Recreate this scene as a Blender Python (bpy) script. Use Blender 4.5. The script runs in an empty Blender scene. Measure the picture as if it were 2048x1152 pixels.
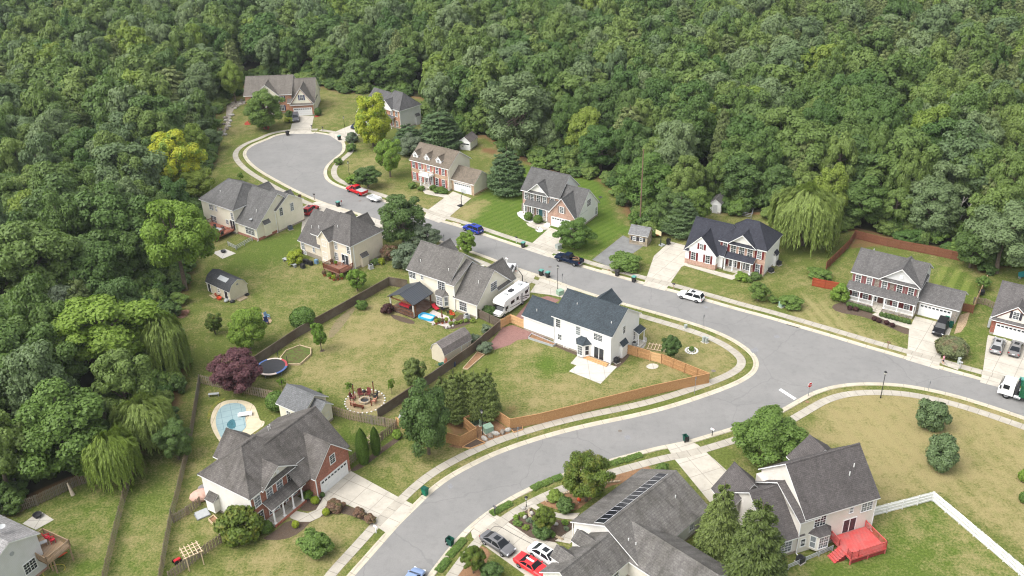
import bpy, math, random
import numpy as np
from mathutils import Vector, Matrix
from mathutils.geometry import tessellate_polygon
rnd = random.Random(7)
SC = bpy.context.scene
COL = SC.collection
PI = math.pi
# ---------------------------------------------------------------- camera model (solved from the photograph)
F, TH, HC, RO = 1880.0, 0.5033, 84.0, 0.0268
def ray(x, y):
    u = (x-1024)/F; v = (y-576)/F
    u, v = u*math.cos(RO)-v*math.sin(RO), u*math.sin(RO)+v*math.cos(RO)
    return (u, math.cos(TH)-v*math.sin(TH), -math.sin(TH)-v*math.cos(TH))
def P(x, y, z=0.0):
    d = ray(x, y); t = (z-HC)/d[2]
    return Vector((d[0]*t, d[1]*t, z))
def zabove(b, tx, ty):
    d = ray(tx, ty)
    t = (b[0]*d[0]+b[1]*d[1])/(d[0]**2+d[1]**2)
    return HC+d[2]*t
def depth(b):
    return b[1]*math.cos(TH)-(b[2]-HC)*math.sin(TH)
def mpp(b):
    return depth(b)/F
# ---------------------------------------------------------------- mesh builder
class MB:
    def __init__(s): s.v = []; s.f = []; s.m = []
    def face(s, pts, mi=0):
        k = len(s.v); s.v += [tuple(p) for p in pts]; s.f.append(tuple(range(k, k+len(pts)))); s.m.append(mi)
    def mesh(s, vs, fs, mi=0):
        k = len(s.v); s.v += [tuple(p) for p in vs]
        for f in fs: s.f.append(tuple(k+i for i in f)); s.m.append(mi)
    def box(s, x0, x1, y0, y1, z0, z1, mi=0):
        s.mesh([(x0,y0,z0),(x1,y0,z0),(x1,y1,z0),(x0,y1,z0),(x0,y0,z1),(x1,y0,z1),(x1,y1,z1),(x0,y1,z1)],
               [(0,3,2,1),(4,5,6,7),(0,1,5,4),(1,2,6,5),(2,3,7,6),(3,0,4,7)], mi)
    def obox(s, c, sx, sy, sz, rz=0, mi=0, tilt=0):
        M = Matrix.Translation(c) @ Matrix.Rotation(rz,4,'Z') @ Matrix.Rotation(tilt,4,'X')
        vs = [M @ Vector((a*sx/2,b*sy/2,e*sz/2)) for e in (-1,1) for a,b in ((-1,-1),(1,-1),(1,1),(-1,1))]
        s.mesh(vs, [(0,3,2,1),(4,5,6,7),(0,1,5,4),(1,2,6,5),(2,3,7,6),(3,0,4,7)], mi)
    def prism(s, poly, z0, z1, mi=0, mt=None):
        n = len(poly); mt = mi if mt is None else mt
        a = sum(poly[i][0]*poly[(i+1)%n][1]-poly[(i+1)%n][0]*poly[i][1] for i in range(n))
        if a < 0: poly = poly[::-1]
        vs = [(p[0],p[1],z0) for p in poly]+[(p[0],p[1],z1) for p in poly]
        s.mesh(vs, [(i,(i+1)%n,n+(i+1)%n,n+i) for i in range(n)], mi)
        tr = tessellate_polygon([[Vector((p[0],p[1],0)) for p in poly]])
        tr = [t if ((Vector(poly[t[1]][:2])-Vector(poly[t[0]][:2])).cross(Vector(poly[t[2]][:2])-Vector(poly[t[0]][:2])))>0 else (t[0],t[2],t[1]) for t in tr]
        s.mesh([(p[0],p[1],z1) for p in poly], tr, mt)
        s.mesh([(p[0],p[1],z0) for p in poly], [(t[0],t[2],t[1]) for t in tr], mi)
    def tube(s, p0, p1, r0, r1=None, n=8, mi=0, cap=True):
        r1 = r0 if r1 is None else r1
        p0 = Vector(p0); p1 = Vector(p1); d = (p1-p0)
        if d.length < 1e-6: return
        d.normalize(); a = d.orthogonal().normalized(); b = d.cross(a)
        vs = [p+ (a*math.cos(2*PI*i/n)+b*math.sin(2*PI*i/n))*r for p, r in ((p0,r0),(p1,r1)) for i in range(n)]
        fs = [(i,(i+1)%n,n+(i+1)%n,n+i) for i in range(n)]
        if cap: fs += [tuple(range(n))[::-1], tuple(range(n,2*n))]
        s.mesh(vs, fs, mi)
    def lathe(s, prof, c=(0,0,0), n=16, mi=0, sx=1, sy=1):
        k = len(prof)
        vs = [(c[0]+r*sx*math.cos(2*PI*i/n), c[1]+r*sy*math.sin(2*PI*i/n), c[2]+z) for r, z in prof for i in range(n)]
        fs = [(j*n+i, j*n+(i+1)%n, (j+1)*n+(i+1)%n, (j+1)*n+i) for j in range(k-1) for i in range(n)]
        s.mesh(vs, fs, mi)
    def ball(s, c, rx, ry, rz, n=12, m=7, mi=0):
        s.lathe([(max(1e-3,math.sin(PI*j/m)), -math.cos(PI*j/m)) for j in range(m+1)], (0,0,0), n, mi) if False else None
        vs = [(c[0]+rx*max(1e-3,math.sin(PI*j/m))*math.cos(2*PI*i/n), c[1]+ry*max(1e-3,math.sin(PI*j/m))*math.sin(2*PI*i/n), c[2]-rz*math.cos(PI*j/m)) for j in range(m+1) for i in range(n)]
        s.mesh(vs, [(j*n+i, j*n+(i+1)%n, (j+1)*n+(i+1)%n, (j+1)*n+i) for j in range(m) for i in range(n)], mi)
    def build(s, name, mats, parent=None, smooth=False, loc=None, rz=0):
        me = bpy.data.meshes.new(name); me.from_pydata(s.v, [], s.f)
        if not isinstance(mats, (list, tuple)): mats = [mats]
        for m in mats: me.materials.append(m)
        if len(mats) > 1: me.polygons.foreach_set('material_index', s.m)
        if smooth: me.polygons.foreach_set('use_smooth', [True]*len(me.polygons))
        me.update()
        return link(name, me, parent, loc, rz)
def link(name, me, parent=None, loc=None, rz=0):
    o = bpy.data.objects.new(name, me); COL.objects.link(o)
    if parent: o.parent = parent
    if loc is not None: o.location = loc
    o.rotation_euler.z = rz
    return o
def tag(o, label=None, cat=None, group=None, kind=None):
    for k, v in (('label',label),('category',cat),('group',group),('kind',kind)):
        if v: o[k] = v
    return o
def empty(name, label, cat, loc=(0,0,0), rz=0, group=None):
    o = bpy.data.objects.new(name, None); COL.objects.link(o)
    o.location = loc; o.rotation_euler.z = rz; o.empty_display_size = .5
    return tag(o, label, cat, group)
def copy_tree(o, parent=None):
    c = o.copy(); COL.objects.link(c)
    if parent: c.parent = parent; c.matrix_parent_inverse = o.matrix_parent_inverse
    for ch in list(o.children): copy_tree(ch, c)
    return c
# ---------------------------------------------------------------- materials
def lin(c):
    return tuple(((x/255)/12.92 if x/255 <= .04045 else ((x/255+.055)/1.055)**2.4) for x in c)
def S(r, g, b, k=0.8): return tuple(min(.9, x*k) for x in lin((r,g,b)))
class NT:
    def __init__(s, name):
        s.mat = bpy.data.materials.new(name); s.mat.use_nodes = True
        s.t = s.mat.node_tree; s.t.nodes.clear()
        s.out = s.n('ShaderNodeOutputMaterial')
    def n(s, ty, **kw):
        nd = s.t.nodes.new(ty)
        for k, v in kw.items(): setattr(nd, k, v)
        return nd
    def l(s, a, b): s.t.links.new(a, b)
    def inp(s, nd, k, v):
        if v is None: return
        if hasattr(v, 'is_linked') or isinstance(v, bpy.types.NodeSocket): s.l(v, nd.inputs[k])
        else: nd.inputs[k].default_value = v
    def mix(s, f, a, b, bt='MIX'):
        m = s.n('ShaderNodeMix', data_type='RGBA', blend_type=bt)
        for k, v in ((0,f),(6,a),(7,b)):
            if isinstance(v, tuple) and len(v) == 3: v = v+(1,)
            s.inp(m, k, v)
        return m.outputs[2]
    def math(s, op, a, b=None, c=None):
        m = s.n('ShaderNodeMath', operation=op); s.inp(m,0,a); s.inp(m,1,b)
        if c is not None: s.inp(m,2,c)
        return m.outputs[0]
    def noise(s, vec, scale, detail=3, rough=.6, dist=0):
        m = s.n('ShaderNodeTexNoise'); s.inp(m,'Vector',vec); m.inputs['Scale'].default_value = scale
        m.inputs['Detail'].default_value = detail; m.inputs['Roughness'].default_value = rough; m.inputs['Distortion'].default_value = dist
        return m.outputs[0]
    def ramp(s, f, stops):
        m = s.n('ShaderNodeValToRGB'); s.inp(m,0,f); e = m.color_ramp.elements
        while len(e) < len(stops): e.new(.5)
        for x, (p, c) in zip(e, stops): x.position = p; x.color = c+(1,) if len(c) == 3 else c
        return m.outputs[0]
    def lev(s, f, a, b):
        m = s.n('ShaderNodeMapRange'); s.inp(m,0,f); m.inputs[1].default_value = a; m.inputs[2].default_value = b
        return m.outputs[0]
    def obj(s): return s.n('ShaderNodeTexCoord').outputs['Object']
    def pos(s): return s.n('ShaderNodeNewGeometry').outputs['Position']
    def rand(s): return s.n('ShaderNodeObjectInfo').outputs['Random']
    def sep(s, v):
        m = s.n('ShaderNodeSeparateXYZ'); s.l(v, m.inputs[0]); return m.outputs
    def comb(s, x, y, z=0.0):
        m = s.n('ShaderNodeCombineXYZ'); s.inp(m,0,x); s.inp(m,1,y); s.inp(m,2,z); return m.outputs[0]
    def attr(s, name):
        return s.n('ShaderNodeAttribute', attribute_name=name)
    def facevec(s, zs=1.0):      # run along the face, height: works on any axis-aligned wall or roof of a house
        g = s.n('ShaderNodeNewGeometry'); vt = s.n('ShaderNodeVectorTransform', vector_type='NORMAL', convert_from='WORLD', convert_to='OBJECT')
        s.l(g.outputs['Normal'], vt.inputs[0]); nx = s.sep(vt.outputs[0]); c = s.sep(s.obj())
        f = s.math('GREATER_THAN', s.math('ABSOLUTE', nx[0]), s.math('ABSOLUTE', nx[1]))
        run = s.math('ADD', s.math('MULTIPLY', f, c[1]), s.math('MULTIPLY', s.math('SUBTRACT', 1.0, f), c[0]))
        return s.comb(run, s.math('MULTIPLY', c[2], zs))
    def bsdf(s, col, rough=.8, metal=0.0, spec=.3, coat=0, bump=None, bstr=.3, bdist=.02):
        b = s.n('ShaderNodeBsdfPrincipled')
        if isinstance(col, tuple) and len(col) == 3: col = col+(1,)
        s.inp(b,'Base Color',col); s.inp(b,'Roughness',rough); s.inp(b,'Metallic',metal)
        b.inputs['Specular IOR Level'].default_value = spec
        if coat: b.inputs['Coat Weight'].default_value = coat; b.inputs['Coat Roughness'].default_value = .05
        if bump is not None:
            bp = s.n('ShaderNodeBump'); bp.inputs['Strength'].default_value = bstr; bp.inputs['Distance'].default_value = bdist
            s.l(bump, bp.inputs['Height']); s.l(bp.outputs[0], b.inputs['Normal'])
        s.l(b.outputs[0], s.out.inputs[0]); return s.mat
def sc(c, k): return tuple(min(.95, x*k) for x in c)
def m_plain(name, c, rough=.6, var=.12, scale=3.0, metal=0, spec=.3, coat=0):
    t = NT(name); n = t.noise(t.obj(), scale, 4)
    return t.bsdf(t.mix(t.lev(n,.3,.7), sc(c,1-var), sc(c,1+var)), rough, metal, spec, coat)
def m_rand(name, c1, c2, rough=.7, scale=2.0):          # differs from object to object
    t = NT(name); n = t.noise(t.obj(), scale, 4)
    a = t.mix(t.rand(), c1, c2)
    return t.bsdf(t.mix(t.lev(n,.3,.7), t.mix(1.0, a, (.8,.8,.8), 'MULTIPLY'), a), rough)
def m_shingle(name, c, stain=.15, k=1.28):
    c = sc(c, k); t = NT(name); v = t.facevec(1.35)
    b = t.n('ShaderNodeTexBrick', offset=.5); t.l(v, b.inputs['Vector'])
    for k, x in (('Color1',sc(c,.88)+(1,)),('Color2',sc(c,1.16)+(1,)),('Mortar',sc(c,.66)+(1,)),('Scale',1.0),('Mortar Size',.012),('Bias',0.0),('Brick Width',.34),('Row Height',.2)): b.inputs[k].default_value = x
    o = t.obj()
    n = t.noise(o, 9, 3); n2 = t.noise(o, .45, 5, .65)
    c1 = t.mix(t.lev(n,.35,.65), (.76,.76,.76), (1.24,1.24,1.24))
    col = t.mix(1.0, b.outputs[0], c1, 'MULTIPLY')
    col = t.mix(1.0, col, t.mix(t.lev(n2,.35,.75), (1.04,1.04,1.04), (1-stain,1-stain,1-stain*1.1)), 'MULTIPLY')
    fv = t.sep(v); st = t.noise(t.comb(t.math('MULTIPLY', fv[0], 1.1), t.math('MULTIPLY', fv[1], .16)), 1.0, 4, .6)
    col = t.mix(1.0, col, t.mix(t.lev(st,.45,.72), (1.05,1.05,1.05), (1-stain*.9,1-stain*.9,1-stain*.9)), 'MULTIPLY')
    return t.bsdf(col, .9, spec=.15, bump=b.outputs['Fac'], bstr=.4)
def m_siding(name, c, grime=.1, row=.2):
    t = NT(name); v = t.facevec(); z = t.sep(v)[1]
    w = t.math('FRACT', t.math('DIVIDE', z, row))
    line = t.lev(w, .0, .16)
    n = t.noise(t.obj(), .7, 5); n3 = t.noise(t.obj(), 5, 3)
    col = t.mix(line, sc(c,.8), c)
    col = t.mix(1.0, col, t.mix(t.lev(n,.4,.75), (1,1,1), (1-grime,1-grime,1-grime*1.3)), 'MULTIPLY')
    col = t.mix(1.0, col, t.mix(n3, (.96,.96,.96), (1.03,1.03,1.03)), 'MULTIPLY')
    return t.bsdf(col, .6, spec=.3, bump=w, bstr=.5, bdist=.03)
def m_brick(name, c1, c2, mortar, bw=.24, rh=.085):
    t = NT(name); v = t.facevec()
    b = t.n('ShaderNodeTexBrick', offset=.5); t.l(v, b.inputs['Vector'])
    for k, x in (('Color1',c1+(1,)),('Color2',c2+(1,)),('Mortar',mortar+(1,)),('Scale',1.0),('Mortar Size',.01),('Bias',0.0),('Brick Width',bw),('Row Height',rh)): b.inputs[k].default_value = x
    n = t.noise(t.obj(), 1.2, 5); n2 = t.noise(t.obj(), 6, 3)
    col = t.mix(1.0, b.outputs[0], t.mix(t.lev(n,.35,.7), (1.08,1.08,1.08), (.82,.82,.82)), 'MULTIPLY')
    col = t.mix(1.0, col, t.mix(t.lev(n2,.3,.7), (.75,.75,.75), (1.25,1.22,1.2)), 'MULTIPLY')
    return t.bsdf(col, .9, spec=.15, bump=b.outputs['Fac'], bstr=.4)
def m_stone(name, cols, scale=2.6, mortar=(.3,.28,.25)):
    t = NT(name); v = t.facevec()
    a = t.n('ShaderNodeTexVoronoi', feature='F1'); t.l(v, a.inputs['Vector']); a.inputs['Scale'].default_value = scale
    e = t.n('ShaderNodeTexVoronoi', feature='DISTANCE_TO_EDGE'); t.l(v, e.inputs['Vector']); e.inputs['Scale'].default_value = scale
    r = t.sep(a.outputs['Color'])[0]
    st = [(i/(len(cols)-1), c) for i, c in enumerate(cols)]
    col = t.mix(t.lev(e.outputs['Distance'], .02, .09), mortar, t.ramp(r, st))
    n = t.noise(t.obj(), 8, 3)
    return t.bsdf(t.mix(1.0, col, t.mix(n,(.8,.8,.8),(1.15,1.15,1.15)), 'MULTIPLY'), .9, spec=.15, bump=e.outputs['Distance'], bstr=.6)
def m_wood(name, c1, c2, scale=5.0, grey=None):         # boards: each picket a little different
    t = NT(name); o = t.pos(); n = t.noise(o, scale, 2); n2 = t.noise(o, .35, 4)
    col = t.mix(t.lev(n,.3,.7), c1, c2)
    if grey: col = t.mix(t.lev(n2,.42,.66), col, grey)
    return t.bsdf(col, .85, spec=.15)
def m_deck(name, c, ang=0):
    t = NT(name); q = t.sep(t.obj()); f = t.math('FRACT', t.math('DIVIDE', t.math('ADD', q[1], 50.0), .16)); n = t.noise(t.obj(), 1.1, 5); n2 = t.noise(t.comb(t.math('MULTIPLY', q[0], .7), t.math('MULTIPLY', q[1], 6.0), q[2]), 2, 3)
    col = t.mix(t.lev(n,.35,.7), sc(c,1.08), t.mix(.25, sc(c,.8), (.4,.38,.36)))
    col = t.mix(1.0, col, t.mix(n2,(.82,.82,.82),(1.15,1.15,1.15)), 'MULTIPLY')
    return t.bsdf(t.mix(t.math('LESS_THAN', f, .14), col, sc(c,.35)), .75, spec=.2)
def m_paint(name, c):
    t = NT(name); return t.bsdf(c, .35, spec=.3 if max(c) > .05 else .15, coat=.2 if max(c) > .05 else 0)
def m_glass(name, dark, light, spec=.6):
    t = NT(name); n = t.noise(t.obj(), 1.5, 2)
    a = t.mix(t.math('POWER', t.rand(), 1.6), dark, light)
    return t.bsdf(t.mix(t.lev(n,.3,.7), t.mix(1.0,a,(.7,.7,.7),'MULTIPLY'), a), .12, spec=spec)
def m_leaf(name, c1, c2, c3=None, trans=.3, nscale=.5, var=.35):
    # c1..c2 differs from tree to tree, and twig to twig; c3 tints outer sprigs
    t = NT(name); o = t.pos()
    a = t.mix(t.rand(), c1, c2)
    n = t.noise(o, nscale, 2); n2 = t.noise(o, 4.5, 1)
    if c3: a = t.mix(t.lev(n,.5,.66), a, c3)
    a = t.mix(1.0, a, t.mix(t.lev(n2,.25,.75), (1-var,1-var,1-var*.9), (1+var,1+var,1+var*.6)), 'MULTIPLY')
    d = t.n('ShaderNodeBsdfPrincipled'); t.l(a, d.inputs['Base Color']); d.inputs['Roughness'].default_value = .55; d.inputs['Specular IOR Level'].default_value = .25
    tr = t.n('ShaderNodeBsdfTranslucent'); t.l(t.mix(1.0,a,(1.1,1.25,.6),'MULTIPLY'), tr.inputs[0])
    m = t.n('ShaderNodeMixShader'); m.inputs[0].default_value = trans
    t.l(d.outputs[0], m.inputs[1]); t.l(tr.outputs[0], m.inputs[2]); t.l(m.outputs[0], t.out.inputs[0])
    return t.mat
def m_concrete(name, c, joint=0, stain=.2):
    t = NT(name); o = t.obj(); n = t.noise(o, .5, 6, .65); n2 = t.noise(o, 7, 3); n3 = t.noise(o, 2.2, 4, .7)
    col = t.mix(t.lev(n,.38,.7), sc(c,1.05), sc(c,1-stain))
    col = t.mix(1.0, col, t.mix(n2,(.9,.9,.9),(1.08,1.08,1.07)), 'MULTIPLY')
    col = t.mix(1.0, col, t.mix(t.lev(n3,.55,.8),(1,1,1),(.86,.84,.8)), 'MULTIPLY')
    if joint:
        if joint < 0:
            u = t.sep(t.n('ShaderNodeTexCoord').outputs['UV']); fs = [t.math('FRACT', t.math('DIVIDE', u[0], -joint))]
        else:
            s_ = t.sep(o); fs = [t.math('FRACT', t.math('DIVIDE', t.math('ADD', s_[i], 200.3), joint)) for i in (0,1)]
        for f in fs:
            g = t.math('LESS_THAN', t.math('ABSOLUTE', t.math('SUBTRACT', f, .5)), .045/abs(joint))
            col = t.mix(g, col, sc(c,.62))
    return t.bsdf(col, .9, spec=.15)
def m_ground(name, c1, c2, c3=None, s1=1.5, s2=8.0, rough=1.0):   # mulch, gravel, soil
    t = NT(name); o = t.pos(); n = t.noise(o, s1, 5, .7); n2 = t.noise(o, s2, 3, .7)
    col = t.mix(t.lev(n2,.35,.65), c1, c2)
    if c3: col = t.mix(t.lev(n,.5,.7), col, c3)
    return t.bsdf(col, rough, spec=.1, bump=n2, bstr=.6, bdist=.05)
K = .8
WHITE = m_plain('white trim', (.74,.74,.73), .5, .04)
WHITE2 = m_plain('white garage door', (.72,.72,.71), .45, .04)
CONC = m_concrete('concrete drive', S(200,193,180,.80), 3.05)
CONCP = m_concrete('patio concrete', S(205,200,190,.8), 2.4, .12)
WALK = m_concrete('sidewalk concrete', S(186,179,166,.8), -1.5, .22)
KERB = m_concrete('kerb concrete', S(202,193,174,.80), -3.0, .2)
FOUND = m_plain('foundation concrete', S(165,155,140), .9, .15)
DARKG = m_plain('dark grey metal', (.03,.03,.033), .5, .2)
BLACK = m_plain('black', (.014,.014,.015), .5, .2)
GREYM = m_plain('grey metal', (.25,.26,.27), .5, .15, metal=.3)
LGREY = m_plain('light grey', S(175,178,178), .6, .1)
GLASS = m_glass('window glass', (.03,.036,.042), (.24,.26,.27))
GLASSD = m_glass('dark window glass', (.02,.024,.03), (.06,.07,.08))
CARGL = m_glass('car glass', (.012,.014,.017), (.02,.023,.027), .25)
RUBBER = m_plain('rubber', (.012,.012,.012), .9, .2)
RIM = m_plain('alloy', (.42,.42,.44), .35, .1, metal=.5)
RED_SH = m_plain('dark red shutter', S(112,40,42), .6, .12)
PINK_SH = m_plain('faded red shutter', S(172,88,80), .7, .12)
MAR_SH = m_plain('dusty maroon shutter', S(132,82,82), .7, .12)
NAVY_SH = m_plain('navy shutter', S(50,58,100), .6, .12)
TAUPE_SH = m_plain('taupe shutter', S(140,128,120), .7, .12)
CHAR_SH = m_plain('charcoal shutter', S(62,60,66), .7, .12)
# ---------------------------------------------------------------- ground, roads, pavements
def px(*pts): return [P(x,y) for x,y in pts]
def smooth(pts, it=2, closed=False):
    pts = [Vector((p[0],p[1],0)) for p in pts]
    for _ in range(it):
        q = [] if closed else [pts[0]]
        n = len(pts)
        for i in range(n if closed else n-1):
            a, b = pts[i], pts[(i+1)%n]; q += [a*.75+b*.25, a*.25+b*.75]
        if not closed: q.append(pts[-1])
        pts = q
    return pts
EDGE_S = px((657,270)) and px((630,266),(592,266),(555,270),(532.5,281),(505,291),(490,305),(497.5,321),(520,340),(555,360),(592.5,380),(640,402),(685,416),(730,430),(770,444),(850,471),(952,504),(1022,531),(1110,560),(1152,576),(1202,592),(1252,607),(1307,622),(1370,640),(1420,656),(1457,672),(1482,686),(1507,705),(1518,722),(1516,740),(1500,756),(1470,772),(1420,791),(1345,816),(1270,835),(1195,850),(1127,866),(1065,884),(1002,906),(952,929),(902,956),(865,984),(833,1016),(800,1048),(770,1082),(735,1122),(708,1152),(688,1178))
EDGE_N = px((630,266),(657,270),(677,277),(686,290),(684,304),(670,315),(652,330),(646,345),(651,360),(670,372),(697,381),(770,404),(852,435),(927,457),(1005,484),(1042,496),(1090,511),(1165,535),(1232,554),(1290,570),(1330,580),(1410,602),(1475,621),(1536,637),(1596,655),(1661,674),(1736,697),(1786,711),(1869,735),(1948,757),(2046,784),(2130,806))
EDGE_R = px((840,1178),(855,1151),(870,1131),(897,1096),(927,1061),(965,1029),(1015,996),(1065,971),(1127,946),(1202,923),(1265,906),(1315,893),(1364,884),(1416,869),(1462,855),(1510,841),(1548,826),(1587,804),(1622,784),(1665,770.5),(1712,765),(1771,765),(1830,771),(1909,788),(1987,812),(2048,833),(2130,862))
S_ = smooth(EDGE_S); N_ = smooth(EDGE_N); R_ = smooth(EDGE_R)
def xy(v): return (v[0], v[1])
def sheet(name, poly, z, mat, kind='structure', rz=0, label=None, cat=None, group=None, th=0):
    """flat polygon, slightly above what lies below; its own origin so that joints follow it"""
    c = sum((Vector(p[:2]) for p in poly), Vector((0,0)))/len(poly)
    R = Matrix.Rotation(-rz,2); q = [R @ (Vector(p[:2])-c) for p in poly]
    b = MB()
    if th: b.prism([tuple(p) for p in q], -th, 0)
    else:
        tr = tessellate_polygon([[Vector((p[0],p[1],0)) for p in q]])
        tr = [t if (q[t[1]]-q[t[0]]).cross(q[t[2]]-q[t[0]]) > 0 else (t[0],t[2],t[1]) for t in tr]
        b.mesh([(p[0],p[1],0) for p in q], tr)
    o = b.build(name, mat, loc=(c.x,c.y,z), rz=rz)
    return tag(o, label, cat, group, kind)
# concrete drives first: the kerb drops where they cross it
DRIVES = []
def drive(pts, rz=None, mat=CONC, name='driveway', z=.034, drop=True):
    p = px(*pts)
    if drop: DRIVES.append([xy(v) for v in p])
    if rz is None:
        d = p[1]-p[0]; rz = math.atan2(d.y,d.x)
    return sheet(name, p, z, mat, rz=rz)
def inside(p, poly):
    x, y = p; c = False; n = len(poly)
    for i in range(n):
        x1, y1 = poly[i]; x2, y2 = poly[(i+1)%n]
        if (y1 > y) != (y2 > y) and x < (x2-x1)*(y-y1)/(y2-y1)+x1: c = not c
    return c
drive([(588,231),(628,232),(622,262),(628,268),(577,268),(580,262)])
drive([(720,245),(735,262),(690,283),(680,285),(655,268),(672,263),(708,248)],.2)
drive([(906,383),(942,397),(890,441),(878,446),(850,436),(853,422)])
drive([(1100,455),(1140,470),(1115,500),(1098,515),(1047,498),(1060,490)])
drive([(1340,483),(1374,492),(1375,528),(1363,534),(1340,567),(1330,582),(1286,571),(1292,558),(1308,512)])
drive([(1837,634),(1905,652),(1895,680),(1880,718),(1878,740),(1812,720),(1816,690),(1818,660),(1830,633)])
drive([(1976,670),(2060,693),(2058,740),(2030,783),(1960,765),(1966,740),(1974,680)])
drive([(648,975),(692,937),(800,996),(832,1012),(800,1045),(775,1068),(748,1050),(756,1036),(690,1008),(655,1000)])
drive([(1333,893),(1376,880),(1396,890),(1452,940),(1500,985),(1440,1030),(1420,1005),(1350,920)])
drive([(978,1022),(1010,1040),(1060,1075),(1110,1085),(1160,1120),(1120,1180),(1000,1200),(1050,1150),(960,1085),(945,1076),(940,1056)])
drive([(600,416),(636,402),(700,424),(690,442),(648,428),(645,470),(602,465),(606,430)])
drive([(700,440),(722,428),(790,450),(800,470),(770,478),(735,470)],.0)
drive([(1000,560),(1020,532),(1072,550),(1062,566),(1050,575),(1040,605),(1000,590)])
drive([(1060,585),(1080,556),(1150,577),(1145,600),(1100,590)],.0)
GRAVEL = m_ground('tan crusher run', S(188,182,172), S(160,152,142))
# asphalt pad by the stone outbuilding
AS_ = NT('pad asphalt'); n_ = AS_.noise(AS_.obj(), .6, 5); n2_ = AS_.noise(AS_.obj(), 9, 3)
PADM = AS_.bsdf(AS_.mix(1.0, AS_.mix(AS_.lev(n_,.35,.7), S(146,146,144,.75), S(122,122,120,.75)), AS_.mix(n2_,(.85,.85,.85),(1.12,1.12,1.12)), 'MULTIPLY'), .9, spec=.15)
drive([(1184,520),(1246,471),(1262,479),(1290,490),(1262,510),(1240,535),(1236,540)], 0, PADM, 'parking_pad')
# footpaths
for nm, pts in (('footpath',[(838,372),(850,388),(900,398),(908,392),(878,387),(862,382),(848,378)]),('footpath',[(1056,452),(1080,462),(1100,458),(1090,446),(1070,444),(1052,446)]),
    ('footpath',[(1364,530),(1375,528),(1465,551),(1474,546),(1474,555),(1464,560),(1440,553)]),('footpath',[(1744,629),(1762,622),(1822,650),(1822,659),(1790,649)]),
    ('footpath',[(577,1030),(592,1022),(615,1027),(632,1020),(644,1000),(650,985),(662,1000),(656,1018),(640,1035),(620,1044),(600,1044),(582,1037)])):
    drive(pts, None, CONC, nm, .042, False)
for pts in ([(1049,1008),(1062,1003),(1085,1020),(1125,1028),(1160,1026),(1150,1040),(1125,1038),(1090,1030)],[(1150,1055),(1168,1060),(1140,1088),(1110,1082),(1125,1072)]): drive(pts, None, CONC, 'footpath', .05, False)
# road
ROADM = NT('asphalt'); o_ = ROADM.pos()
n1 = ROADM.noise(o_, .18, 6, .65); n2 = ROADM.noise(o_, 6, 4, .7); n3 = ROADM.noise(o_, .9, 5, .7)
cr = ROADM.n('ShaderNodeTexVoronoi', feature='DISTANCE_TO_EDGE'); cr.inputs['Scale'].default_value = .06
wv = ROADM.n('ShaderNodeTexNoise'); ROADM.l(o_, wv.inputs['Vector']); wv.inputs['Scale'].default_value = .25; wv.inputs['Detail'].default_value = 5
ROADM.l(ROADM.mix(1.0, o_, ROADM.mix(1.0, wv.outputs[1], (3.0,3.0,0), 'MULTIPLY'), 'ADD'), cr.inputs['Vector'])
col = ROADM.mix(ROADM.lev(n1,.2,.85), S(132,131,129,.78), S(152,150,147,.78))
col = ROADM.mix(1.0, col, ROADM.mix(n2,(.84,.84,.84),(1.14,1.14,1.14)), 'MULTIPLY')
col = ROADM.mix(1.0, col, ROADM.mix(ROADM.lev(n3,.5,.75),(1,1,1),(.86,.86,.86)), 'MULTIPLY')
col = ROADM.mix(ROADM.math('LESS_THAN', cr.outputs['Distance'], .0045), col, ROADM.mix(.22, col, (.1,.1,.1)))
ROADM = ROADM.bsdf(col, .92, spec=.15)
road_poly = [xy(p) for p in N_]+[xy(p) for p in R_[::-1]]+[xy(p) for p in S_[::-1]]
sheet('road', road_poly, .012, ROADM)
def offs(line, d):
    out = []
    for i in range(len(line)):
        a = line[max(0,i-1)]; b = line[min(len(line)-1,i+1)]; t = Vector((b[0]-a[0],b[1]-a[1])).normalized()
        out.append(Vector((line[i][0]-t.y*d, line[i][1]+t.x*d)))
    return out
def strip(name, line, prof, mat, uvs=True, drop=False, skip=None):
    """prof: list of (offset, height) swept along line"""
    rows = [offs(line, d) for d, _ in prof]; v = []; n = len(line); k = len(prof)
    L = [0.0]
    for a, b in zip(line, line[1:]): L.append(L[-1]+math.hypot(b[0]-a[0],b[1]-a[1]))
    for i in range(n):
        dr = drop and any(inside(xy(rows[k//2][i]), p) for p in DRIVES)
        for j in range(k):
            h = prof[j][1]
            v.append((rows[j][i].x, rows[j][i].y, min(h,.03) if dr else h))
    f = []; lf = prof[-1][0] > 0
    for i in range(n-1):
        if skip and skip(rows[k//2][i]): continue
        for j in range(k-1):
            q = (i*k+j,(i+1)*k+j,(i+1)*k+j+1,i*k+j+1); f.append(q if lf else q[::-1])
    me = bpy.data.meshes.new(name); me.from_pydata(v, [], f); me.materials.append(mat)
    uv = me.uv_layers.new(name='UVMap')
    for lp in me.loops:
        i = lp.vertex_index; uv.data[lp.index].uv = (L[i//k], prof[i%k][0])
    return tag(link(name, me), kind='structure')
def dense(l, step=1.2):
    out = [l[0]]
    for a, b in zip(l, l[1:]):
        d = (b-a).length; m = max(1,int(d/step))
        out += [a.lerp(b,(i+1)/m) for i in range(m)]
    return out
KP = [(0.0,.016),(.42,.02),(.55,.085),(.62,.11),(.8,.115),(.84,.0)]
S_, N_, R_ = dense(S_), dense(N_), dense(R_)
for l_, sg in ((S_,-1),(N_,1),(R_,-1)):
    strip('kerb', l_, [(-.04*sg,.013)]+[(d*sg,h) for d,h in KP], KERB, drop=True)
strip('pavement', S_, [(-2.0,.0),(-2.0,.045),(-3.35,.045),(-3.35,.0)], WALK)
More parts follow.
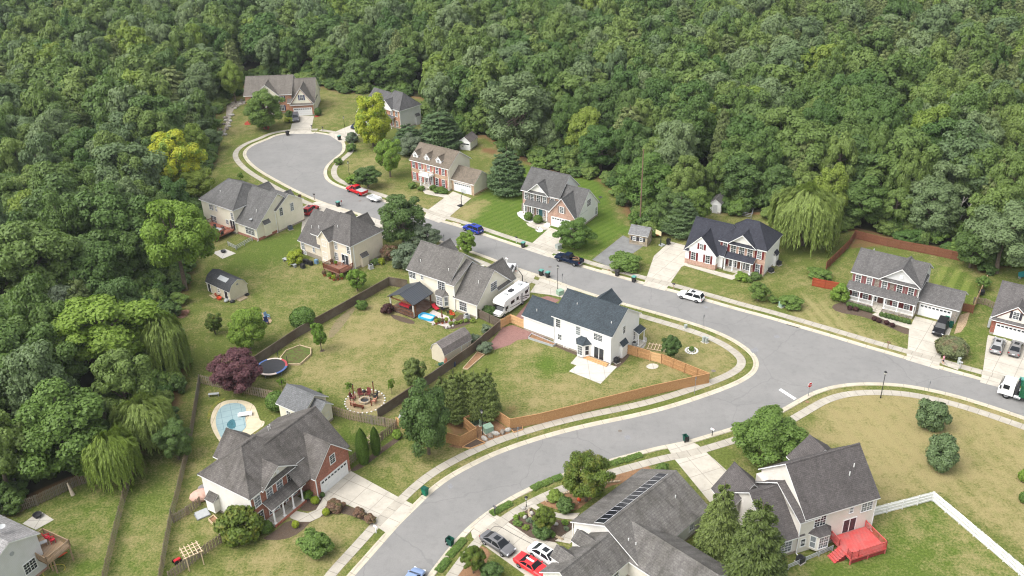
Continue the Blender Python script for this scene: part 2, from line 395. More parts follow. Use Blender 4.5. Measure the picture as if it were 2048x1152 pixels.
strip('pavement', N_[:int(len(N_)*1)], [(1.75,.0),(1.75,.047),(3.1,.047),(3.1,.0)], WALK)
strip('pavement', R_, [(-2.0,.0),(-2.0,.045),(-3.35,.045),(-3.35,.0)], WALK)
# stop line, tar patches
LINE = m_plain('road paint', (.7,.7,.68), .7, .15)
sheet('stop_line_marking', px((1557,780),(1562,777),(1593,797),(1588,800)), .022, LINE)
TAR = m_plain('tar patch', S(138,138,140), .9, .2)
sheet('road_patch', px((1248,872),(1258,870),(1262,878),(1252,880)), .02, TAR)
for q in (((1500,700),(1513,694),(1518,702),(1505,707)),((1548,672),(1556,670),(1560,675),(1550,677)),((1408,613),(1414,612),(1416,616),(1410,617)),((895,972),(902,966),(906,974),(899,980))): sheet('road_patch', px(*q), .021, TAR)
for q,r in (((1427,742),.36),((1100,534),.36),((720,402),.36),((1240,862),.3)):
    c_ = P(*q); sheet('manhole_cover', [(c_.x+r*math.cos(2*PI*i/14),c_.y+r*math.sin(2*PI*i/14)) for i in range(14)], .022, m_plain('iron cover', S(120,112,104), .8, .2))
# ---- ground sheet with patches of lush and dry grass
LAWNS = []   # (kind, polygon px, strength, feather m)
GX = np.concatenate([np.linspace(-900,-150,12)[:-1], np.arange(-150,150.1,.75), np.linspace(150,900,12)[1:]])
GY = np.concatenate([np.linspace(-100,60,6)[:-1], np.arange(60,330.1,.75), np.linspace(330,1300,14)[1:]])
XX, YY = np.meshgrid(GX, GY)
def soft(poly, feather=1.0):
    x, y = XX.ravel(), YY.ravel(); ins = np.zeros(x.shape, bool); dm = np.full(x.shape, 1e9); n = len(poly)
    for i in range(n):
        (x1,y1),(x2,y2) = poly[i], poly[(i+1)%n]
        with np.errstate(divide='ignore', invalid='ignore'):
            c = ((y1 > y) != (y2 > y)) & (x < (x2-x1)*(y-y1)/((y2-y1) if y2 != y1 else 1e-9)+x1)
        ins ^= c
        dx, dy = x2-x1, y2-y1; t = np.clip(((x-x1)*dx+(y-y1)*dy)/max(1e-9,dx*dx+dy*dy),0,1)
        dm = np.minimum(dm, np.hypot(x-x1-t*dx, y-y1-t*dy))
    sd = np.where(ins, dm, -dm)
    return np.clip(.5+sd/(2*feather), 0, 1)
nv = XX.size
A_lush = np.full(nv,.42); A_dry = np.full(nv,.25); A_soil = np.zeros(nv); A_st = np.zeros(nv); A_st2 = np.zeros(nv); A_st3 = np.zeros(nv)
def paint(arr, pts, val, feather=1.2):
    m = soft([xy(v) for v in px(*pts)], feather)
    arr[:] = arr*(1-m)+val*m
CLEAR = [(-120,1100),(-60,1040),(20,1035),(60,1005),(140,970),(262,930),(290,900),(332,880),(362,800),(372,740),(362,690),(340,650),(372,600),(390,520),(395,470),(398,410),(405,365),(425,335),(438,300),(432,270),(440,215),(485,188),(500,155),(630,172),(690,188),(745,185),(848,200),(848,250),(920,280),(965,275),(1000,296),(1045,322),(1100,347),(1190,358),(1225,380),(1245,425),(1290,470),(1330,472),(1395,455),(1405,415),(1470,430),(1530,432),(1600,470),(1680,463),(1708,462),(1930,515),(1960,548),(2050,528),(2250,560),(2250,1300),(700,1400),(-200,1300)]
CLEARW = [xy(v) for v in px(*CLEAR)]
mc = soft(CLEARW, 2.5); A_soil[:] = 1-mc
paint(A_lush, [(880,437),(985,375),(1040,330),(1195,358),(1235,440),(1280,470),(1240,470),(1185,520),(1160,525),(1098,512),(1060,500),(890,441)], .95, .7)      # striped lawn
paint(A_dry, [(880,437),(985,375),(1040,330),(1195,358),(1235,440),(1280,470),(1240,470),(1185,520),(1160,525),(1098,512),(1060,500),(890,441)], .0, .7)
paint(A_st, [(905,440),(985,375),(1040,330),(1195,358),(1235,440),(1280,470),(1240,470),(1185,520),(1160,525),(1098,512),(1060,500)], .8, .7)
paint(A_dry, [(885,437),(925,410),(970,398),(985,402),(935,450),(905,446)], .75, 1.2); paint(A_lush, [(885,437),(925,410),(970,398),(975,405),(925,450),(905,446)], .35, 1.0)
paint(A_dry, [(1580,830),(1660,785),(1780,780),(1920,800),(2100,850),(2200,1250),(2048,1090),(1870,985),(1770,1020),(1740,990),(1690,890),(1600,880)], .86, 1.5)  # tan field
paint(A_lush, [(1580,830),(1660,785),(1780,780),(1920,800),(2100,850),(2200,1250),(2048,1090),(1870,985),(1770,1020),(1740,990),(1690,890),(1600,880)], .25, 1.5)
paint(A_st2, [(1600,830),(1680,795),(1780,790),(1920,810),(2100,860),(2200,1250),(2048,1090),(1870,985),(1740,990),(1690,890)], .35, 2)
paint(A_dry, [(1578,835),(1620,808),(1650,818),(1640,850),(1600,860)], .2, 2)
paint(A_lush, [(1745,1040),(1870,1000),(2048,1130),(2100,1250),(1560,1250),(1600,1130),(1700,1110)], .75, .8); paint(A_dry, [(1745,1040),(1870,1000),(2048,1130),(2100,1250),(1560,1250),(1600,1130),(1700,1110)], .22, .8)
paint(A_dry, [(1900,1030),(1960,1060),(2000,1130),(1930,1150),(1880,1080)], .6, 3); paint(A_dry, [(1800,1030),(1850,1015),(1860,1040),(1820,1050)], .6, 1.5)
paint(A_dry, [(1010,700),(1110,680),(1150,735),(1210,770),(1300,720),(1400,745),(1080,830),(1010,830),(985,810),(1000,740)], .62, 2)                        # corner lot back
paint(A_lush, [(1050,720),(1110,705),(1135,735),(1090,750),(1060,740)], .85, 2); paint(A_dry, [(1055,715),(1110,700),(1135,735),(1090,750),(1060,740)], .05, 2)
paint(A_dry, [(1285,640),(1340,640),(1450,680),(1485,715),(1470,750),(1410,770),(1415,740),(1330,710),(1270,690)], .68, 1.2)                                # corner lot front
paint(A_dry, [(590,690),(700,600),(770,570),(830,650),(860,700),(870,740),(800,800),(700,790),(600,760)], .62, 4)                                          # fenced yard
paint(A_dry, [(672,680),(712,672),(726,690),(700,695)], 1.0, .7)
paint(A_dry, [(440,560),(560,500),(680,560),(700,600),(600,650),(480,620),(400,640)], .36, 5); paint(A_lush, [(440,560),(560,500),(680,560),(700,600),(600,650),(480,620),(400,640)], .5, 5)
paint(A_lush, [(520,480),(600,450),(640,440),(600,520),(470,560),(430,540)], .72, 3); paint(A_dry, [(520,480),(600,450),(640,440),(600,520),(470,560),(430,540)], .08, 3)
paint(A_lush, [(390,620),(440,700),(520,700),(480,560)], .55, 4)
paint(A_dry, [(1560,660),(1600,600),(1660,600),(1700,650),(1790,690),(1810,715),(1650,670)], .66, 2); paint(A_st2, [(1590,650),(1600,590),(1660,600),(1700,650),(1800,690),(1810,715),(1650,670)], .8, 1.5)
paint(A_lush, [(1655,540),(1705,490),(1930,540),(1955,590),(1920,640),(1860,560),(1715,500)], .74, .7); paint(A_dry, [(1655,540),(1705,490),(1930,540),(1955,590),(1920,640),(1860,560),(1715,500)], .15, .7)
paint(A_st3, [(1655,540),(1705,495),(1930,540),(1955,590),(1920,640),(1860,560),(1715,500)], .9, .7); paint(A_soil, [(1690,485),(1706,466),(1770,478),(1790,492),(1745,496),(1700,499)], .7, 1)
paint(A_lush, [(1900,690),(1960,590),(2048,570),(1980,660),(1960,740)], .7, 1); paint(A_lush, [(1340,560),(1375,535),(1470,560),(1560,610),(1600,640),(1480,610)], .5, 2); paint(A_dry, [(1350,555),(1375,537),(1470,565),(1560,610),(1590,645),(1480,615)], .38, 2)
paint(A_dry, [(715,930),(800,880),(900,890),(920,905),(840,960),(800,990)], .55, 2); paint(A_dry, [(610,1040),(680,1025),(735,1050),(715,1100),(670,1152),(500,1200),(480,1130)], .6, 1.5)
paint(A_lush, [(640,860),(760,850),(790,880),(700,930),(690,900)], .8, 2); paint(A_dry, [(640,860),(760,850),(790,880),(700,930),(690,900)], .08, 2)
paint(A_dry, [(340,1000),(420,960),(400,1010),(360,1060)], .6, 2); paint(A_dry, [(280,1080),(330,1020),(330,1152),(230,1152)], .5, 4); paint(A_lush, [(20,1040),(250,960),(290,930),(330,1000),(300,1160),(100,1170)], .85, 4); paint(A_lush, [(60,1080),(250,990),(235,1100),(160,1130)], .72, 4); paint(A_dry, [(150,1090),(230,1080),(200,1180),(100,1180)], .5, 4)
paint(A_lush, [(240,960),(330,930),(320,1060),(280,1080)], .6, 3)
paint(A_dry, [(640,195),(700,215),(690,250),(625,262)], .45, 3); paint(A_dry, [(690,320),(760,300),(800,380),(850,420),(790,410),(700,372)], .5, 3); paint(A_dry, [(455,220),(500,200),(520,250),(470,290),(440,300)], .45, 3); paint(A_lush, [(440,290),(480,330),(620,400),(590,420),(430,340)], .62, 3)
paint(A_soil, [(880,835),(990,830),(1005,860),(900,880)], .8, 1.5); paint(A_soil, [(985,812),(1040,805),(1055,825),(1015,838)], .55, 1.5); paint(A_soil, [(960,292),(998,300),(990,312),(962,304)], .8, 1)
paint(A_soil, [(1210,455),(1260,440),(1300,465),(1280,470),(1240,462)], .25, 2); paint(A_soil, [(440,200),(490,190),(470,240),(445,285),(430,270)], .35, 1.5); paint(A_soil, [(1390,440),(1420,430),(1480,440),(1500,450),(1440,455)], .4, 2)
me = bpy.data.meshes.new('ground')
nx, ny = len(GX), len(GY)
co = np.zeros((nv,3)); co[:,0] = XX.ravel(); co[:,1] = YY.ravel()
idx = np.arange(nv).reshape(ny,nx)
q = np.stack([idx[:-1,:-1],idx[:-1,1:],idx[1:,1:],idx[1:,:-1]],-1).reshape(-1,4)
me.vertices.add(nv); me.vertices.foreach_set('co', co.ravel()); me.loops.add(q.size); me.loops.foreach_set('vertex_index', q.ravel().astype(np.int32))
me.polygons.add(len(q)); me.polygons.foreach_set('loop_start', np.arange(0,q.size,4,dtype=np.int32)); me.polygons.foreach_set('loop_total', np.full(len(q),4,np.int32))
for nm_, ar in (('lush',A_lush),('dry',A_dry),('soil',A_soil),('stripe',A_st),('stripe2',A_st2),('stripe3',A_st3)):
    me.attributes.new(nm_,'FLOAT','POINT').data.foreach_set('value', ar.astype(np.float32))
me.update(); me.validate()
G = NT('lawn grass'); o_ = G.pos()
big = G.noise(o_, .07, 5, .65); mid = G.noise(o_, .5, 5, .7); fine = G.noise(o_, 3.2, 4, .75); vf = G.noise(o_, 14, 2, .7)
green = G.mix(G.attr('lush').outputs['Fac'], S(114,117,66,.72), S(90,114,46,.73))
green = G.mix(1.0, green, G.mix(G.lev(fine,.3,.7),(.62,.64,.6),(1.36,1.33,1.34)), 'MULTIPLY')
dryc = G.mix(G.lev(vf,.3,.7), S(154,138,98,.71), S(184,168,126,.73))
df = G.math('ADD', G.attr('dry').outputs['Fac'], G.math('ADD', G.math('MULTIPLY', G.math('SUBTRACT', mid, .5), 2.0), G.math('ADD', G.math('MULTIPLY', G.math('SUBTRACT', big, .5), 1.6), G.math('MULTIPLY', G.math('SUBTRACT', fine, .5), 1.9))))
col = G.mix(G.math('MULTIPLY', G.lev(df,.15,.95), .78), green, dryc)
def wave(ang, per, at, k):
    c = G.sep(o_); ph = G.math('ADD', G.math('MULTIPLY', c[0], math.cos(ang)*2*PI/per), G.math('MULTIPLY', c[1], math.sin(ang)*2*PI/per))
    w = G.math('SINE', G.math('ADD', ph, G.math('MULTIPLY', mid, 1.2)))
    w = G.lev(w, -.35, .35)
    return G.math('MULTIPLY', G.attr(at).outputs['Fac'], G.math('MULTIPLY', w, k))
col = G.mix(wave(math.radians(133),1.5,'stripe',.2), col, S(128,148,72))
col = G.mix(wave(math.radians(8),1.9,'stripe2',.55), col, S(160,152,106))
col = G.mix(wave(math.radians(146),2.4,'stripe3',.35), col, S(150,160,84))
col = G.mix(1.0, col, G.mix(G.lev(vf,.3,.7),(.72,.72,.7),(1.26,1.26,1.22)), 'MULTIPLY')
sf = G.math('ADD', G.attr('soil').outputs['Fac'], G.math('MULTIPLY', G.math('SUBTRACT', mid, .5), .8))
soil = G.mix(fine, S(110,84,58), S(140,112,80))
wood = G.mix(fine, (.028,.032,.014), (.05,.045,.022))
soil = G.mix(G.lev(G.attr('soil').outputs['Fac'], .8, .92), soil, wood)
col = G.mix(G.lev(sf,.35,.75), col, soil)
GR = G.bsdf(col, 1.0, spec=.05, bump=fine, bstr=.5, bdist=.08)
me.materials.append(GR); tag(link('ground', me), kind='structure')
# ---- beds and other ground patches
MULCH = m_ground('dark mulch', S(84,72,62), S(110,96,84), S(98,80,66)); MULCHB = m_ground('brown mulch', S(138,104,76), S(164,130,100), S(120,92,70)); REDM = m_ground('red mulch', S(150,66,52), S(176,84,66))
PEB = m_ground('river pebbles', S(150,146,140), S(200,196,188), S(170,165,155), 3, 5); WPEB = m_ground('white pebbles', S(222,220,216), S(240,238,234), None, 3, 6); PAVER = m_ground('red brown pavers', S(138,104,98), S(158,122,114), S(128,96,92), 2, 6); GREYG = m_ground('grey gravel', S(160,160,160), S(186,186,184))
RIPR = m_ground('pale riprap', S(120,112,100), S(180,172,160), S(150,140,126), 2, 2.2)
def bed(name, pts, mat, z=.02, sm=1):
    p = px(*pts); p = smooth(p, sm, True) if sm else p
    return sheet(name, [xy(v) for v in p], z, mat)
bed('mulch_bed', [(545,1066),(575,1040),(600,1046),(640,1036),(655,1018),(668,1008),(700,1012),(755,1036),(748,1050),(700,1030),(670,1025),(625,1040),(600,1066),(570,1080),(520,1080)], MULCH)
bed('mulch_bed', [(595,1020),(612,1000),(632,990),(645,992),(642,1010),(625,1024)], MULCH, .021)
bed('mulch_bed', [(700,940),(722,925),(755,900),(800,870),(806,876),(765,905),(730,932),(708,944)], MULCH)
bed('mulch_bed', [(1000,1038),(1045,1012),(1062,1016),(1075,1030),(1115,1040),(1150,1045),(1148,1060),(1125,1082),(1085,1088),(1062,1082)], MULCH, .03)
bed('mulch_bed', [(1066,1000),(1090,985),(1150,970),(1200,960),(1240,940),(1290,925),(1310,945),(1262,962),(1210,975),(1180,1000),(1150,1024),(1110,1020)], MULCHB, .03)
bed('mulch_bed', [(895,1152),(940,1085),(985,1100),(970,1130),(985,1152),(960,1200),(870,1200)], MULCHB, .022)
bed('mulch_bed', [(1660,612),(1690,602),(1740,625),(1800,652),(1822,660),(1818,672),(1780,655),(1745,640),(1720,632),(1675,625)], MULCH)
bed('pebble_bed', [(1030,428),(1045,420),(1062,435),(1070,444),(1056,446)], WPEB, .03); bed('pebble_bed', [(1069,460),(1078,452),(1088,462),(1078,466)], WPEB, .05); bed('pebble_bed', [(1084,452),(1100,440),(1102,452),(1096,456)], WPEB, .05)
bed('red_mulch_bed', [(487,248),(497,240),(510,242),(507,248),(492,251)], REDM); bed('red_mulch_bed', [(568,240),(580,230),(588,230),(582,238)], REDM); bed('red_mulch_bed', [(527,254),(540,252),(538,260),(527,259)], REDM); bed('red_mulch_bed', [(628,232),(642,226),(640,233),(630,235)], REDM)
bed('rock_swale', [(455,205),(490,200),(495,206),(470,215),(462,230),(458,250),(447,272),(440,274),(452,250),(452,225)], RIPR, .03)
bed('dry_creek_bed', [(655,672),(668,645),(690,625),(706,614),(712,618),(695,640),(680,660),(662,678)], m_ground('creek soil', S(126,116,86,.75), S(150,136,108,.75), S(104,110,64,.75), 1.2, 4)); bed('mulch_bed', [(778,628),(800,632),(830,642),(828,650),(790,640)], MULCH); bed('mulch_bed', [(880,655),(905,642),(925,625),(950,640),(935,650),(900,660)], MULCH)
bed('paver_yard', [(978,690),(1005,655),(1025,650),(1052,660),(1085,668),(1090,676),(1035,680),(1020,690),(988,700)], PAVER, .025, 0)
bed('paver_yard', [(1030,635),(1060,600),(1095,592),(1120,600),(1060,640),(1050,655)], PAVER, .024, 0)
bed('mulch_bed', [(1085,672),(1110,685),(1180,712),(1182,722),(1120,698),(1092,684)], MULCH, .028); bed('mulch_bed', [(1222,735),(1240,712),(1262,705),(1255,718),(1232,740)], MULCH, .028); bed('pebble_bed', [(1280,688),(1290,672),(1295,678),(1290,695),(1280,698)], PEB, .03)
bed('concrete_patio', [(1141,727),(1156,710),(1160,706),(1220,730),(1234,734),(1201,768),(1138,743),(1153,731)], CONCP, .05, 0)
bed('brick_patio', [(845,638),(866,620),(912,640),(908,648),(892,654),(858,645)], m_ground('grey flagstone', S(190,182,174), S(212,205,198), S(196,178,170), 2, 3), .03, 0)
bed('garden_soil', [(897,893),(925,878),(968,888),(940,895),(920,897)], MULCHB, .02, 0)
bed('utility_mulch', [(940,850),(975,836),(1000,845),(1025,865),(1010,880),(970,888),(955,878)], MULCHB, .02, 1)
bed('gravel_patch', [(790,850),(802,822),(822,815),(825,850),(815,860)], GREYG, .03)
bed('rock_bed', [(1908,668),(1920,630),(1940,624),(1932,650),(1922,664)], m_ground('tan rubble', S(190,165,135), S(150,130,105), S(205,185,155), 3, 4), .025, 0)
bed('stone_slab', [(425,505),(450,498),(472,507),(445,518)], CONCP, .05, 0)
bed('stone_slab', [(45,1048),(80,1022),(108,1040),(72,1060)], CONCP, .05, 0)
for c_, r_ in (((975,706),5),((1437,704),10),((1450,768),8)): pass
bed('tree_ring', [(1372,700),(1383,696),(1393,701),(1383,707)], WPEB, .02, 2)
bed('tree_ring', [(638,702),(646,698),(651,701),(643,705)], MULCH, .02, 2)
bed('gate_slab', [(1290,733),(1303,726),(1318,730),(1315,737),(1300,739)], CONCP, .03, 1)
bed('concrete_apron', [(1884,729),(1886,723),(1918,733),(1916,741)], CONC, .055, 0)
# raised timber beds
def framebed(name, label, pts, soilm, wm, h=.3, w=.1, group=None):
    e = empty(name, label, 'planter', P(*pts[0]), 0, group); o = P(*pts[0])
    q = [v-o for v in px(*pts)]; b = MB(); n = len(q)
    for i in range(n):
        A, B = q[i], q[(i+1)%n]; d = B-A; m = (A+B)/2
        b.obox((m.x,m.y,h/2), d.length+w*.4, w, h-.004*(i%2), math.atan2(d.y,d.x))
    b.build('edging', wm, e)
    b = MB(); b.prism([xy(v) for v in q], .03, h*.6); b.build('soil', soilm, e)
TIMB = m_wood('pale timber', S(186,166,134), S(206,186,154)); CEDAR = m_wood('new cedar', S(196,150,104), S(216,172,124))
framebed('octagonal_bed','octagonal timber edged garden bed overgrown with weeds',[(561,718),(573,703),(600,693),(622,699),(622,711),(601,730),(572,731)], m_ground('weedy soil', S(96,78,60), S(100,118,60), S(86,112,50), .8, 3), TIMB, .35, .14)
framebed('raised_bed','long timber raised bed split in two lying against the dark fence',[(926,738),(955,705),(969,710),(935,740)], MULCHB, TIMB, .2)
framebed('corner_planter','small triangular planter of new cedar boards at the fence corner',[(925,895),(953,879),(970,887),(941,898)], MULCH, CEDAR, .2, .08)
framebed('fence_planter','little cedar edged planter where the fence meets the pavement',[(1020,858),(1044,851),(1046,860),(1028,866)], MULCH, CEDAR, .2, .08)
framebed('wall_planter','low timber planter along the white house wall',[(1057,678),(1063,670),(1112,690),(1106,694)], MULCHB, LGREY, .4, .08)
# ---------------------------------------------------------------- houses
VENT = m_plain('white pipe', (.62,.62,.6), .5, .1)
class House:
    def __init__(s, name, label, o, ang, cat='house', trim=WHITE):
        s.e = empty(name, label, cat, (o[0],o[1],0), math.radians(ang)); s.trim = trim
        s.o = Vector((o[0],o[1],0)); s.M = Matrix.Translation(s.o) @ Matrix.Rotation(math.radians(ang),4,'Z'); s.ang = math.radians(ang)
    def w(s, x, y, z=0): return s.M @ Vector((x,y,z))
    def roof(s, faces, mat, th=.17, name='roof', caps=True, trim=None):
        mb = MB(); key = lambda p: tuple(round(c,3) for c in p)
        ed = {}
        for f in faces:
            n = (Vector(f[1])-Vector(f[0])).cross(Vector(f[2])-Vector(f[1]))
            if n.z < 0: f = f[::-1]; n = -n
            mb.face(f, 0); mb.face([(p[0],p[1],p[2]-th) for p in f][::-1], 1)
            for i in range(len(f)):
                a, b = key(f[i]), key(f[(i+1)%len(f)])
                if (b,a) in ed: ed[(b,a)].append(n.normalized())
                else: ed[(a,b)] = [n.normalized()]
        for (a, b), ns in ed.items():
            if len(ns) == 1:
                mb.face([(a[0],a[1],a[2]-th),(b[0],b[1],b[2]-th),b,a], 1)
            elif caps:
                A, B = Vector(a), Vector(b); d = (B-A).normalized()
                up = (ns[0]+ns[1]).normalized(); sd = d.cross(up).normalized()
                # convex edges only
                if (d.cross(ns[0]).dot(ns[1])) * 1 < 0 or True:
                    w_ = .15; q = []
                    for Pn in (A,B):
                        for sgn, h in ((-1,-.05),(0,.045),(1,-.05)): q.append(Pn+sd*w_*sgn*1.0+up*(h+.02))
                    if abs(A.z-B.z) < .02 or up.z > .6:
                        mb.mesh(q, [(0,1,4,3),(1,2,5,4)], 2)
        return mb.build(name, [mat, trim or s.trim, mat], s.e)
    def walls(s, x0, x1, y0, y1, z1, m, z0=0, top=None, ax=None, name='wall'):
        """m: material or dict f/b/l/r; top: ridge height of gable along ax"""
        d = m if isinstance(m, dict) else dict(f=m)
        g = lambda k: d.get(k, d.get('s', d['f']))
        ml = []
        for k in 'fbrl':
            if g(k) not in ml: ml.append(g(k))
        ix = lambda k: ml.index(g(k)); mb = MB(); xm, ym = (x0+x1)/2, (y0+y1)/2
        mb.face([(x0,y0,z0),(x1,y0,z0),(x1,y0,z1)]+([(xm,y0,top)] if ax=='y' else [])+[(x0,y0,z1)], ix('f'))
        mb.face([(x1,y1,z0),(x0,y1,z0),(x0,y1,z1)]+([(xm,y1,top)] if ax=='y' else [])+[(x1,y1,z1)], ix('b'))
        mb.face([(x1,y0,z0),(x1,y1,z0),(x1,y1,z1)]+([(x1,ym,top)] if ax=='x' else [])+[(x1,y0,z1)], ix('r'))
        mb.face([(x0,y1,z0),(x0,y0,z0),(x0,y0,z1)]+([(x0,ym,top)] if ax=='x' else [])+[(x0,y1,z1)], ix('l'))
        return mb.build(name, ml, s.e)
    def found(s, x0, x1, y0, y1, h=.35, m=None):
        b = MB(); b.box(x0-.03,x1+.03,y0-.03,y1+.03,0,h); b.build('foundation', m or FOUND, s.e)
    def gable(s, x0, x1, y0, y1, ez, rz, ax, wm, rm, ov=.32, z0=0, th=.17, og=None, walls=True, fnd=True, fm=None):
        """roof-edge rectangle, eave edge height ez, ridge rz"""
        og = ov if og is None else og
        if ax == 'x':
            ym = (y0+y1)/2; k = (rz-ez)/(ym-y0)
            s.roof([[(x0,y0,ez),(x1,y0,ez),(x1,ym,rz),(x0,ym,rz)],[(x1,y1,ez),(x0,y1,ez),(x0,ym,rz),(x1,ym,rz)]], rm, th)
            a = (x0+og,x1-og,y0+ov,y1-ov)
        else:
            xm = (x0+x1)/2; k = (rz-ez)/(xm-x0)
            s.roof([[(x0,y1,ez),(x0,y0,ez),(xm,y0,rz),(xm,y1,rz)],[(x1,y0,ez),(x1,y1,ez),(xm,y1,rz),(xm,y0,rz)]], rm, th)
            a = (x0+ov,x1-ov,y0+og,y1-og)
        if walls:
            s.walls(*a, ez+ov*k-th-.01, wm, z0, rz-th-.01, ax)
            if z0 == 0 and fnd: s.found(*a, m=fm)
        return a
    def hip(s, x0, x1, y0, y1, ez, r0, r1, rm, wm=None, ov=.32, th=.17, z0=0, fm=None):
        """ridge from r0 to r1 (points x,y,z)"""
        A,B,C_,D = (x0,y0,ez),(x1,y0,ez),(x1,y1,ez),(x0,y1,ez)
        if abs(r1[0]-r0[0]) >= abs(r1[1]-r0[1]):
            fs = [[A,B,r1,r0],[B,C_,r1],[C_,D,r0,r1],[D,A,r0]]
        else:
            fs = [[A,B,r0],[B,C_,r1,r0],[C_,D,r1],[D,A,r0,r1]]
        s.roof(fs, rm, th)
        if wm:
            s.walls(x0+ov,x1-ov,y0+ov,y1-ov, ez-.02, wm, z0)
            if z0 == 0: s.found(x0+ov,x1-ov,y0+ov,y1-ov, m=fm)
            b = MB(); b.box(x0+.05,x1-.05,y0+.05,y1-.05,ez-th-.06,ez-th+.0); b.build('soffit', s.trim, s.e)
    def frame(s, side, plane):
        u, n = {'f':((1,0),(0,-1)),'b':((-1,0),(0,1)),'r':((0,1),(1,0)),'l':((0,-1),(-1,0))}[side]
        o = (0,plane) if side in 'fb' else (plane,0)
        return o, u, n
    def face(s, side, plane):
        o, u, n = s.frame(side, plane)
        def Q(a, z, d):   # a = local coordinate along the wall, d = proud distance
            if side in 'fb': return (a, o[1]+n[1]*d, z)
            return (o[0]+n[0]*d, a, z)
        return Q
    def fbox(s, mb, Q, a0, a1, z0, z1, d0, d1, mi=0):
        c = [Q(a,z,d) for d in (d0,d1) for a in (a0,a1) for z in (z0,z1)]
        xs, ys, zs = zip(*c); mb.box(min(xs),max(xs),min(ys),max(ys),min(zs),max(zs),mi)
    def win(s, side, plane, a, zc, w=.95, h=1.5, sh=None, g=(2,3), n=1, glass=None, Q=None, trim=None, parent=None):
        Q = Q or s.face(side, plane); mb = MB(); pn = MB(); W = w*n+.06*(n-1)
        a0, z0, z1 = a-W/2, zc-h/2, zc+h/2; t = .09
        B = lambda *k: s.fbox(mb, Q, *k)
        B(a0-t,a0+W+t,z1,z1+t,.0,.07); B(a0-t-.02,a0+W+t+.02,z0-t,z0,.0,.09); B(a0-t,a0,z0,z1,.0,.07); B(a0+W,a0+W+t,z0,z1,.0,.07)
        for i in range(n):
            b0 = a0+i*(w+.06)
            if i: B(b0-.06,b0,z0,z1,.0,.06)
            B(b0,b0+w,zc-.03,zc+.03,.01,.05)
            for j in range(1,g[0]): B(b0+w*j/g[0]-.014,b0+w*j/g[0]+.014,z0,z1,.01,.04)
            for j in range(1,g[1]+1):
                zz = z0+h*j/(g[1]+1)
                if abs(zz-zc) > .1: B(b0,b0+w,zz-.012,zz+.012,.01,.04)
            s.fbox(pn, Q, b0,b0+w,z0,z1,.004,.022)
        f = mb.build('window', trim or s.trim, parent or s.e)
        pn.build('pane', glass or GLASS, f)
        if sh:
            for sg in (-1,1):
                k = MB(); c = a+sg*(W/2+t+.2)
                s.fbox(k, Q, c-.19,c+.19,z0-.05,z1+.05,.0,.045)
                for zz in (z0-.03, zc-.04, z1-.04): s.fbox(k, Q, c-.17,c+.17,zz,zz+.07,.045,.06)
                k.build('shutter', sh, s.e)
    def door(s, side, plane, a, z0=.3, w=1.0, h=2.1, m=None, lights=True):
        Q = s.face(side, plane); b = MB(); t = .1
        s.fbox(b,Q,a-w/2-t,a-w/2,z0,z0+h,.0,.08,1); s.fbox(b,Q,a+w/2,a+w/2+t,z0,z0+h,.0,.08,1); s.fbox(b,Q,a-w/2-t,a+w/2+t,z0+h,z0+h+t,.0,.08,1)
        s.fbox(b,Q,a-w/2,a+w/2,z0,z0+h,.0,.04,0)
        for zz in (.25,1.2):
            for aa in (-.25,.25): s.fbox(b,Q,a+aa*w*.9-.15*w,a+aa*w*.9+.15*w,z0+zz,z0+zz+.7,.04,.055,0)
        d = b.build('door', [m or RED_SH, s.trim], s.e)
        k = MB(); s.fbox(k,Q,a+w*.38,a+w*.44,z0+.95,z0+1.1,.04,.11); k.build('handle', GREYM, d)
        if lights:
            for sg in (-1,1): s.win(side, plane, a+sg*(w/2+.35), z0+h/2+.1, .32, h-.3, g=(1,3))
    def slider(s, side, plane, a, z0=.3, w=1.8, h=2.05):
        Q = s.face(side, plane); b = MB(); g = MB(); t = .09
        s.fbox(b,Q,a-w/2-t,a+w/2+t,z0+h,z0+h+t,.0,.07); s.fbox(b,Q,a-w/2-t,a-w/2,z0,z0+h,.0,.07); s.fbox(b,Q,a+w/2,a+w/2+t,z0,z0+h,.0,.07); s.fbox(b,Q,a-.05,a+.05,z0,z0+h,.0,.06)
        s.fbox(g,Q,a-w/2,a-.05,z0,z0+h,.004,.03); s.fbox(g,Q,a+.05,a+w/2,z0,z0+h,.004,.02)
        f = b.build('patio_door', s.trim, s.e); g.build('pane', GLASSD, f)
    def garage(s, side, plane, a, w=4.88, h=2.15, lites=True, m=None):
        Q = s.face(side, plane); b = MB(); t = .14
        s.fbox(b,Q,a-w/2-t,a-w/2,0.02,h+.02,.0,.07,1); s.fbox(b,Q,a+w/2,a+w/2+t,0.02,h+.02,.0,.07,1); s.fbox(b,Q,a-w/2-t,a+w/2+t,h+.02,h+t,.0,.07,1)
        for i in range(4):
            z0 = .04+(h-.04)*i/4; z1 = .04+(h-.04)*(i+1)/4-.025
            s.fbox(b,Q,a-w/2,a+w/2,z0,z1,.0,.035,0)
            if i < 3 or not lites:
                for j in range(8):
                    c = a-w/2+w*(j+.5)/8; s.fbox(b,Q,c-.22,c+.22,z0+.1,z1-.1,.035,.048,0)
        d = b.build('garage_door', [m or WHITE2, s.trim], s.e)
        if lites:
            g = MB()
            for j in range(8):
                c = a-w/2+w*(j+.5)/8; z0 = .04+(h-.04)*.75
                s.fbox(g,Q,c-.22,c+.22,z0+.13,z0+.4,.035,.046)
            g.build('garage_window', GLASSD, d)
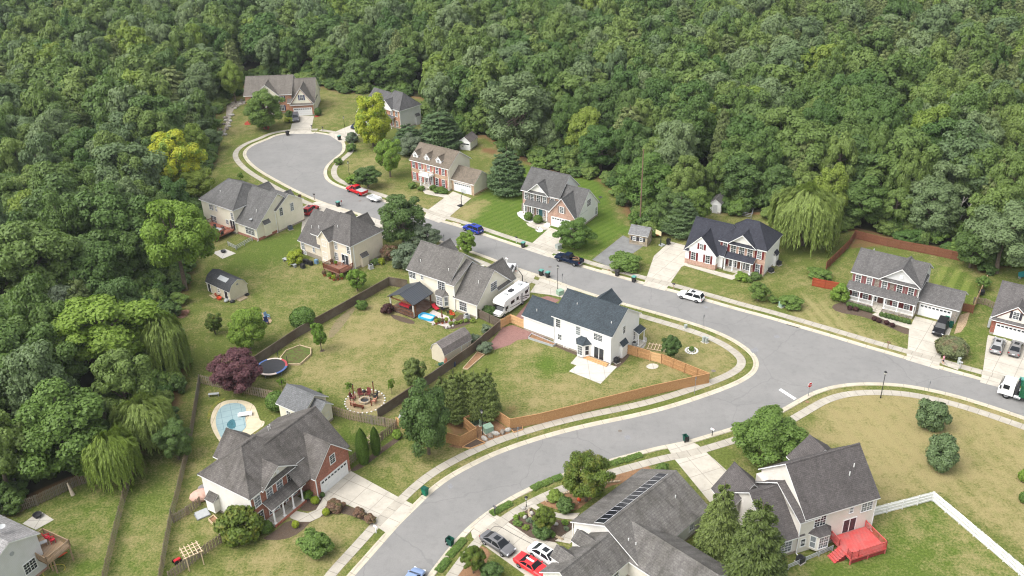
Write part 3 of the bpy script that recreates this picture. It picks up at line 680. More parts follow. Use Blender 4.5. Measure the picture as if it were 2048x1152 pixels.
    def column(s, x, y, z0, z1, r=.12, m=None, sq=False):
        b = MB()
        if sq: b.box(x-r,x+r,y-r,y+r,z0,z1)
        else: b.tube((x,y,z0),(x,y,z1),r,r*.85,12)
        b.box(x-r*1.4,x+r*1.4,y-r*1.4,y+r*1.4,z0,z0+.16); b.box(x-r*1.4,x+r*1.4,y-r*1.4,y+r*1.4,z1-.14,z1)
        b.build('column', m or s.trim, s.e)
    def pent(s, x0, x1, y, z0, d, h, rm, name='porch_roof', th=.12, hipped=0):
        """lean-to roof on a front wall at y, projecting to y-d; z0 outer edge, rises by h"""
        s.roof([[(x0,y-d,z0),(x1,y-d,z0),(x1-hipped,y,z0+h),(x0+hipped,y,z0+h)]]+([[(x0,y,z0),(x0,y-d,z0),(x0+hipped,y,z0+h)],[(x1,y-d,z0),(x1,y,z0),(x1-hipped,y,z0+h)]] if hipped else []), rm, th, name, caps=False)
    def vent(s, x, y, z):
        b = MB(); b.tube((x,y,z-.3),(x,y,z+.38),.07,.07,8); b.build('vent_pipe', VENT, s.e)
    def spout(s, x, y, z1):
        b = MB(); b.box(x-.05,x+.05,y-.05,y+.05,.1,z1); b.box(x-.05,x+.05,y-.35,y-.05,.08,.18); b.build('downspout', s.trim, s.e)
    def bay(s, x0, x1, y, d, z0, z1, wm, rm, glass=None, roofh=.75):
        """bay window with angled cheeks on a front wall"""
        c = d*.8; pl = [(x0,y+.05),(x0+c,y-d),(x1-c,y-d),(x1,y+.05)]
        b = MB(); b.prism(pl, z0, z1); f = b.build('bay', wm, s.e)
        e = .2; q = [(x0-e,y+.02,z1),(x0+c-e*.5,y-d-e,z1),(x1-c+e*.5,y-d-e,z1),(x1+e,y+.02,z1)]; t0 = (x0+c,y+.02,z1+roofh); t1 = (x1-c,y+.02,z1+roofh)
        s.roof([[q[1],q[2],t1,t0],[q[0],q[1],t0],[q[2],q[3],t1]], rm, .1, 'bay_roof')
        zc = (z0+z1)/2+.05; hh = min(1.7, z1-z0-.55)
        s.win('f', y-d, (x0+x1)/2, zc, (x1-x0-2*c)*.42, hh, n=2, glass=glass)
        for sg, (pa, pb) in ((-1,(pl[0],pl[1])),(1,(pl[2],pl[3]))):
            A, B = Vector(pa), Vector(pb); u = (B-A).normalized(); n = Vector((u.y,-u.x))
            def Q(a, z, dd, A=A, u=u, n=n): p = A+u*a+n*dd; return (p.x,p.y,z)
            L = (B-A).length; mb = MB(); pn = MB()
            def qb(m, a0,a1,z0_,z1_,d0,d1):
                m.mesh([Q(a,z,dd) for dd in (d1,d0) for a,z in ((a0,z0_),(a1,z0_),(a1,z1_),(a0,z1_))],[(0,1,2,3),(7,6,5,4),(0,4,5,1),(1,5,6,2),(2,6,7,3),(3,7,4,0)])
            w_ = min(.6, L*.55); a0 = L/2-w_/2
            for (i,j,k,l) in ((a0-.07,a0,zc-hh/2,zc+hh/2),(a0+w_,a0+w_+.07,zc-hh/2,zc+hh/2),(a0-.07,a0+w_+.07,zc+hh/2,zc+hh/2+.08),(a0-.07,a0+w_+.07,zc-hh/2-.08,zc-hh/2),(a0,a0+w_,zc-.03,zc+.03)): qb(mb,i,j,k,l,0,.06)
            qb(pn,a0,a0+w_,zc-hh/2,zc+hh/2,.004,.02)
            ff = mb.build('window', s.trim, s.e); pn.build('pane', glass or GLASS, ff)
    def chimneybox(s, side, plane, a, w, d, z1, wm, rm, z0=0):
        """fireplace bump-out with a little lean-to roof"""
        Q = s.face(side, plane); b = MB(); s.fbox(b,Q,a-w/2,a+w/2,z0,z1,-.05,d); b.build('fireplace_box', wm, s.e)
        q = [Q(a-w/2-.1,z1,d+.12),Q(a+w/2+.1,z1,d+.12),Q(a+w/2+.1,z1+.75,.01),Q(a-w/2-.1,z1+.75,.01)]
        s.roof([q], rm, .08, 'fireplace_roof', caps=False)
    def railing(s, pts, z0, h=.9, m=None, name='porch_railing', sp=.16):
        rail(pts, z0, h, m or s.trim, s.e, name, sp)
def rail(pts, z0, h, m, parent, name='railing', sp=.16, top=.07):
    b = MB()
    for (xa,ya),(xb,yb) in zip(pts, pts[1:]):
        A, B = Vector((xa,ya,0)), Vector((xb,yb,0)); L = (B-A).length; d = (B-A)/L; rz = math.atan2(d.y,d.x); mid = (A+B)/2
        b.obox((mid.x,mid.y,z0+h-top/2), L, .1, top, rz); b.obox((mid.x,mid.y,z0+.12), L, .05, .06, rz)
        n = max(1,int(L/sp))
        for i in range(n):
            p = A+d*(i+.5)*L/n; b.obox((p.x,p.y,z0+h/2), .045, .045, h-.1, rz)
        for p in (A,B): b.obox((p.x,p.y,z0+h/2+.02), .11, .11, h+.06, rz)
    return b.build(name, m, parent)

R_H1 = m_shingle('shingle weathered brown', S(102,97,91)); R_H2 = m_shingle('shingle slate grey', S(87,86,86)); R_H3 = m_shingle('shingle tan brown', S(108,99,88))
R_H4 = m_shingle('shingle mid grey', S(89,88,87)); R_H5 = m_shingle('shingle grey', S(92,91,90)); R_H6 = m_shingle('shingle brown grey', S(90,87,85)); R_H7 = m_shingle('shingle heather grey', S(98,95,92))
R_H8 = m_shingle('shingle blue charcoal', S(60,67,72), .12); R_H9 = m_shingle('shingle dark slate', S(54,55,62), .15); R_H10 = m_shingle('shingle pewter', S(91,89,88)); R_H11 = m_shingle('shingle taupe grey', S(91,88,87))
R_H12 = m_shingle('shingle driftwood', S(96,92,89), .35); R_H13 = m_shingle('shingle pale grey', S(132,130,129)); R_H14 = m_shingle('shingle aged grey', S(103,100,97), .4); R_H15 = m_shingle('shingle dark umber', S(84,80,79))
W_CREAM = m_siding('cream siding', S(231,225,207,.95)); W_CREAM2 = m_siding('beige siding', S(224,212,193,.95)); W_WHITE = m_siding('white siding', S(238,237,235,.95), .05); W_OFF = m_siding('off white siding', S(228,225,219,.95))
W_GREY = m_siding('pale grey siding', S(211,211,211,.95)); W_LIN = m_siding('linen siding', S(222,216,207,.95))
B_RED = m_brick('red brick', S(158,88,68), S(180,106,84), S(190,170,155)); B_ORA = m_brick('orange brick', S(172,112,82), S(192,135,104), S(200,180,160)); B_TAN = m_brick('tan mixed brick', S(176,142,112), S(204,172,142), S(205,190,170)); B_ROSE = m_brick('rose brick', S(172,128,110), S(196,156,136), S(205,190,175)); B_DEEP = m_brick('deep red brick', S(142,70,52), S(160,86,64), S(170,140,125))
ST_GREY = m_stone('grey fieldstone', [S(110,102,95),S(150,142,132),S(128,112,98),S(172,164,154),S(138,130,124)])
ST_TAN = m_stone('tan fieldstone', [S(130,110,85),S(178,158,128),S(150,132,108),S(196,182,155),S(118,104,88)], 2.2)

def H_1():
    h = House('brick_house', 'brick and cream house with blue shutters at the head of the cul-de-sac', (-60.65,256.73), 2.2)
    BR = dict(f=B_ORA, s=W_CREAM)
    h.gable(-13.4,0.2,2.4,14.6,5.5,9.4,'x',dict(f=B_ORA,l=W_CREAM,r=W_CREAM,b=W_CREAM),R_H1)
    h.gable(-1.4,6.6,1.6,13.4,3.2,8.6,'x',dict(f=B_ORA,s=W_CREAM),R_H1)
    h.gable(-.35,6.5,-.4,8,3.3,7.9,'y',dict(f=B_ORA,s=W_CREAM),R_H1)
    b = MB(); b.prism([(.0,-.075),(6.15,-.075),(6.15,-.02),(.0,-.02)],2.75,3.55); b.build('fascia_band', W_CREAM, h.e)
    g = MB(); g.face([(.25,-.11,3.5),(5.9,-.11,3.5),(3.07,-.11,7.3)]); g.face([(.25,-.05,3.5),(3.07,-.05,7.3),(5.9,-.05,3.5)]); g.build('gable_siding', W_CREAM, h.e)
    h.pent(-.2,6.35,-.05,3.2,.45,.5,R_H1)
    h.win('f',-.12,3.2,5.2,.85,1.4,sh=NAVY_SH)
    h.garage('f',-.08,3.1,4.9)
    h.win('f',2.72,-3.2,4.2,.8,1.5,sh=NAVY_SH,n=2); h.win('f',2.72,-3.4,1.6,.8,1.5,sh=NAVY_SH,n=2); h.win('f',2.72,-10.5,4.2,.9,1.5,sh=NAVY_SH); h.win('f',2.72,-10.5,1.5,.9,1.5)
    h.gable(-10.4,-3.4,1.85,8,5.4,8.6,'y',dict(f=W_CREAM,s=W_CREAM),R_H1,z0=.1)
    h.win('f',2.15,-6.9,4.3,.9,1.6,n=2); h.door('f',2.15,-6.9,.35)
    h.pent(-9,-4.8,1.9,2.8,1.5,.5,R_H1)
    for x in (-8.8,-5.0): h.column(x,.6,.2,2.75)
    b = MB(); b.box(-9,-4.8,.4,1.9,0,.3); b.build('porch_floor', CONC, h.e)
    b = MB(); b.box(-13.6,-13.1,5,10,.6,.75); b.build('side_deck', WHITE, h.e)
    h.vent(-1.6,10.5,8.6)
def H_2():
    h = House('hip_roof_house', 'grey sided house with hip roof half hidden behind a yellowing tree', (-28.94,242.69), 45.6)
    W = dict(l=B_ORA,f=W_GREY,s=W_GREY)
    h.hip(-.35,7.5,-.7,8.4,5.3,(3.6,2.0,8.9),(3.6,5.3,8.9),R_H2,W)
    h.gable(-.3,6.6,6.4,13.8,5.2,8.2,'y',W,R_H2)
    h.gable(-3.7,3,8.4,13.8,3.0,6.2,'x',W,R_H2)
    h.gable(-.9,3.6,1.9,7.1,5.35,7.5,'x',dict(f=W_OFF,s=W_OFF),R_H2,z0=4.6,og=.5)
    h.garage('l',-3.4,11.1,4.8)
    for y_ in (1.0,3.0,6.0): h.win('l',-.05,y_,4.1,.8,1.4)
    h.win('l',-.05,1.0,1.4,.8,1.5); h.door('l',-.05,3.4,.3); h.win('l',-.05,6.0,1.4,.8,1.5)
    h.chimneybox('f',-.36,5.9,1.4,.45,2.4,W_GREY,R_H2); h.spout(-.05,-.42,5.2); h.spout(7.15,-.42,5.2)
    h.roof([[(-1.6,1.6,2.7),(-1.6,7.4,2.7),(-.02,7.4,3.3),(-.02,1.6,3.3)]],R_H2,.12,'porch_roof',caps=False)
    for y_ in (2.0,7.0): h.column(-1.4,y_,.1,2.6,.1)
def H_3():
    h = House('colonial_house', 'tan brick colonial with faded red shutters, three dormers and a white portico', (-22.99,205.86), -36)
    a = h.gable(-.15,11.7,-.1,8.4,5.4,8.4,'x',dict(f=B_TAN,s=W_CREAM),R_H3)
    h.gable(11.0,18.1,.75,7.2,2.75,5.1,'x',dict(f=B_TAN,s=W_CREAM),R_H3,fm=B_TAN)
    y = .22
    for x in (1.0,2.83,5.46,7.98,9.82): h.win('f',y,x,4.3,.8,1.5,sh=PINK_SH)
    for x in (1.02,2.8,7.81,9.73): h.win('f',y,x,1.5,.85,1.8,sh=PINK_SH)
    h.door('f',y,5.4,.4,1.0,2.1)
    for xc in (1.25,4.7,8.15):
        h.gable(xc-.9,xc+.9,.6,3.6,6.55,7.6,'y',W_WHITE,R_H3,ov=.15,z0=5.6,th=.1)
        h.win('f',.75,xc,6.2,.6,1.0,g=(2,2))
    b = MB(); b.box(4.1,6.9,-1.6,.2,0,.4); b.box(4.6,6.4,-2.0,-1.6,0,.2); b.build('porch_floor', CONC, h.e)
    b = MB(); b.box(4.0,7.0,-1.7,.21,2.85,3.15); b.build('portico_roof', WHITE, h.e)
    for x in (4.25,6.75):
        for yy in (-1.45,-.1): h.column(x,yy,.4,2.85,.13)
    h.railing([(4.15,.1),(4.15,-1.55),(6.85,-1.55),(6.85,.1)],3.15,.8)
    h.garage('f',1.07,14.55,4.75); h.spout(11.3,.1,5.3)
    h.vent(7,6,7.2)
def H_4():
    h = House('grey_brick_house', 'rose brick house with grey roof on the bright striped green lawn', (2.41,186.03), -34.1)
    h.gable(0,9.7,-.1,8.6,5.5,9.3,'x',dict(f=B_ROSE,s=W_WHITE),R_H4)
    y = .22
    h.gable(1.7,7.2,-.45,5,5.5,7.95,'y',W_OFF,R_H4,z0=5.3,og=.5); h.pent(2.0,6.9,.1,5.45,.42,.5,R_H4,'gable_pent')
    for x in (1.29,2.75,4.36,5.85,7.8): h.win('f',y,x,4.25,.85,1.45,sh=TAUPE_SH)
    for x in (.95,2.6): h.win('f',y,x,1.4,.85,1.7,sh=TAUPE_SH)
    TEAL = m_plain('teal door', S(60,110,115), .5)
    h.door('f',y,4.9,.3,1.0,2.1,TEAL); h.win('f',y,7.0,1.5,.8,1.7)
    h.pent(1.4,7.3,.1,2.8,1.3,.85,R_H4)
    b = MB(); b.box(1.3,7.4,-1.2,.2,0,.3); b.build('porch_floor', CONC, h.e)
    for x in (1.6,3.4,7.1): h.column(x,-1.0,.3,2.7,.1,sq=True)
    h.gable(7.2,15.1,-1.6,7.7,2.95,7.6,'x',dict(f=B_ROSE,s=W_WHITE),R_H4)
    h.gable(8.3,14.8,-2.5,3,3.0,6.9,'y',dict(f=B_ROSE,s=W_WHITE),R_H4)
    h.garage('f',-2.2,11.55,4.8); h.win('f',-2.2,11.5,4.2,.85,1.3,sh=TAUPE_SH)
    h.win('r',14.8,3.3,4.5,.7,1.4,n=2,glass=GLASSD); h.win('r',14.8,6.6,1.4,.8,1.6)
    b = MB(); b.lathe([(.02,0),(.3,.05),(.45,.16)],(15.35,7.4,4.2),14); b.tube((15.1,7.3,3.2),(15.35,7.4,4.2),.03); b.build('satellite_dish', DARKG, h.e)
def H_5():
    h = House('cream_house', 'cream sided house with steep grey roof and red wooden deck beside the woods', (-65.02,184.24), -37)
    W = dict(f=W_CREAM,s=W_CREAM)
    h.hip(-1.7,9.5,.2,12.2,5.6,(1.6,6.2,9.0),(6.2,6.2,9.0),R_H5,W)
    h.gable(4.6,9.4,7.0,12.4,5.4,7.4,'y',W,R_H5,z0=.0)
    h.roof([[(8.0,.5,2.8),(15.8,.5,2.8),(15.8,7.3,8.4),(8.0,7.3,8.4)],[(15.8,14.0,2.9),(8,14.0,2.9),(8,7.3,8.4),(15.8,7.3,8.4)]],R_H5)
    b = MB(); prof = [(.85,0),(13.7,0),(13.7,2.95),(7.3,8.15),(.85,2.9)]
    b.face([(15.5,p[0],p[1]) for p in prof]); b.face([(8.3,p[0],p[1]) for p in prof][::-1]); b.face([(8.3,.85,0),(15.5,.85,0),(15.5,.85,2.9),(8.3,.85,2.9)]); b.face([(15.5,13.7,0),(8.3,13.7,0),(8.3,13.7,2.95),(15.5,13.7,2.95)])
    b.build('wall', W_CREAM, h.e)
    h.gable(11.0,16.2,5.9,13.7,5.0,7.5,'x',W,R_H5)
    h.gable(11.4,15.8,9.0,12.6,4.6,7.0,'y',W,R_H5)
    h.found(8.3,15.53,.85,13.7,.55,B_RED)
    y = .5
    h.win('f',y,1.9,4.45,.6,1.1,n=2); h.win('f',y,3.5,4.5,.5,1.0); h.win('f',y,8.6,4.0,.7,1.6); h.win('f',y,2.0,1.6,.85,1.7,n=2); h.win('f',y,6.6,2.2,.8,1.0); h.slider('f',y,8.3,.9,1.5)
    h.win('f',.83,13.3,1.8,.85,1.7,n=3)
    h.win('r',15.92,7.4,4.3,.8,1.7); h.win('r',15.92,10.4,4.3,.8,1.7)
    h.chimneybox('r',15.5,3.4,1.6,.5,3.1,W_CREAM,R_H5,.5)
    h.vent(2.5,3,7.2); h.vent(13.4,3.2,5.4); h.spout(15.55,.8,2.8); h.spout(15.95,5.75,5)
    b = MB(); b.lathe([(.02,0),(.25,.05),(.36,.14)],(13.2,1.5,4.0),12); b.tube((13.2,1.6,3.4),(13.2,1.5,4.0),.03); b.build('satellite_dish', LGREY, h.e)
def H_6():
    h = House('beige_house', 'beige house with hip roof and small raised brown deck backing onto the open lawn', (-34.09,163.45), -38.5)
    W = dict(f=W_CREAM2,s=W_CREAM2)
    h.hip(-5.4,4.5,.0,9.1,5.4,(-2.3,4.5,9.2),(.6,4.5,9.2),R_H6,W)
    h.roof([[(-10.4,-.6,2.9),(-3.8,-.6,2.9),(-3.8,4.6,7.9),(-10.4,4.6,7.9)],[(-3.8,10.0,2.9),(-10.4,10.0,2.9),(-10.4,4.6,7.9),(-3.8,4.6,7.9)]],R_H6)
    b = MB(); prof = [(-.25,0),(9.6,0),(9.6,3.0),(4.6,7.6),(-.25,2.9)]
    b.face([(-10.1,p[0],p[1]) for p in prof][::-1]); b.face([(-4,p[0],p[1]) for p in prof]); b.face([(-10.1,-.25,0),(-4,-.25,0),(-4,-.25,2.9),(-10.1,-.25,2.9)]); b.face([(-4,9.6,0),(-10.1,9.6,0),(-10.1,9.6,3),(-4,9.6,3)])
    b.build('wall', W_CREAM2, h.e); h.found(-10.1,-4,-.25,9.6,.9)
    h.roof([[(-6.4,-.3,5.4),(-2.2,-.3,5.4),(-2.2,4.5,9.1),(-6.4,4.5,9.1)]],R_H6,name='step_roof')
    b = MB(); b.box(-5.0,-3.4,-.1,1.5,0,5.3); b.build('wall', W_CREAM2, h.e)
    h.gable(-3.8,-.4,-.95,4,5.4,7.35,'y',W,R_H6)
    h.gable(-6.9,-3.3,6.5,9.9,5.0,7.0,'y',W,R_H6); h.gable(-3.2,.6,6.5,10.6,5.0,7.2,'y',W,R_H6)
    h.win('f',-.6,-2.1,4.6,.6,1.4,n=2); h.win('f',-.6,-2.3,1.7,.6,1.7,n=2)
    h.win('f',.3,.1,4.3,.7,1.4); h.win('f',.3,3.6,4.3,.8,1.4); h.win('f',.3,-.1,1.9,.8,1.7); h.slider('f',.3,2.4,.9,1.8)
    h.win('f',-.28,-9.2,1.9,.8,1.6); h.win('f',-.28,-6.0,1.9,.5,.9); h.win('f',-.28,-8.8,.45,.7,.6)
    h.chimneybox('r',4.18,3.4,1.7,.5,2.0,W_CREAM2,R_H6)
    h.spout(4.2,.25,5.3); h.vent(-8.3,1.8,5.4); h.vent(-5,.9,6.6); h.vent(-.9,2.2,7.3)
    b = MB(); b.box(4.12,4.26,.9,1.1,.0,5.2); b.build('corner_trim', WHITE, h.e)
def H_7():
    h = House('cream_two_storey_house', 'cream two storey house with covered patio and motorhome at its side', (-19.04,150.95), -36.1)
    W = dict(f=W_CREAM,s=W_CREAM)
    h.gable(0,10.15,-.1,9.1,5.4,9.35,'x',W,R_H7)
    h.roof([[(9.2,-.25,5.3),(11.2,-.25,5.3),(11.2,5.2,7.9),(9.2,5.2,7.9)],[(11.2,10.4,3.4),(9.2,10.4,3.4),(9.2,5.2,7.9),(11.2,5.2,7.9)]],R_H7,name='step_roof')
    b = MB(); b.box(9.5,10.9,.1,9,0,5.2); prof=[(.1,5.0),(5.2,7.6),(5.2,5.0)]; b.face([(10.9,p[0],p[1]) for p in prof]); b.face([(10.9,p[0],p[1]) for p in prof][::-1]); b.build('wall', W_CREAM, h.e)
    a = h.gable(10.6,16.1,-.15,10.5,2.85,7.5,'x',W,R_H7)
    h.gable(-.4,3.2,5,11.2,5.3,7.4,'y',W,R_H7); h.gable(10.2,16.2,6,11.6,3.0,6.4,'y',W,R_H7)
    y = .22
    h.win('f',y,1.2,4.4,.7,1.2,n=2); h.win('f',y,3.5,4.6,.5,.8); h.win('f',y,7.95,4.2,.75,1.6,n=2); h.win('f',y,10.4,1.5,.6,1.1,g=(1,2)); h.win('f',.17,12.7,1.5,.75,1.7,n=2)
    h.bay(6.6,9.6,y,1.0,.4,2.75,W_CREAM,R_H7)
    h.win('r',15.78,5.2,4.2,.8,1.5,n=2,glass=GLASSD)
    h.vent(2.2,1.6,6.9); h.vent(8.7,1.6,6.9); h.vent(14.3,2.8,5.6); h.spout(15.75,.1,2.8); h.spout(10.95,.05,5.2)
def H_8():
    h = House('white_house', 'plain white house with blue charcoal roof and bare concrete patio on the corner lot', (6.62,132.97), -37.9)
    W = dict(f=W_WHITE,s=W_WHITE)
    h.gable(-.15,11.55,-.3,9.0,5.45,8.5,'x',W,R_H8)
    h.gable(-6.9,.3,.5,6.9,2.9,5.35,'x',W,R_H8,og=.2)
    h.gable(2.4,6.8,6,10.7,5.2,7.1,'y',W,R_H8)
    h.pent(10.5,12.2,6.3,2.9,.01,.0,R_H8) if False else None
    y = .02; D = GLASSD
    h.win('f',y,1.0,4.3,.8,1.5,glass=D); h.win('f',y,4.94,4.2,.75,1.5); h.win('f',y,8.75,4.3,.75,1.1,n=2,glass=D); h.win('f',y,1.35,1.75,.75,.95,glass=D); h.slider('f',y,9.0,.35,1.8,2.1)
    h.win('f',y,2.6,.2,.8,.35,g=(2,0),glass=D)
    h.bay(4.7,7.5,y,1.15,.3,2.6,W_WHITE,R_H8,glass=D,roofh=.9)
    h.win('r',11.23,3.85,4.7,.65,1.3,glass=D); h.win('r',11.23,7.2,1.9,.5,1.5,glass=D)
    h.chimneybox('r',11.23,3.5,1.7,.55,2.2,W_WHITE,R_H8)
    h.vent(3.0,2.6,7.2); h.vent(10.2,1.6,6.6); h.vent(-4.6,1.8,3.9); h.spout(11.2,-.03,5.4); h.spout(.25,-.03,5.4)
    b = MB(); b.box(11.3,12.6,6.9,9.0,0,.3); b.build('porch_floor', CONC, h.e)
    h.roof([[(11.2,6.8,3.2),(12.4,6.8,2.75),(12.4,9.1,2.75),(11.2,9.1,3.2)]],R_H8,.12,'porch_roof',caps=False)
    for yy in (7.0,8.8): h.column(12.2,yy,.3,2.6,.1)
def H_9():
    h = House('red_shutter_house', 'rose brick and white house with dark slate roof and dark red shutters', (39.27,159.37), -33.8)
    h.hip(0,9.5,-.1,8.4,5.4,(3.7,4.15,9.0),(6.0,4.15,9.0),R_H9,dict(f=B_ROSE,s=W_WHITE))
    y = .2
    h.gable(1.9,7.5,-.5,4.5,5.4,7.7,'y',W_OFF,R_H9,z0=5.2,og=.55); h.pent(2.2,7.2,.1,5.3,.5,.5,R_H9,'gable_pent')
    h.win('f',y,1.3,4.25,.75,1.5,sh=RED_SH); h.win('f',y,8.0,4.2,.75,1.5,sh=RED_SH)
    for x in (2.95,6.2): h.win('f',y,x,4.15,.95,1.5)
    h.win('f',y,4.57,4.15,.95,1.5,g=(3,3),glass=GLASSD)
    h.win('f',y,1.2,1.6,.8,1.8,sh=RED_SH); h.win('f',y,7.95,1.3,.8,1.8,sh=RED_SH); h.win('f',y,2.85,1.35,.85,1.7); h.win('f',y,6.1,1.35,.85,1.7)
    h.door('f',y,4.5,.3,1.0,2.1,m_plain('stained door', S(120,75,50), .5))
    h.pent(1.6,7.5,.1,2.75,1.4,.7,R_H9)
    b = MB(); b.box(1.8,7.2,-1.2,.2,0,.35); b.build('porch_floor', CONC, h.e)
    for x in (1.95,3.5,5.1,6.9): h.column(x,-1.05,.35,2.7,.12)
    h.gable(-6.2,1.8,-1.3,8.0,2.9,7.6,'x',W_WHITE,R_H9)
    h.gable(-6.0,.8,-2.3,3.5,2.85,6.4,'y',dict(f=W_WHITE,s=W_WHITE),R_H9)
    b = MB(); b.box(-5.72,.52,-2.06,-1.8,0,1.0); b.box(.3,.54,-1.8,.0,0,1.0); b.build('brick_base', B_ROSE, h.e)
    y2 = -1.99
    h.win('f',y2,-2.5,4.2,.7,1.1,sh=RED_SH); h.win('f',y2,-4.0,1.9,.85,1.6,sh=RED_SH); h.win('f',y2,-1.1,1.9,.85,1.6,sh=RED_SH)
    for x in (-5.9,.7):
        h.roof([[(x-.05,-2.4,2.85),(x+.05 if x>0 else x+1.0,-2.4,2.85),(x+.05 if x>0 else x+1.0,-2.0,3.25),(x-.05,-2.0,3.25)]],R_H9,.08,'return_roof',caps=False) if x < 0 else None
    h.chimneybox('r',9.18,6.0,1.6,.5,2.2,W_WHITE,R_H9)
def H_10():
    h = House('stone_front_house', 'grey stone fronted house with full width white porch and wide double garage', (59.7,145.46), -35.1)
    h.gable(-.05,11.8,-.05,8.95,5.4,8.2,'x',dict(f=ST_GREY,s=W_GREY),R_H10)
    y = .25
    h.gable(4.75,11.9,-.4,5.5,5.45,8.3,'y',W_GREY,R_H10,z0=5.3,og=.5); h.pent(5.2,11.5,.15,5.35,.45,.5,R_H10,'gable_pent')
    b = MB(); b.tube((8.35,.2,6.6),(8.35,-.05,6.6),.3,.3,16); b.build('gable_vent', WHITE, h.e)
    for x in (1.36,3.26,5.85,8.37,10.28): h.win('f',y,x,4.2,.85,1.5,sh=MAR_SH)
    for x in (1.24,3.09,8.21,10.09): h.win('f',y,x,1.45,.85,1.6,sh=RED_SH)
    h.door('f',y,5.65,.55,1.0,2.05,m_plain('brown door', S(95,62,52), .5))
    h.pent(-.1,11.8,.2,2.75,1.7,.85,R_H10)
    b = MB(); b.box(0,11.6,-1.45,.25,0,.55,0); b.build('porch_base', ST_GREY, h.e)
    b = MB(); b.box(-.03,11.63,-1.48,.22,.55,.62); b.build('porch_floor', CONC, h.e)
    b = MB()
    for i in range(3): b.box(4.9,6.5,-1.48-.3*(3-i),-1.48-.3*(2-i),0,.18*(i+1))
    b.build('steps', CONC, h.e)
    xs = (.12,2.35,4.7,6.7,8.9,11.45)
    for x in xs: h.column(x,-1.35,.62,2.68,.11)
    h.railing([(.12,.15),(.12,-1.35),(2.35,-1.35),(4.7,-1.35)],.62,.85); h.railing([(6.7,-1.35),(8.9,-1.35),(11.45,-1.35)],.62,.85)
    h.gable(11.2,18.35,.4,7.2,2.8,4.9,'x',dict(f=ST_GREY,s=W_GREY),R_H10)
    h.garage('f',.72,14.6,4.95); h.spout(11.55,.1,5.3)
    h.vent(1.9,6.1,7.4)
def H_11():
    h = House('brick_garage_house', 'red brick garage end of a house with charcoal shuttered gable, cut by the frame', (79.36,133.14), -35)
    h.gable(-.15,14,-.5,8.5,3.2,7.8,'x',dict(f=B_DEEP,s=W_LIN),R_H11)
    h.gable(0.0,6.9,-.95,6,3.25,6.2,'y',dict(f=B_DEEP,s=W_LIN),R_H11)
    b = MB(); b.box(.3,6.6,-.68,-.6,2.85,3.3); b.build('fascia_band', WHITE, h.e)
    g = MB(); g.face([(.75,-.72,3.3),(6.15,-.72,3.3),(3.45,-.72,5.65)]); g.face([(.75,-.66,3.3),(3.45,-.66,5.65),(6.15,-.66,3.3)]); g.build('gable_siding', W_LIN, h.e)
    h.pent(.1,6.8,-.6,2.9,.5,.5,R_H11,'gable_pent')
    h.win('f',-.73,3.44,4.45,.85,1.25,sh=CHAR_SH); h.garage('f',-.63,3.5,4.9)
def H_12():
    h = House('red_brick_house', 'large red brick house with porch, double garage and covered pool behind', (-33.31,90.0), 56.8)
    h.hip(0,9.75,-.05,9.55,5.4,(4.0,4.85,9.2),(6.5,4.85,9.2),R_H12,dict(f=B_RED,l=W_OFF,s=W_LIN))
    y = .25
    h.gable(1.95,8.1,-.35,4.5,5.4,7.35,'y',W_LIN,R_H12,z0=5.2,og=.5); h.pent(2.3,7.8,.1,5.3,.42,.5,R_H12,'gable_pent')
    b = MB(); b.tube((5.0,.2,6.3),(5.0,-.03,6.3),.28,.28,16); b.build('gable_vent', WHITE, h.e)
    for x in (1.33,3.38,5.16,7.04,8.65): h.win('f',y,x,4.1,.95,1.55)
    h.win('f',y,1.35,1.45,.95,1.7); h.win('f',y,3.3,1.6,.95,1.7); h.win('f',y,7.2,1.6,.95,1.7); h.door('f',y,5.1,.4,1.0,2.1,m_plain('walnut door', S(90,55,40), .5))
    h.pent(1.9,8.1,.15,2.75,1.55,.65,R_H12,hipped=.0)
    b = MB(); b.box(2.0,7.5,-1.45,.25,0,.3); b.build('porch_floor', CONC, h.e)
    b = MB(); b.box(1.9,7.6,-1.6,-1.45,0,.33); b.build('porch_edge', B_RED, h.e)
    for x in (2.25,3.9,5.6,7.25): h.column(x,-1.25,.33,2.7,.13)
    # wing running back over the garage
    h.roof([[(6.4,-2.0,3.6),(16.2,-2.0,3.6),(16.2,3.5,8.3),(6.4,3.5,8.3)],[(16.2,11.6,3.3),(6.4,11.6,3.3),(6.4,3.5,8.3),(16.2,3.5,8.3)]],R_H12,trim=R_H12)
    b = MB(); prof = [(-1.7,0),(11.2,0),(11.2,3.2),(3.5,8.05),(-1.7,3.6)]
    b.face([(15.8,p[0],p[1]) for p in prof]); b.face([(8.9,-1.7,0),(15.8,-1.7,0),(15.8,-1.7,3.6),(8.9,-1.7,3.6)],1); b.face([(8.9,-1.7,0),(8.9,-1.7,3.6),(8.9,.4,5.2),(8.9,.4,0)],1); b.face([(15.8,11.2,0),(6.7,11.2,0),(6.7,11.2,3.2),(15.8,11.2,3.2)]); b.face([(6.7,11.2,0),(6.7,9,0),(6.7,9,4.5),(6.7,11.2,3.2)])
    b.build('wall', [W_LIN, B_RED], h.e)
    h.gable(8.5,15.7,-2.75,4,3.5,7.1,'y',dict(f=B_RED,s=B_RED),R_H12)
    h.win('f',-2.44,12.3,4.3,.9,1.3); h.garage('f',-2.44,12.2,5.0,2.2)
    h.gable(4.4,10.4,6.5,11.8,4.3,7.1,'y',W_LIN,R_H12)
    h.chimneybox('l',.27,7.3,1.5,.9,2.4,W_OFF,R_H12,.6)
    h.vent(11.5,8.3,5.6); h.vent(12.1,8.6,5.4); h.spout(.22,.2,5.3); h.spout(8.82,-2.5,3.4)
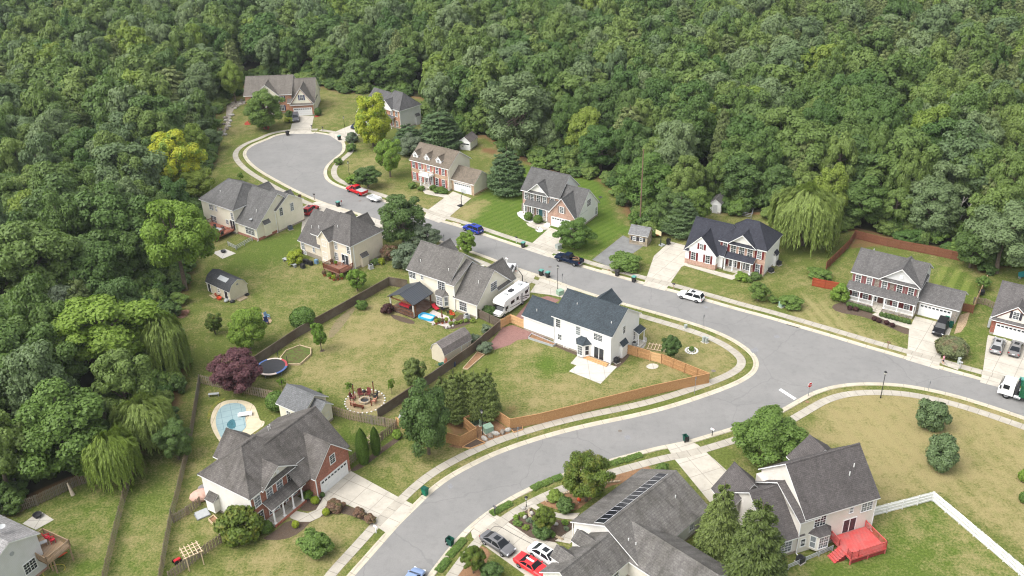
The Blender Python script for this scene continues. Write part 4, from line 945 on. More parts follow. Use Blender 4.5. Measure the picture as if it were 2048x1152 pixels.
def H_13():
    h = House('pale_grey_house', 'pale grey sided house corner with wooden deck, cut by the corner of the frame', (-57.17,84.97), 151.8)
    h.gable(-.1,15,0,7.4,5.6,7.3,'x',W_GREY,R_H13,fm=B_ROSE)
    h.win('l',.22,2.25,2.1,.75,1.5,n=2,glass=GLASSD)
    b = MB(); b.tube((.25,3.7,5.4),(.16,3.7,5.4),.28,.28,16); b.build('gable_vent', LGREY, h.e)
    b = MB(); b.lathe([(.02,0),(.3,.05),(.48,.18)],(2.6,2.6,7.5),14); b.tube((2.6,2.9,6.8),(2.6,2.6,7.5),.03); b.build('satellite_dish', LGREY, h.e)
    h.slider('f',.32,2.0,2.4,1.5,1.9)
def H_14():
    h = House('solar_roof_house', 'grey roofed house with a row of solar panels along its ridge', (6.52,87.4), 43.8)
    W = dict(f=W_OFF,s=W_OFF)
    h.gable(-.05,13.9,-10.75,.1,2.8,5.65,'x',W,R_H14)          # main
    h.gable(-8.7,.5,-9.3,-2.9,2.8,5.05,'x',W,R_H14)           # front wing over the garage
    h.gable(-.25,7.05,-19.2,-5,2.75,4.95,'y',dict(f=W_LIN,s=W_LIN),R_H14)
    for xc in (-5.6,-2.0):
        h.gable(xc-1.15,xc+1.15,-5.6,-2.75,3.75,4.75,'y',W,R_H14,ov=.15,z0=2.6,th=.1)
    PV = m_plain('solar cell', (.012,.013,.02), .22, .25, 6, spec=.6)
    k = 2.85/5.425
    for i in range(13):
        a0 = .35+i*.955; b = MB()
        for mi, (p0, p1, q0, q1, dz) in enumerate(((a0+.03,a0+.915,-4.85,-3.42,.1),(a0,a0+.945,-4.89,-3.38,.085))):
            z = lambda yy: 2.8+(.1-yy)*k+dz
            vs = [(p0,q0,z(q0)),(p1,q0,z(q0)),(p1,q1,z(q1)),(p0,q1,z(q1))]
            lo = [(x,yy,zz-.05) for x,yy,zz in vs]
            b.mesh(vs+lo,[(0,1,2,3),(0,4,5,1),(1,5,6,2),(2,6,7,3),(3,7,4,0)],mi)
        b.build('solar_panel', [PV, WHITE], h.e)
    h.win('r',-.4,-9.0,2.0,.1,.1) if False else None
    h.win('f',-8.98,-2.2,1.7,.9,1.3); h.win('f',-8.98,-6.5,1.7,.9,1.3); h.win('f',-10.43,10.6,1.7,.8,1.1)
    h.win('l',.27,-1.8,1.2,.1,.1) if False else None
    h.vent(10.8,-7.6,4.5); h.vent(1.2,-8.0,4.2); h.vent(1.6,-8.8,3.8)
    h.spout(.2,-.05,2.7)
def H_15():
    h = House('cream_house_with_red_deck', 'linen sided house with dark umber roof and bright red deck at the back', (32.95,83.4), 19.3)
    W = dict(f=W_LIN,s=W_LIN)
    h.gable(1.15,11.9,0,10.1,5.4,10.1,'x',W,R_H15)
    h.roof([[(.4,-.05,5.2),(3.4,-.05,5.2),(3.4,5.1,7.4),(.4,5.1,7.4)],[(3.4,10.3,3.4),(.4,10.3,3.4),(.4,5.1,7.4),(3.4,5.1,7.4)]],R_H15,name='step_roof')
    b = MB(); b.box(.75,3.0,.28,9.8,0,5.0); prof=[(.3,4.9),(5.1,7.1),(5.1,4.9)]; b.face([(.75,p[0],p[1]) for p in prof][::-1]); b.face([(.75,p[0],p[1]) for p in prof]); b.build('wall', W_LIN, h.e)
    h.gable(-3.4,1.6,.1,10.4,2.8,6.9,'x',W,R_H15)
    h.gable(-4.6,1.6,7,11.6,2.8,6.2,'y',W,R_H15); h.gable(6.2,12.6,8,11.3,5.0,7.6,'y',W,R_H15)
    y = .3
    h.win('f',y,3.55,4.25,.75,1.5,n=2); h.win('f',y,8.0,4.5,.5,.8,g=(1,2)); h.win('f',y,10.3,4.3,.75,1.3,n=2); h.win('f',y,1.5,1.5,.6,1.1,g=(1,2)); h.slider('f',y,8.1,1.05,1.8,2.0); h.win('f',.4,-1.0,1.5,.9,1.6,n=2)
    h.bay(2.2,5.2,y,1.0,.4,2.8,W_LIN,R_H15)
    h.vent(8.9,2.6,8.0); h.vent(9.9,3.2,8.5); h.vent(1.9,1.6,6.1); h.spout(11.6,.25,5.3); h.spout(.7,.2,5.0)
    h.win('l',1.47,5.1,8.0,.4,.5) if False else None
for f_ in (H_1,H_2,H_3,H_4,H_5,H_6,H_7,H_8,H_9,H_10,H_11,H_12,H_13,H_14,H_15): f_()

# ---------------------------------------------------------------- sheds and small buildings
def barn_1():
    h = House('barn_shed', 'cream barn shed with black gambrel roof beside junk on the back lawn', (-51.44,150.15), 51.1-90, 'shed')
    # ridge along the long side
    h = h
    WB = m_siding('barn cream boards', S(214,206,184,.85), .15, .3); RB = m_shingle('black felt', S(66,67,69), .1)
    e = h.e; e.rotation_euler.z = math.radians(51.1-90)
    # local x toward viewer-right gable, long axis is -x
    L, Wd = 7.0, 3.9
    b = MB(); prof = [(0,2.1),(.62,3.1),(1.95,3.75),(3.28,3.1),(3.9,2.1)]
    fr = [(0,0,0),(0,Wd,0)]+[(0,p[0],p[1]) for p in prof[::-1]]
    b.face(fr); b.face([(-L,p[1],p[2]) for p in fr][::-1]); b.face([(-L,0,0),(0,0,0),(0,0,2.1),(-L,0,2.1)]); b.face([(0,Wd,0),(-L,Wd,0),(-L,Wd,2.1),(0,Wd,2.1)]); b.build('wall', WB, e)
    o = [(-.14,2.0),(.55,3.17),(1.95,3.85),(3.35,3.17),(4.04,2.0)]
    h.roof([[(-L-.15,a[0],a[1]),(.15,a[0],a[1]),(.15,c[0],c[1]),(-L-.15,c[0],c[1])] for a, c in zip(o,o[1:])], RB, .07, caps=False)
    b = MB(); b.mesh([(-4.2,.62,3.24),(-1.6,.62,3.24),(-1.6,1.5,3.66),(-4.2,1.5,3.66)],[(0,1,2,3)]); b.build('roof_patch', LGREY, e)
    h.door('f',0,-1.1,.1,.9,1.85,DARKG,False); h.door('f',0,-6.2,.1,.8,1.8,DARKG,False); h.win('f',0,-3.3,1.3,.6,.7,g=(2,1))
    b = MB(); b.box(-.02,.05,1.7,2.1,2.7,3.0); b.build('gable_vent', GREYM, e)
    b = MB(); b.box(.1,1.3,1.0,2.8,0,.12); b.build('ramp', m_wood('ramp wood', S(150,135,112), S(175,160,135)), e)
barn_1()
def barn_2():
    h = House('gambrel_shed', 'beige gambrel shed with brown roof beside the dark fence', (-11.17,127.35), 47.5-90, 'shed')
    WB = m_siding('shed beige boards', S(216,206,186,.85), .08, .3); RB = m_shingle('brown felt', S(107,101,98), .1)
    e = h.e
    gw = 3.0; L = 6.2
    # gable faces viewer-left: plane x=0, runs y 0..-gw ; long side to +x'
    b = MB(); M = [(0,2.0),(.45,2.9),(1.5,3.55),(2.55,2.9),(3.0,2.0)]
    # long axis along local +y, gable at y=0 spanning x -3.4..0
    fr = [(-gw,0,0),(0,0,0)]+[(p[0]-gw,0,p[1]) for p in M[::-1]]
    b.face(fr); b.face([(p[0],L,p[2]) for p in fr][::-1]); b.face([(0,0,0),(0,L,0),(0,L,2.0),(0,0,2.0)]); b.face([(-gw,L,0),(-gw,0,0),(-gw,0,2.0),(-gw,L,2.0)]); b.build('wall', WB, e)
    o = [(-.14-gw,1.9),(.38-gw,2.97),(1.5-gw,3.65),(2.62-gw,2.97),(.14,1.9)]
    h.roof([[(a[0],-.15,a[1]),(c[0],-.15,c[1]),(c[0],L+.15,c[1]),(a[0],L+.15,a[1])] for a, c in zip(o,o[1:])], RB, .07, caps=False)
    h.door('r',0,4.6,.1,1.4,1.8,WB,False)
barn_2()
def sheds():
    h = House('white_garden_shed', 'small white shed with brown roof at the wood edge behind the dormered house', (-12.1,226.25), -24.1, 'shed')
    h.gable(-.4,3.0,-.2,4.4,2.2,3.5,'y',W_WHITE,m_shingle('shed roof brown', S(98,92,89)),ov=.2,th=.1)
    h.garage('f',.0,1.3,2.3,1.75)
    h = House('stone_shed', 'small fieldstone outbuilding with grey roof beside the grey parking pad', (23.85,169.71), -26.1, 'shed')
    h.gable(-.3,3.9,-.2,3.3,2.3,3.6,'x',ST_TAN,m_shingle('shed roof grey', S(114,114,114)),ov=.25,th=.1)
    for x in (1.0,2.45):
        h.win('f',.05,x,1.35,.55,.7,g=(2,1),sh=CHAR_SH)
    h = House('white_wood_edge_shed', 'narrow white shed with dark roof tucked under the trees by a wire pen', (43.45,183.38), -27, 'shed')
    h.gable(-.9,1.7,-.15,4.6,2.3,3.3,'y',W_WHITE,m_shingle('shed roof dark', S(89,87,85)),ov=.15,th=.1)
    h.door('f',0,.35,.1,.9,1.9,W_GREY,False)
    h = House('pool_house', 'cream pool house with grey cross gable roof behind the red brick house', (-34.5,114.45), -34, 'pool house')
    RP = m_shingle('shingle cool grey', S(101,102,103))
    h.gable(-.6,5.0,-.85,4.6,2.8,4.7,'x',W_CREAM,RP); h.gable(3.6,6.9,.6,3.6,2.75,3.9,'x',W_CREAM,RP,ov=.25)
    h.win('f',-.53,1.6,1.5,.75,1.0,n=1,glass=GLASSD); h.win('r',6.58,2.1,1.4,.5,.9,n=2,glass=GLASSD); h.door('f',-.53,3.4,.15,.9,2.0,WHITE,False)
    # covered patio pavilion
    h = House('patio_pavilion', 'dark metal roofed patio pavilion over a red dining table', (-19.04,150.95), -36.1, 'pavilion', trim=DARKG)
    RM = NT('standing seam metal'); c_ = RM.sep(RM.obj()); w_ = RM.math('FRACT', RM.math('MULTIPLY', c_[1], 2.4))
    RMM = RM.bsdf(RM.mix(RM.math('LESS_THAN', w_, .12), S(86,90,96), S(50,52,56)), .38, .35, .5)
    h.roof([[(.5,-.55,2.75),(.5,-6.1,2.75),(3.55,-6.1,4.1),(3.55,-.55,4.1)],[(6.6,-6.1,2.75),(6.6,-.55,2.75),(3.55,-.55,4.1),(3.55,-6.1,4.1)]], RMM, .1)
    POSTW = m_plain('pale post', S(220,215,205), .6); POSTB = m_wood('brown post', S(110,72,48), S(128,88,58))
    for x, yy, m in ((.9,-5.7,POSTW),(6.2,-5.7,POSTW),(6.2,-5.2,POSTB),(6.2,-1.0,POSTB),(.9,-1.0,POSTB)):
        b = MB(); b.box(x-.1,x+.1,yy-.1,yy+.1,.25,2.8); b.build('post', m, h.e)
    b = MB(); b.box(.9,6.2,-5.78,-5.62,2.45,2.65); b.box(.82,.98,-5.6,-1.1,2.45,2.65); b.box(6.12,6.28,-5.6,-1.1,2.45,2.65); b.build('beam', POSTB, h.e)
    DK = m_deck('dark deck boards', S(100,70,56))
    b = MB(); b.box(.6,6.5,-6.0,-.1,0,.25); b.build('floor_boards', DK, h.e)
    rail([(.9,-5.85),(6.2,-5.85)],.25,.85,POSTB,h.e,'railing',.3)
    t = empty('dining_table','dining table with red cloth under the dark patio pavilion','table',h.w(3.0,-4.0,.25),h.ang)
    REDC = m_plain('red cloth', S(200,45,60), .8)
    b = MB(); b.box(-1.1,1.1,-.55,.55,.72,.77); b.box(-1.15,1.15,-.6,-.56,.45,.77); b.build('tabletop', REDC, t)
    for x in (-1,1):
        for yy in (-.45,.45): b = MB(); b.box(x-.04,x+.04,yy-.04,yy+.04,0,.72); b.build('leg', DARKG, t)
sheds()
# ---------------------------------------------------------------- vehicles (local: +x forward, +y left)
TAIL = m_plain('tail lamp', S(170,20,25), .3, .1); HEADL = m_plain('head lamp', (.75,.77,.8), .15, .05, spec=.8); PLATE = m_plain('number plate', (.6,.62,.65), .5)
CHROME = m_plain('bright trim', (.5,.51,.53), .25, .1, metal=.7)
def loft(b, secs, mi=0):
    """secs: list of (x, [(y,z)...]) half sections from bottom centre to top centre"""
    k = len(secs[0][1]); ring = []
    for x, h in secs: ring.append([(x,y,z) for y,z in h]+[(x,-y,z) for y,z in h[-2:0:-1]])
    n = len(ring[0]); vs = [p for r in ring for p in r]; fs = []
    for i in range(len(ring)-1):
        for j in range(n): fs.append((i*n+j,i*n+(j+1)%n,(i+1)*n+(j+1)%n,(i+1)*n+j))
    fs.append(tuple(range(n))); fs.append(tuple(range((len(ring)-1)*n,len(ring)*n))[::-1])
    b.mesh(vs, fs, mi)
def wheel(e, x, y, r=.34, w=.22, rim=RIM):
    b = MB(); s = 1 if y > 0 else -1; prof = [(r*.62,-.5*w),(r*.92,-.5*w),(r,-.36*w),(r,.36*w),(r*.92,.5*w),(r*.62,.5*w)]; n = 20
    vs = [(x+rr*math.cos(2*PI*i/n), y+s*t, r+rr*math.sin(2*PI*i/n)) for rr,t in prof for i in range(n)]
    b.mesh(vs, [(j*n+i,j*n+(i+1)%n,(j+1)*n+(i+1)%n,(j+1)*n+i) for j in range(5) for i in range(n)])
    t = b.build('wheel', RUBBER, e, True)
    b = MB(); b.tube((x,y-s*.1*w,r),(x,y+s*.42*w,r),r*.62,r*.6,16,1)
    for i in range(5):
        a = 2*PI*i/5; b.obox((x+math.cos(a)*r*.33, y+s*.45*w, r+math.sin(a)*r*.33), r*.5,.03,r*.16, 0, 0)
    b.build('rim', [rim,DARKG], t)
def glassquad(e, name, q, inset=.06, off=.012, mat=None):
    q = [Vector(p) for p in q]; c = sum(q, Vector())/len(q); n = (q[1]-q[0]).cross(q[2]-q[1]).normalized()
    if n.dot(c-Vector((0,0,.7))) < 0: n = -n; q = q[::-1]
    o = [p+(c-p).normalized()*inset+n*off for p in q]; b = MB(); b.face(o); i = [p-n*.03 for p in o]
    for a in range(len(o)): b.face([o[a],i[a],i[(a+1)%len(o)],o[(a+1)%len(o)]])
    return b.build(name, mat or CARGL, e)
PROF = {   # L, W, zb, belt, roof, hood front z, cowl z, trunk z, cabin x (rear base, rear roof, front roof, front base) as fractions, roof half width
 'suv':   (4.75,1.86,.30,1.02,1.68,.86,1.04,1.04,(-.485,-.40,.08,.24)),
 'bigsuv':(5.0,1.95,.34,1.08,1.80,.95,1.12,1.08,(-.49,-.45,.08,.22)),
 'sedan': (4.85,1.84,.24,.90,1.44,.74,.92,.96,(-.40,-.20,.10,.28)),
 'coupe': (5.0,1.88,.24,.92,1.33,.82,.93,.94,(-.34,-.16,.04,.18)),
 'hatch': (4.2,1.76,.25,.92,1.48,.76,.94,.96,(-.47,-.36,.10,.27)),
}
def carbody(e, kind, paint, roofrail=False, dark_roof=None):
    L, W, zb, zt, zr, hf, cw, tk, (a0,a1,a2,a3) = PROF[kind]; w = W/2
    st = [(-.5,.80,tk-.22),(-.485,.90,tk-.06),(-.44,.96,tk),(-.3,1.0,zt),(0,1.0,zt),(a3-.02,1.0,cw),(a3+.08,.98,cw-.05),(.42,.95,hf+.03),(.475,.88,hf-.07),(.5,.74,hf-.2)]
    b = MB(); secs = []
    for t, k, z in st:
        ww = w*k; zz = zb+(.06 if abs(t)>.46 else 0)
        secs.append((t*L, [(0,zz),(ww*.86,zz),(ww*.98,zz+.12),(ww,zz+(z-zz)*.55),(ww*.97,zz+(z-zz)*.86),(ww*.86,z),(0,z+.03)]))
    loft(b, secs)
    bw, rw = w*.90, w*.70; zc = zt-.06
    c = {}
    for s in (1,-1):
        c[('a0',s)] = Vector((a0*L,bw*s,zc)); c[('a1',s)] = Vector((a1*L,rw*s,zr-.03)); c[('a2',s)] = Vector((a2*L,rw*s,zr-.03)); c[('a3',s)] = Vector((a3*L,bw*s,cw-.05))
    g = lambda k,s: c[(k,s)]
    for s in (1,-1):
        q = [g('a0',s),g('a3',s),g('a2',s),g('a1',s)]; b.face(q if s < 0 else q[::-1])
    b.face([g('a3',-1),g('a3',1),g('a2',1),g('a2',-1)]); b.face([g('a0',1),g('a0',-1),g('a1',-1),g('a1',1)])
    m1, m2 = Vector((a1*L*.9,0,zr)), Vector((a2*L*.85,0,zr)); 
    vs = [g('a1',-1),g('a2',-1),g('a2',1),g('a1',1), Vector((a1*L+.12,-rw*.8,zr+.015)),Vector((a2*L-.15,-rw*.8,zr+.015)),Vector((a2*L-.15,rw*.8,zr+.015)),Vector((a1*L+.12,rw*.8,zr+.015))]
    b.mesh(vs, [(0,1,5,4),(1,2,6,5),(2,3,7,6),(3,0,4,7),(4,5,6,7)])
    b.build('body', paint, e, False)
    glassquad(e,'windshield',[g('a3',-1),g('a3',1),g('a2',1),g('a2',-1)],.09); glassquad(e,'rear_window',[g('a0',1),g('a0',-1),g('a1',-1),g('a1',1)],.1)
    for s in (1,-1):
        B0, B1, R0, R1 = g('a0',s),g('a3',s),g('a1',s),g('a2',s); zz = .12
        up = lambda p, q, t: p.lerp(q,t)
        f = .5
        mB, mR = B0.lerp(B1,f), R0.lerp(R1,f)
        glassquad(e,'side_window',[B0.lerp(R0,zz*.3),mB.lerp(mR,zz*.3),mR.lerp(mB,.04),R0.lerp(B0,.04)],.07); glassquad(e,'side_window',[mB.lerp(mR,zz*.3),B1.lerp(R1,zz*.3),R1.lerp(B1,.04),mR.lerp(mB,.04)],.07)
        b = MB(); b.obox((a3*L-.25,s*(w*.98),zt+.06),.16,.2,.13); b.build('mirror', paint, e)
        b = MB(); b.obox((.468*L,s*w*.64,hf-.12),.16,.42,.13,-s*.35); b.build('headlight', HEADL, e)
        b = MB(); b.obox((-.485*L,s*w*.70,tk-.18),.12,.34,.15,s*.2); b.build('taillight', TAIL, e)
        if roofrail:
            b = MB(); b.obox(((a1+a2)/2*L,s*rw*.92,zr+.05),(a2-a1)*L*.85,.04,.04); b.build('roof_rail', DARKG, e)
    b = MB(); b.obox((.497*L,0,hf-.34),.06,W*.5,.18); b.build('grille', BLACK, e)
    b = MB(); b.obox((-.5*L,0,zb+.1),.07,W*.78,.16); b.obox((.49*L,0,zb+.08),.06,W*.72,.12); b.build('bumper', DARKG, e)
    b = MB(); b.obox((-.503*L,0,tk-.3),.02,.42,.16); b.build('number_plate', PLATE, e)
    r = .36 if 'suv' in kind else .33
    for x in (-.30,.31):
        for s in (1,-1): wheel(e, x*L, s*(w-.09), r)
    if kind == 'suv' or kind == 'sedan':
        b = MB(); b.obox(((a1*.35+a2*.65)*L,0,zr+.022),.75,rw*1.1,.02); b.build('sunroof', CARGL, e)
def vloc(fw, rw, near=1, half=.8):
    """front and rear wheel contact pixels on the near side; near=+1: the body lies to the far side"""
    f, r = P(*fw), P(*rw); d = (f-r).normalized(); n = Vector((-d.y,d.x,0)); m = (f+r)/2
    if (n.y > 0) != (near > 0): n = -n
    return m+n*half, math.atan2(d.y,d.x)
def car(kind, paint, label, fw, rw, near=1, name='parked_car', cat='car', rail=False, center=None):
    c, a = vloc(fw, rw, near)
    if center: c = P(*center)
    e = empty(name, label, cat, c, a); carbody(e, kind, paint, rail); return e
PT = {k: m_paint('paint '+k, c) for k, c in dict(white=(.72,.72,.72), blue=S(22,50,150,.9), red=S(190,24,32,.9), darkred=S(170,30,36,.8), black=(.012,.012,.014), navy=S(24,38,62,.7), silver=(.30,.30,.30), grey=(.13,.13,.135), pewter=(.17,.165,.16), coral=S(214,48,52,.9), pale=S(130,150,185,.9), charcoal=(.09,.09,.10)).items()}
car('suv',PT['white'],'white crossover parked at the kerb by the red shutter house',(1364.5,598),(1391,605.5),rail=True)
car('suv',PT['blue'],'blue crossover parked at the kerb before the striped lawn',(930,461.5),(951.5,469.5))
car('bigsuv',PT['charcoal'],'dark grey car parked on the far driveway at the cul-de-sac',(592,246),(592,238),center=(592,240.5),rail=True)
car('sedan',PT['navy'],'dark car half hidden by the yellowing tree on its driveway',(708,258),(722,251),center=(716,254))
car('suv',PT['darkred'],'red crossover parked behind the cream house with the red deck',(628,420),(614,430),center=(622,425))
car('bigsuv',PT['white'],'white four wheel drive parked on the drive behind the cream two storey house',(1026,534),(1016,552),center=(1017.5,546),rail=True)
car('bigsuv',PT['black'],'black car with bins behind it outside the wide double garage',(1874,675),(1886,650),center=(1880,662))
car('suv',PT['silver'],'silver car outside the deep red brick garage',(1997,684),(1989,706),center=(1993.5,697),rail=True)
car('sedan',PT['pewter'],'grey saloon beside the silver car at the deep red brick garage',(2034,690),(2026,712),center=(2030,702))
car('sedan',PT['grey'],'grey saloon on the drive of the solar roof house',(1002.5,1111),(971,1090))
car('coupe',PT['coral'],'bright red muscle coupe with a white stripe on the solar roof house drive',(1074,1157),(1041,1136))
car('sedan',PT['white'],'white saloon beside the red coupe',(1100,1135),(1067.5,1114))
car('hatch',PT['pale'],'pale blue car at the bottom of the street, cut by the frame',(842,1138),(822,1166),center=(824,1169))
b = MB()
coupe = [o for o in bpy.data.objects if o.get('label','').startswith('bright red muscle')][0]
b.box(-1.0,.15,-.14,.14,1.348,1.355); b.build('roof_stripe', WHITE, coupe)
def pickup(paint, label, fw, rw, cover=None, load=False):
    c, a = vloc(fw, rw, 1, .85); e = empty('pickup_truck', label, 'pickup truck', c, a); L, w = 5.8, 1.0; b = MB(); zb = .42; secs = []
    for t, k, z in ((-.5,.94,.78),(-.49,.97,.80),(-.10,1.0,.80),(-.095,1.0,1.15),(.2,1.0,1.17),(.3,.98,1.14),(.44,.95,1.06),(.485,.88,.98),(.5,.78,.82)):
        ww = w*k; secs.append((t*L,[(0,zb),(ww*.88,zb),(ww*.99,zb+.1),(ww,zb+(z-zb)*.6),(ww*.97,zb+(z-zb)*.88),(ww*.88,z),(0,z+.02)]))
    loft(b, secs)
    for s in (1,-1): b.box(-.495*L,-.1*L,min(s*.93,s*.84),max(s*.93,s*.84),.79,1.2)
    b.box(-.5*L,-.485*L,-.93,.93,.79,1.2); b.build('body', paint, e)
    cx = (-.11*L,-.07*L,.13*L,.24*L); bw, rw_ = .90,.72; zc, zr = 1.12,1.86; b = MB(); g = {}
    for s in (1,-1):
        for i,(x,y,z) in enumerate(((cx[0],bw,zc),(cx[1],rw_,zr),(cx[2],rw_,zr),(cx[3],bw,zc))): g[(i,s)] = Vector((x,y*s,z))
    for s in (1,-1):
        q = [g[(0,s)],g[(3,s)],g[(2,s)],g[(1,s)]]; b.face(q if s < 0 else q[::-1])
    b.face([g[(3,-1)],g[(3,1)],g[(2,1)],g[(2,-1)]]); b.face([g[(0,1)],g[(0,-1)],g[(1,-1)],g[(1,1)]]); b.face([g[(1,-1)],g[(2,-1)],g[(2,1)],g[(1,1)]]); b.build('cab', paint, e)
    glassquad(e,'windshield',[g[(3,-1)],g[(3,1)],g[(2,1)],g[(2,-1)]],.09); glassquad(e,'rear_window',[g[(0,1)],g[(0,-1)],g[(1,-1)],g[(1,1)]],.12)
    for s in (1,-1):
        m0, m1 = g[(0,s)].lerp(g[(3,s)],.5), g[(1,s)].lerp(g[(2,s)],.45)
        glassquad(e,'side_window',[g[(0,s)],m0,m1,g[(1,s)]],.09); glassquad(e,'side_window',[m0,g[(3,s)],g[(2,s)],m1],.09)
        b = MB(); b.obox((cx[3]-.3,s*1.06,1.25),.16,.22,.2); b.build('mirror', BLACK, e)
        b = MB(); b.obox((.475*L,s*.7,.92),.14,.36,.18,-s*.3); b.build('headlight', HEADL, e)
        b = MB(); b.obox((-.497*L,s*.87,.98),.06,.14,.34); b.build('taillight', TAIL, e)
    b = MB(); b.box(-.48*L,-.12*L,-.83,.83,.82,.83); b.build('bed_floor', DARKG, e)
    if cover:
        b = MB(); b.box(-.485*L,-.115*L,-.86,.86,1.2,1.23); b.build('bed_cover', cover, e)
    if load:
        WD = m_wood('scrap wood', S(150,120,90), S(120,95,75)); b = MB()
        for i in range(7): b.obox((-1.6+rnd.uniform(-.5,.5),rnd.uniform(-.5,.5),.95+i*.05),rnd.uniform(.4,1.1),.25,.12,rnd.uniform(0,3))
        b.build('load', WD, e)
    b = MB(); b.obox((.5*L,0,.8),.06,1.1,.3); b.build('grille', CHROME if cover else BLACK, e)
    b = MB(); b.obox((-.505*L,0,.58),.12,1.7,.16); b.obox((.505*L,0,.56),.12,1.7,.2); b.build('bumper', CHROME, e)
    for x in (-.31,.32):
        for s in (1,-1): wheel(e,x*L,s*.9,.40,.26)
    return e
pickup(PT['red'],'red pickup with grey bed cover towing a white trailer',(697.5,384),(719,392.5),LGREY)
pickup(PT['navy'],'dark navy pickup with scrap in its open bed at the kerb',(1116.5,522.5),(1150,533),None,True)
def trailer():
    c, a = vloc((740,402),(748,405),1,.8); e = empty('utility_trailer','low white utility trailer hitched behind the red pickup','trailer',c,a)
    b = MB(); b.box(-1.6,1.6,-.85,.85,.5,.58); b.build('floor_boards', LGREY, e)
    b = MB()
    for s in (-1,1): b.box(-1.6,1.6,s*.85-.03,s*.85+.03,.58,.95)
    b.box(-1.63,-1.57,-.82,.82,.58,1.0); b.box(1.57,1.63,-.82,.82,.58,1.0); b.build('side_panel', WHITE, e)
    b = MB(); b.tube((1.6,.5,.5),(2.6,0,.48),.04); b.tube((1.6,-.5,.5),(2.6,0,.48),.04); b.build('drawbar', GREYM, e)
    for s in (-1,1): wheel(e,-.15,s*.98,.3,.2)
    b = MB()
    for s in (-1,1): b.box(-.55,.25,s*.98-.13,s*.98+.13,.63,.67)
    b.build('mudguard', WHITE, e)
trailer()
def rv():
    c, a = vloc((1015,630),(1041,611),1,1.0)
    e = empty('motorhome','long white motorhome with grey swoosh stripes parked beside the cream two storey house','motorhome',c,a)
    RVW = m_plain('white gel coat', (.76,.76,.75), .4, .04); SW = m_plain('dark swoosh', S(92,86,84), .4)
    b = MB(); w = 1.22
    sec = lambda x, z0, z1: (x,[(0,z0),(w*.96,z0),(w,z0+.1),(w,z1-.12),(w*.93,z1),(0,z1+.04)])
    loft(b,[sec(-4.6,.6,3.25),sec(-4.55,.5,3.3),sec(1.7,.5,3.3),sec(1.75,1.9,3.3),sec(2.5,1.95,3.28),sec(3.0,2.15,3.12),sec(3.2,2.3,2.8)]); b.build('body', RVW, e)
    b = MB(); loft(b,[(1.6,[(0,.5),(1.0,.5),(1.05,.7),(1.05,1.3),(.95,1.9),(0,1.95)]),(2.6,[(0,.5),(1.0,.5),(1.05,.7),(1.05,1.25),(.9,1.9),(0,1.95)]),(3.3,[(0,.5),(1.0,.5),(1.03,.7),(1.0,1.2),(.92,1.28),(0,1.3)]),(3.9,[(0,.5),(.95,.5),(.98,.7),(.95,1.05),(.85,1.15),(0,1.18)]),(4.15,[(0,.55),(.8,.55),(.82,.7),(.8,.95),(.75,1.0),(0,1.02)])]); b.build('cab', RVW, e)
    glassquad(e,'windshield',[(3.3,-.95,1.28),(3.3,.95,1.28),(2.62,.9,1.98),(2.62,-.9,1.98)],.04,.05)
    for s in (-1,1):
        b = MB(); b.box(1.85,2.5,s*1.05-.02,s*1.05+.02,1.3,1.75); b.build('side_window', CARGL, e)
        for x0,x1,z0,z1 in ((-4.1,-3.2,1.9,2.5),(-1.2,-.5,1.8,2.4),(.1,1.2,1.8,2.4)):
            b = MB(); b.box(x0,x1,s*1.22-.02,s*1.22+.02,z0,z1); b.build('side_window', CARGL, e)
        b = MB(); b.box(-2.5,-1.9,s*1.22-.015,s*1.22+.015,.8,2.5); b.build('door', LGREY, e)
        b = MB(); y = s*1.235
        for (p0,p1,wd) in (((-4.4,1.1),(-1.6,2.0),.14),((-3.8,.9),(-.6,1.9),.09),((-4.4,2.75),(-3.3,1.5),.12),((-1.5,.9),(1.5,1.3),.08)):
            A, B_ = Vector((p0[0],p0[1])), Vector((p1[0],p1[1])); d_ = (B_-A).normalized(); nn = Vector((-d_.y,d_.x))*wd
            q = [(v.x,y,v.y) for v in (A-nn,B_-nn*.4,B_+nn*.4,A+nn)]; b.face(q); b.face(q[::-1]) if False else None
            b.mesh([(v[0],v[1]-s*.02,v[2]) for v in q],[(0,1,2,3)])
        b.build('stripe', SW, e)
        for x in (-1.9,-2.7) if False else (-2.4,): wheel(e,x,s*1.08,.42,.3)
        wheel(e,3.0,s*.93,.4,.26)
        b = MB(); b.obox((3.98,s*.62,.9),.2,.3,.2); b.build('headlight', HEADL, e)
        b = MB(); b.obox((2.75,s*1.3,1.5),.1,.25,.35); b.build('mirror', BLACK, e)
    b = MB(); b.obox((4.1,0,.8),.1,1.1,.25); b.build('grille', DARKG, e)
    for x, sx, m in ((-.6,1.0,DARKG),(-3.4,.7,LGREY),(1.0,.4,LGREY)):
        b = MB(); b.box(x-sx/2,x+sx/2,-.35,.35,3.34,3.56); b.build('roof_vent', m, e)
rv()
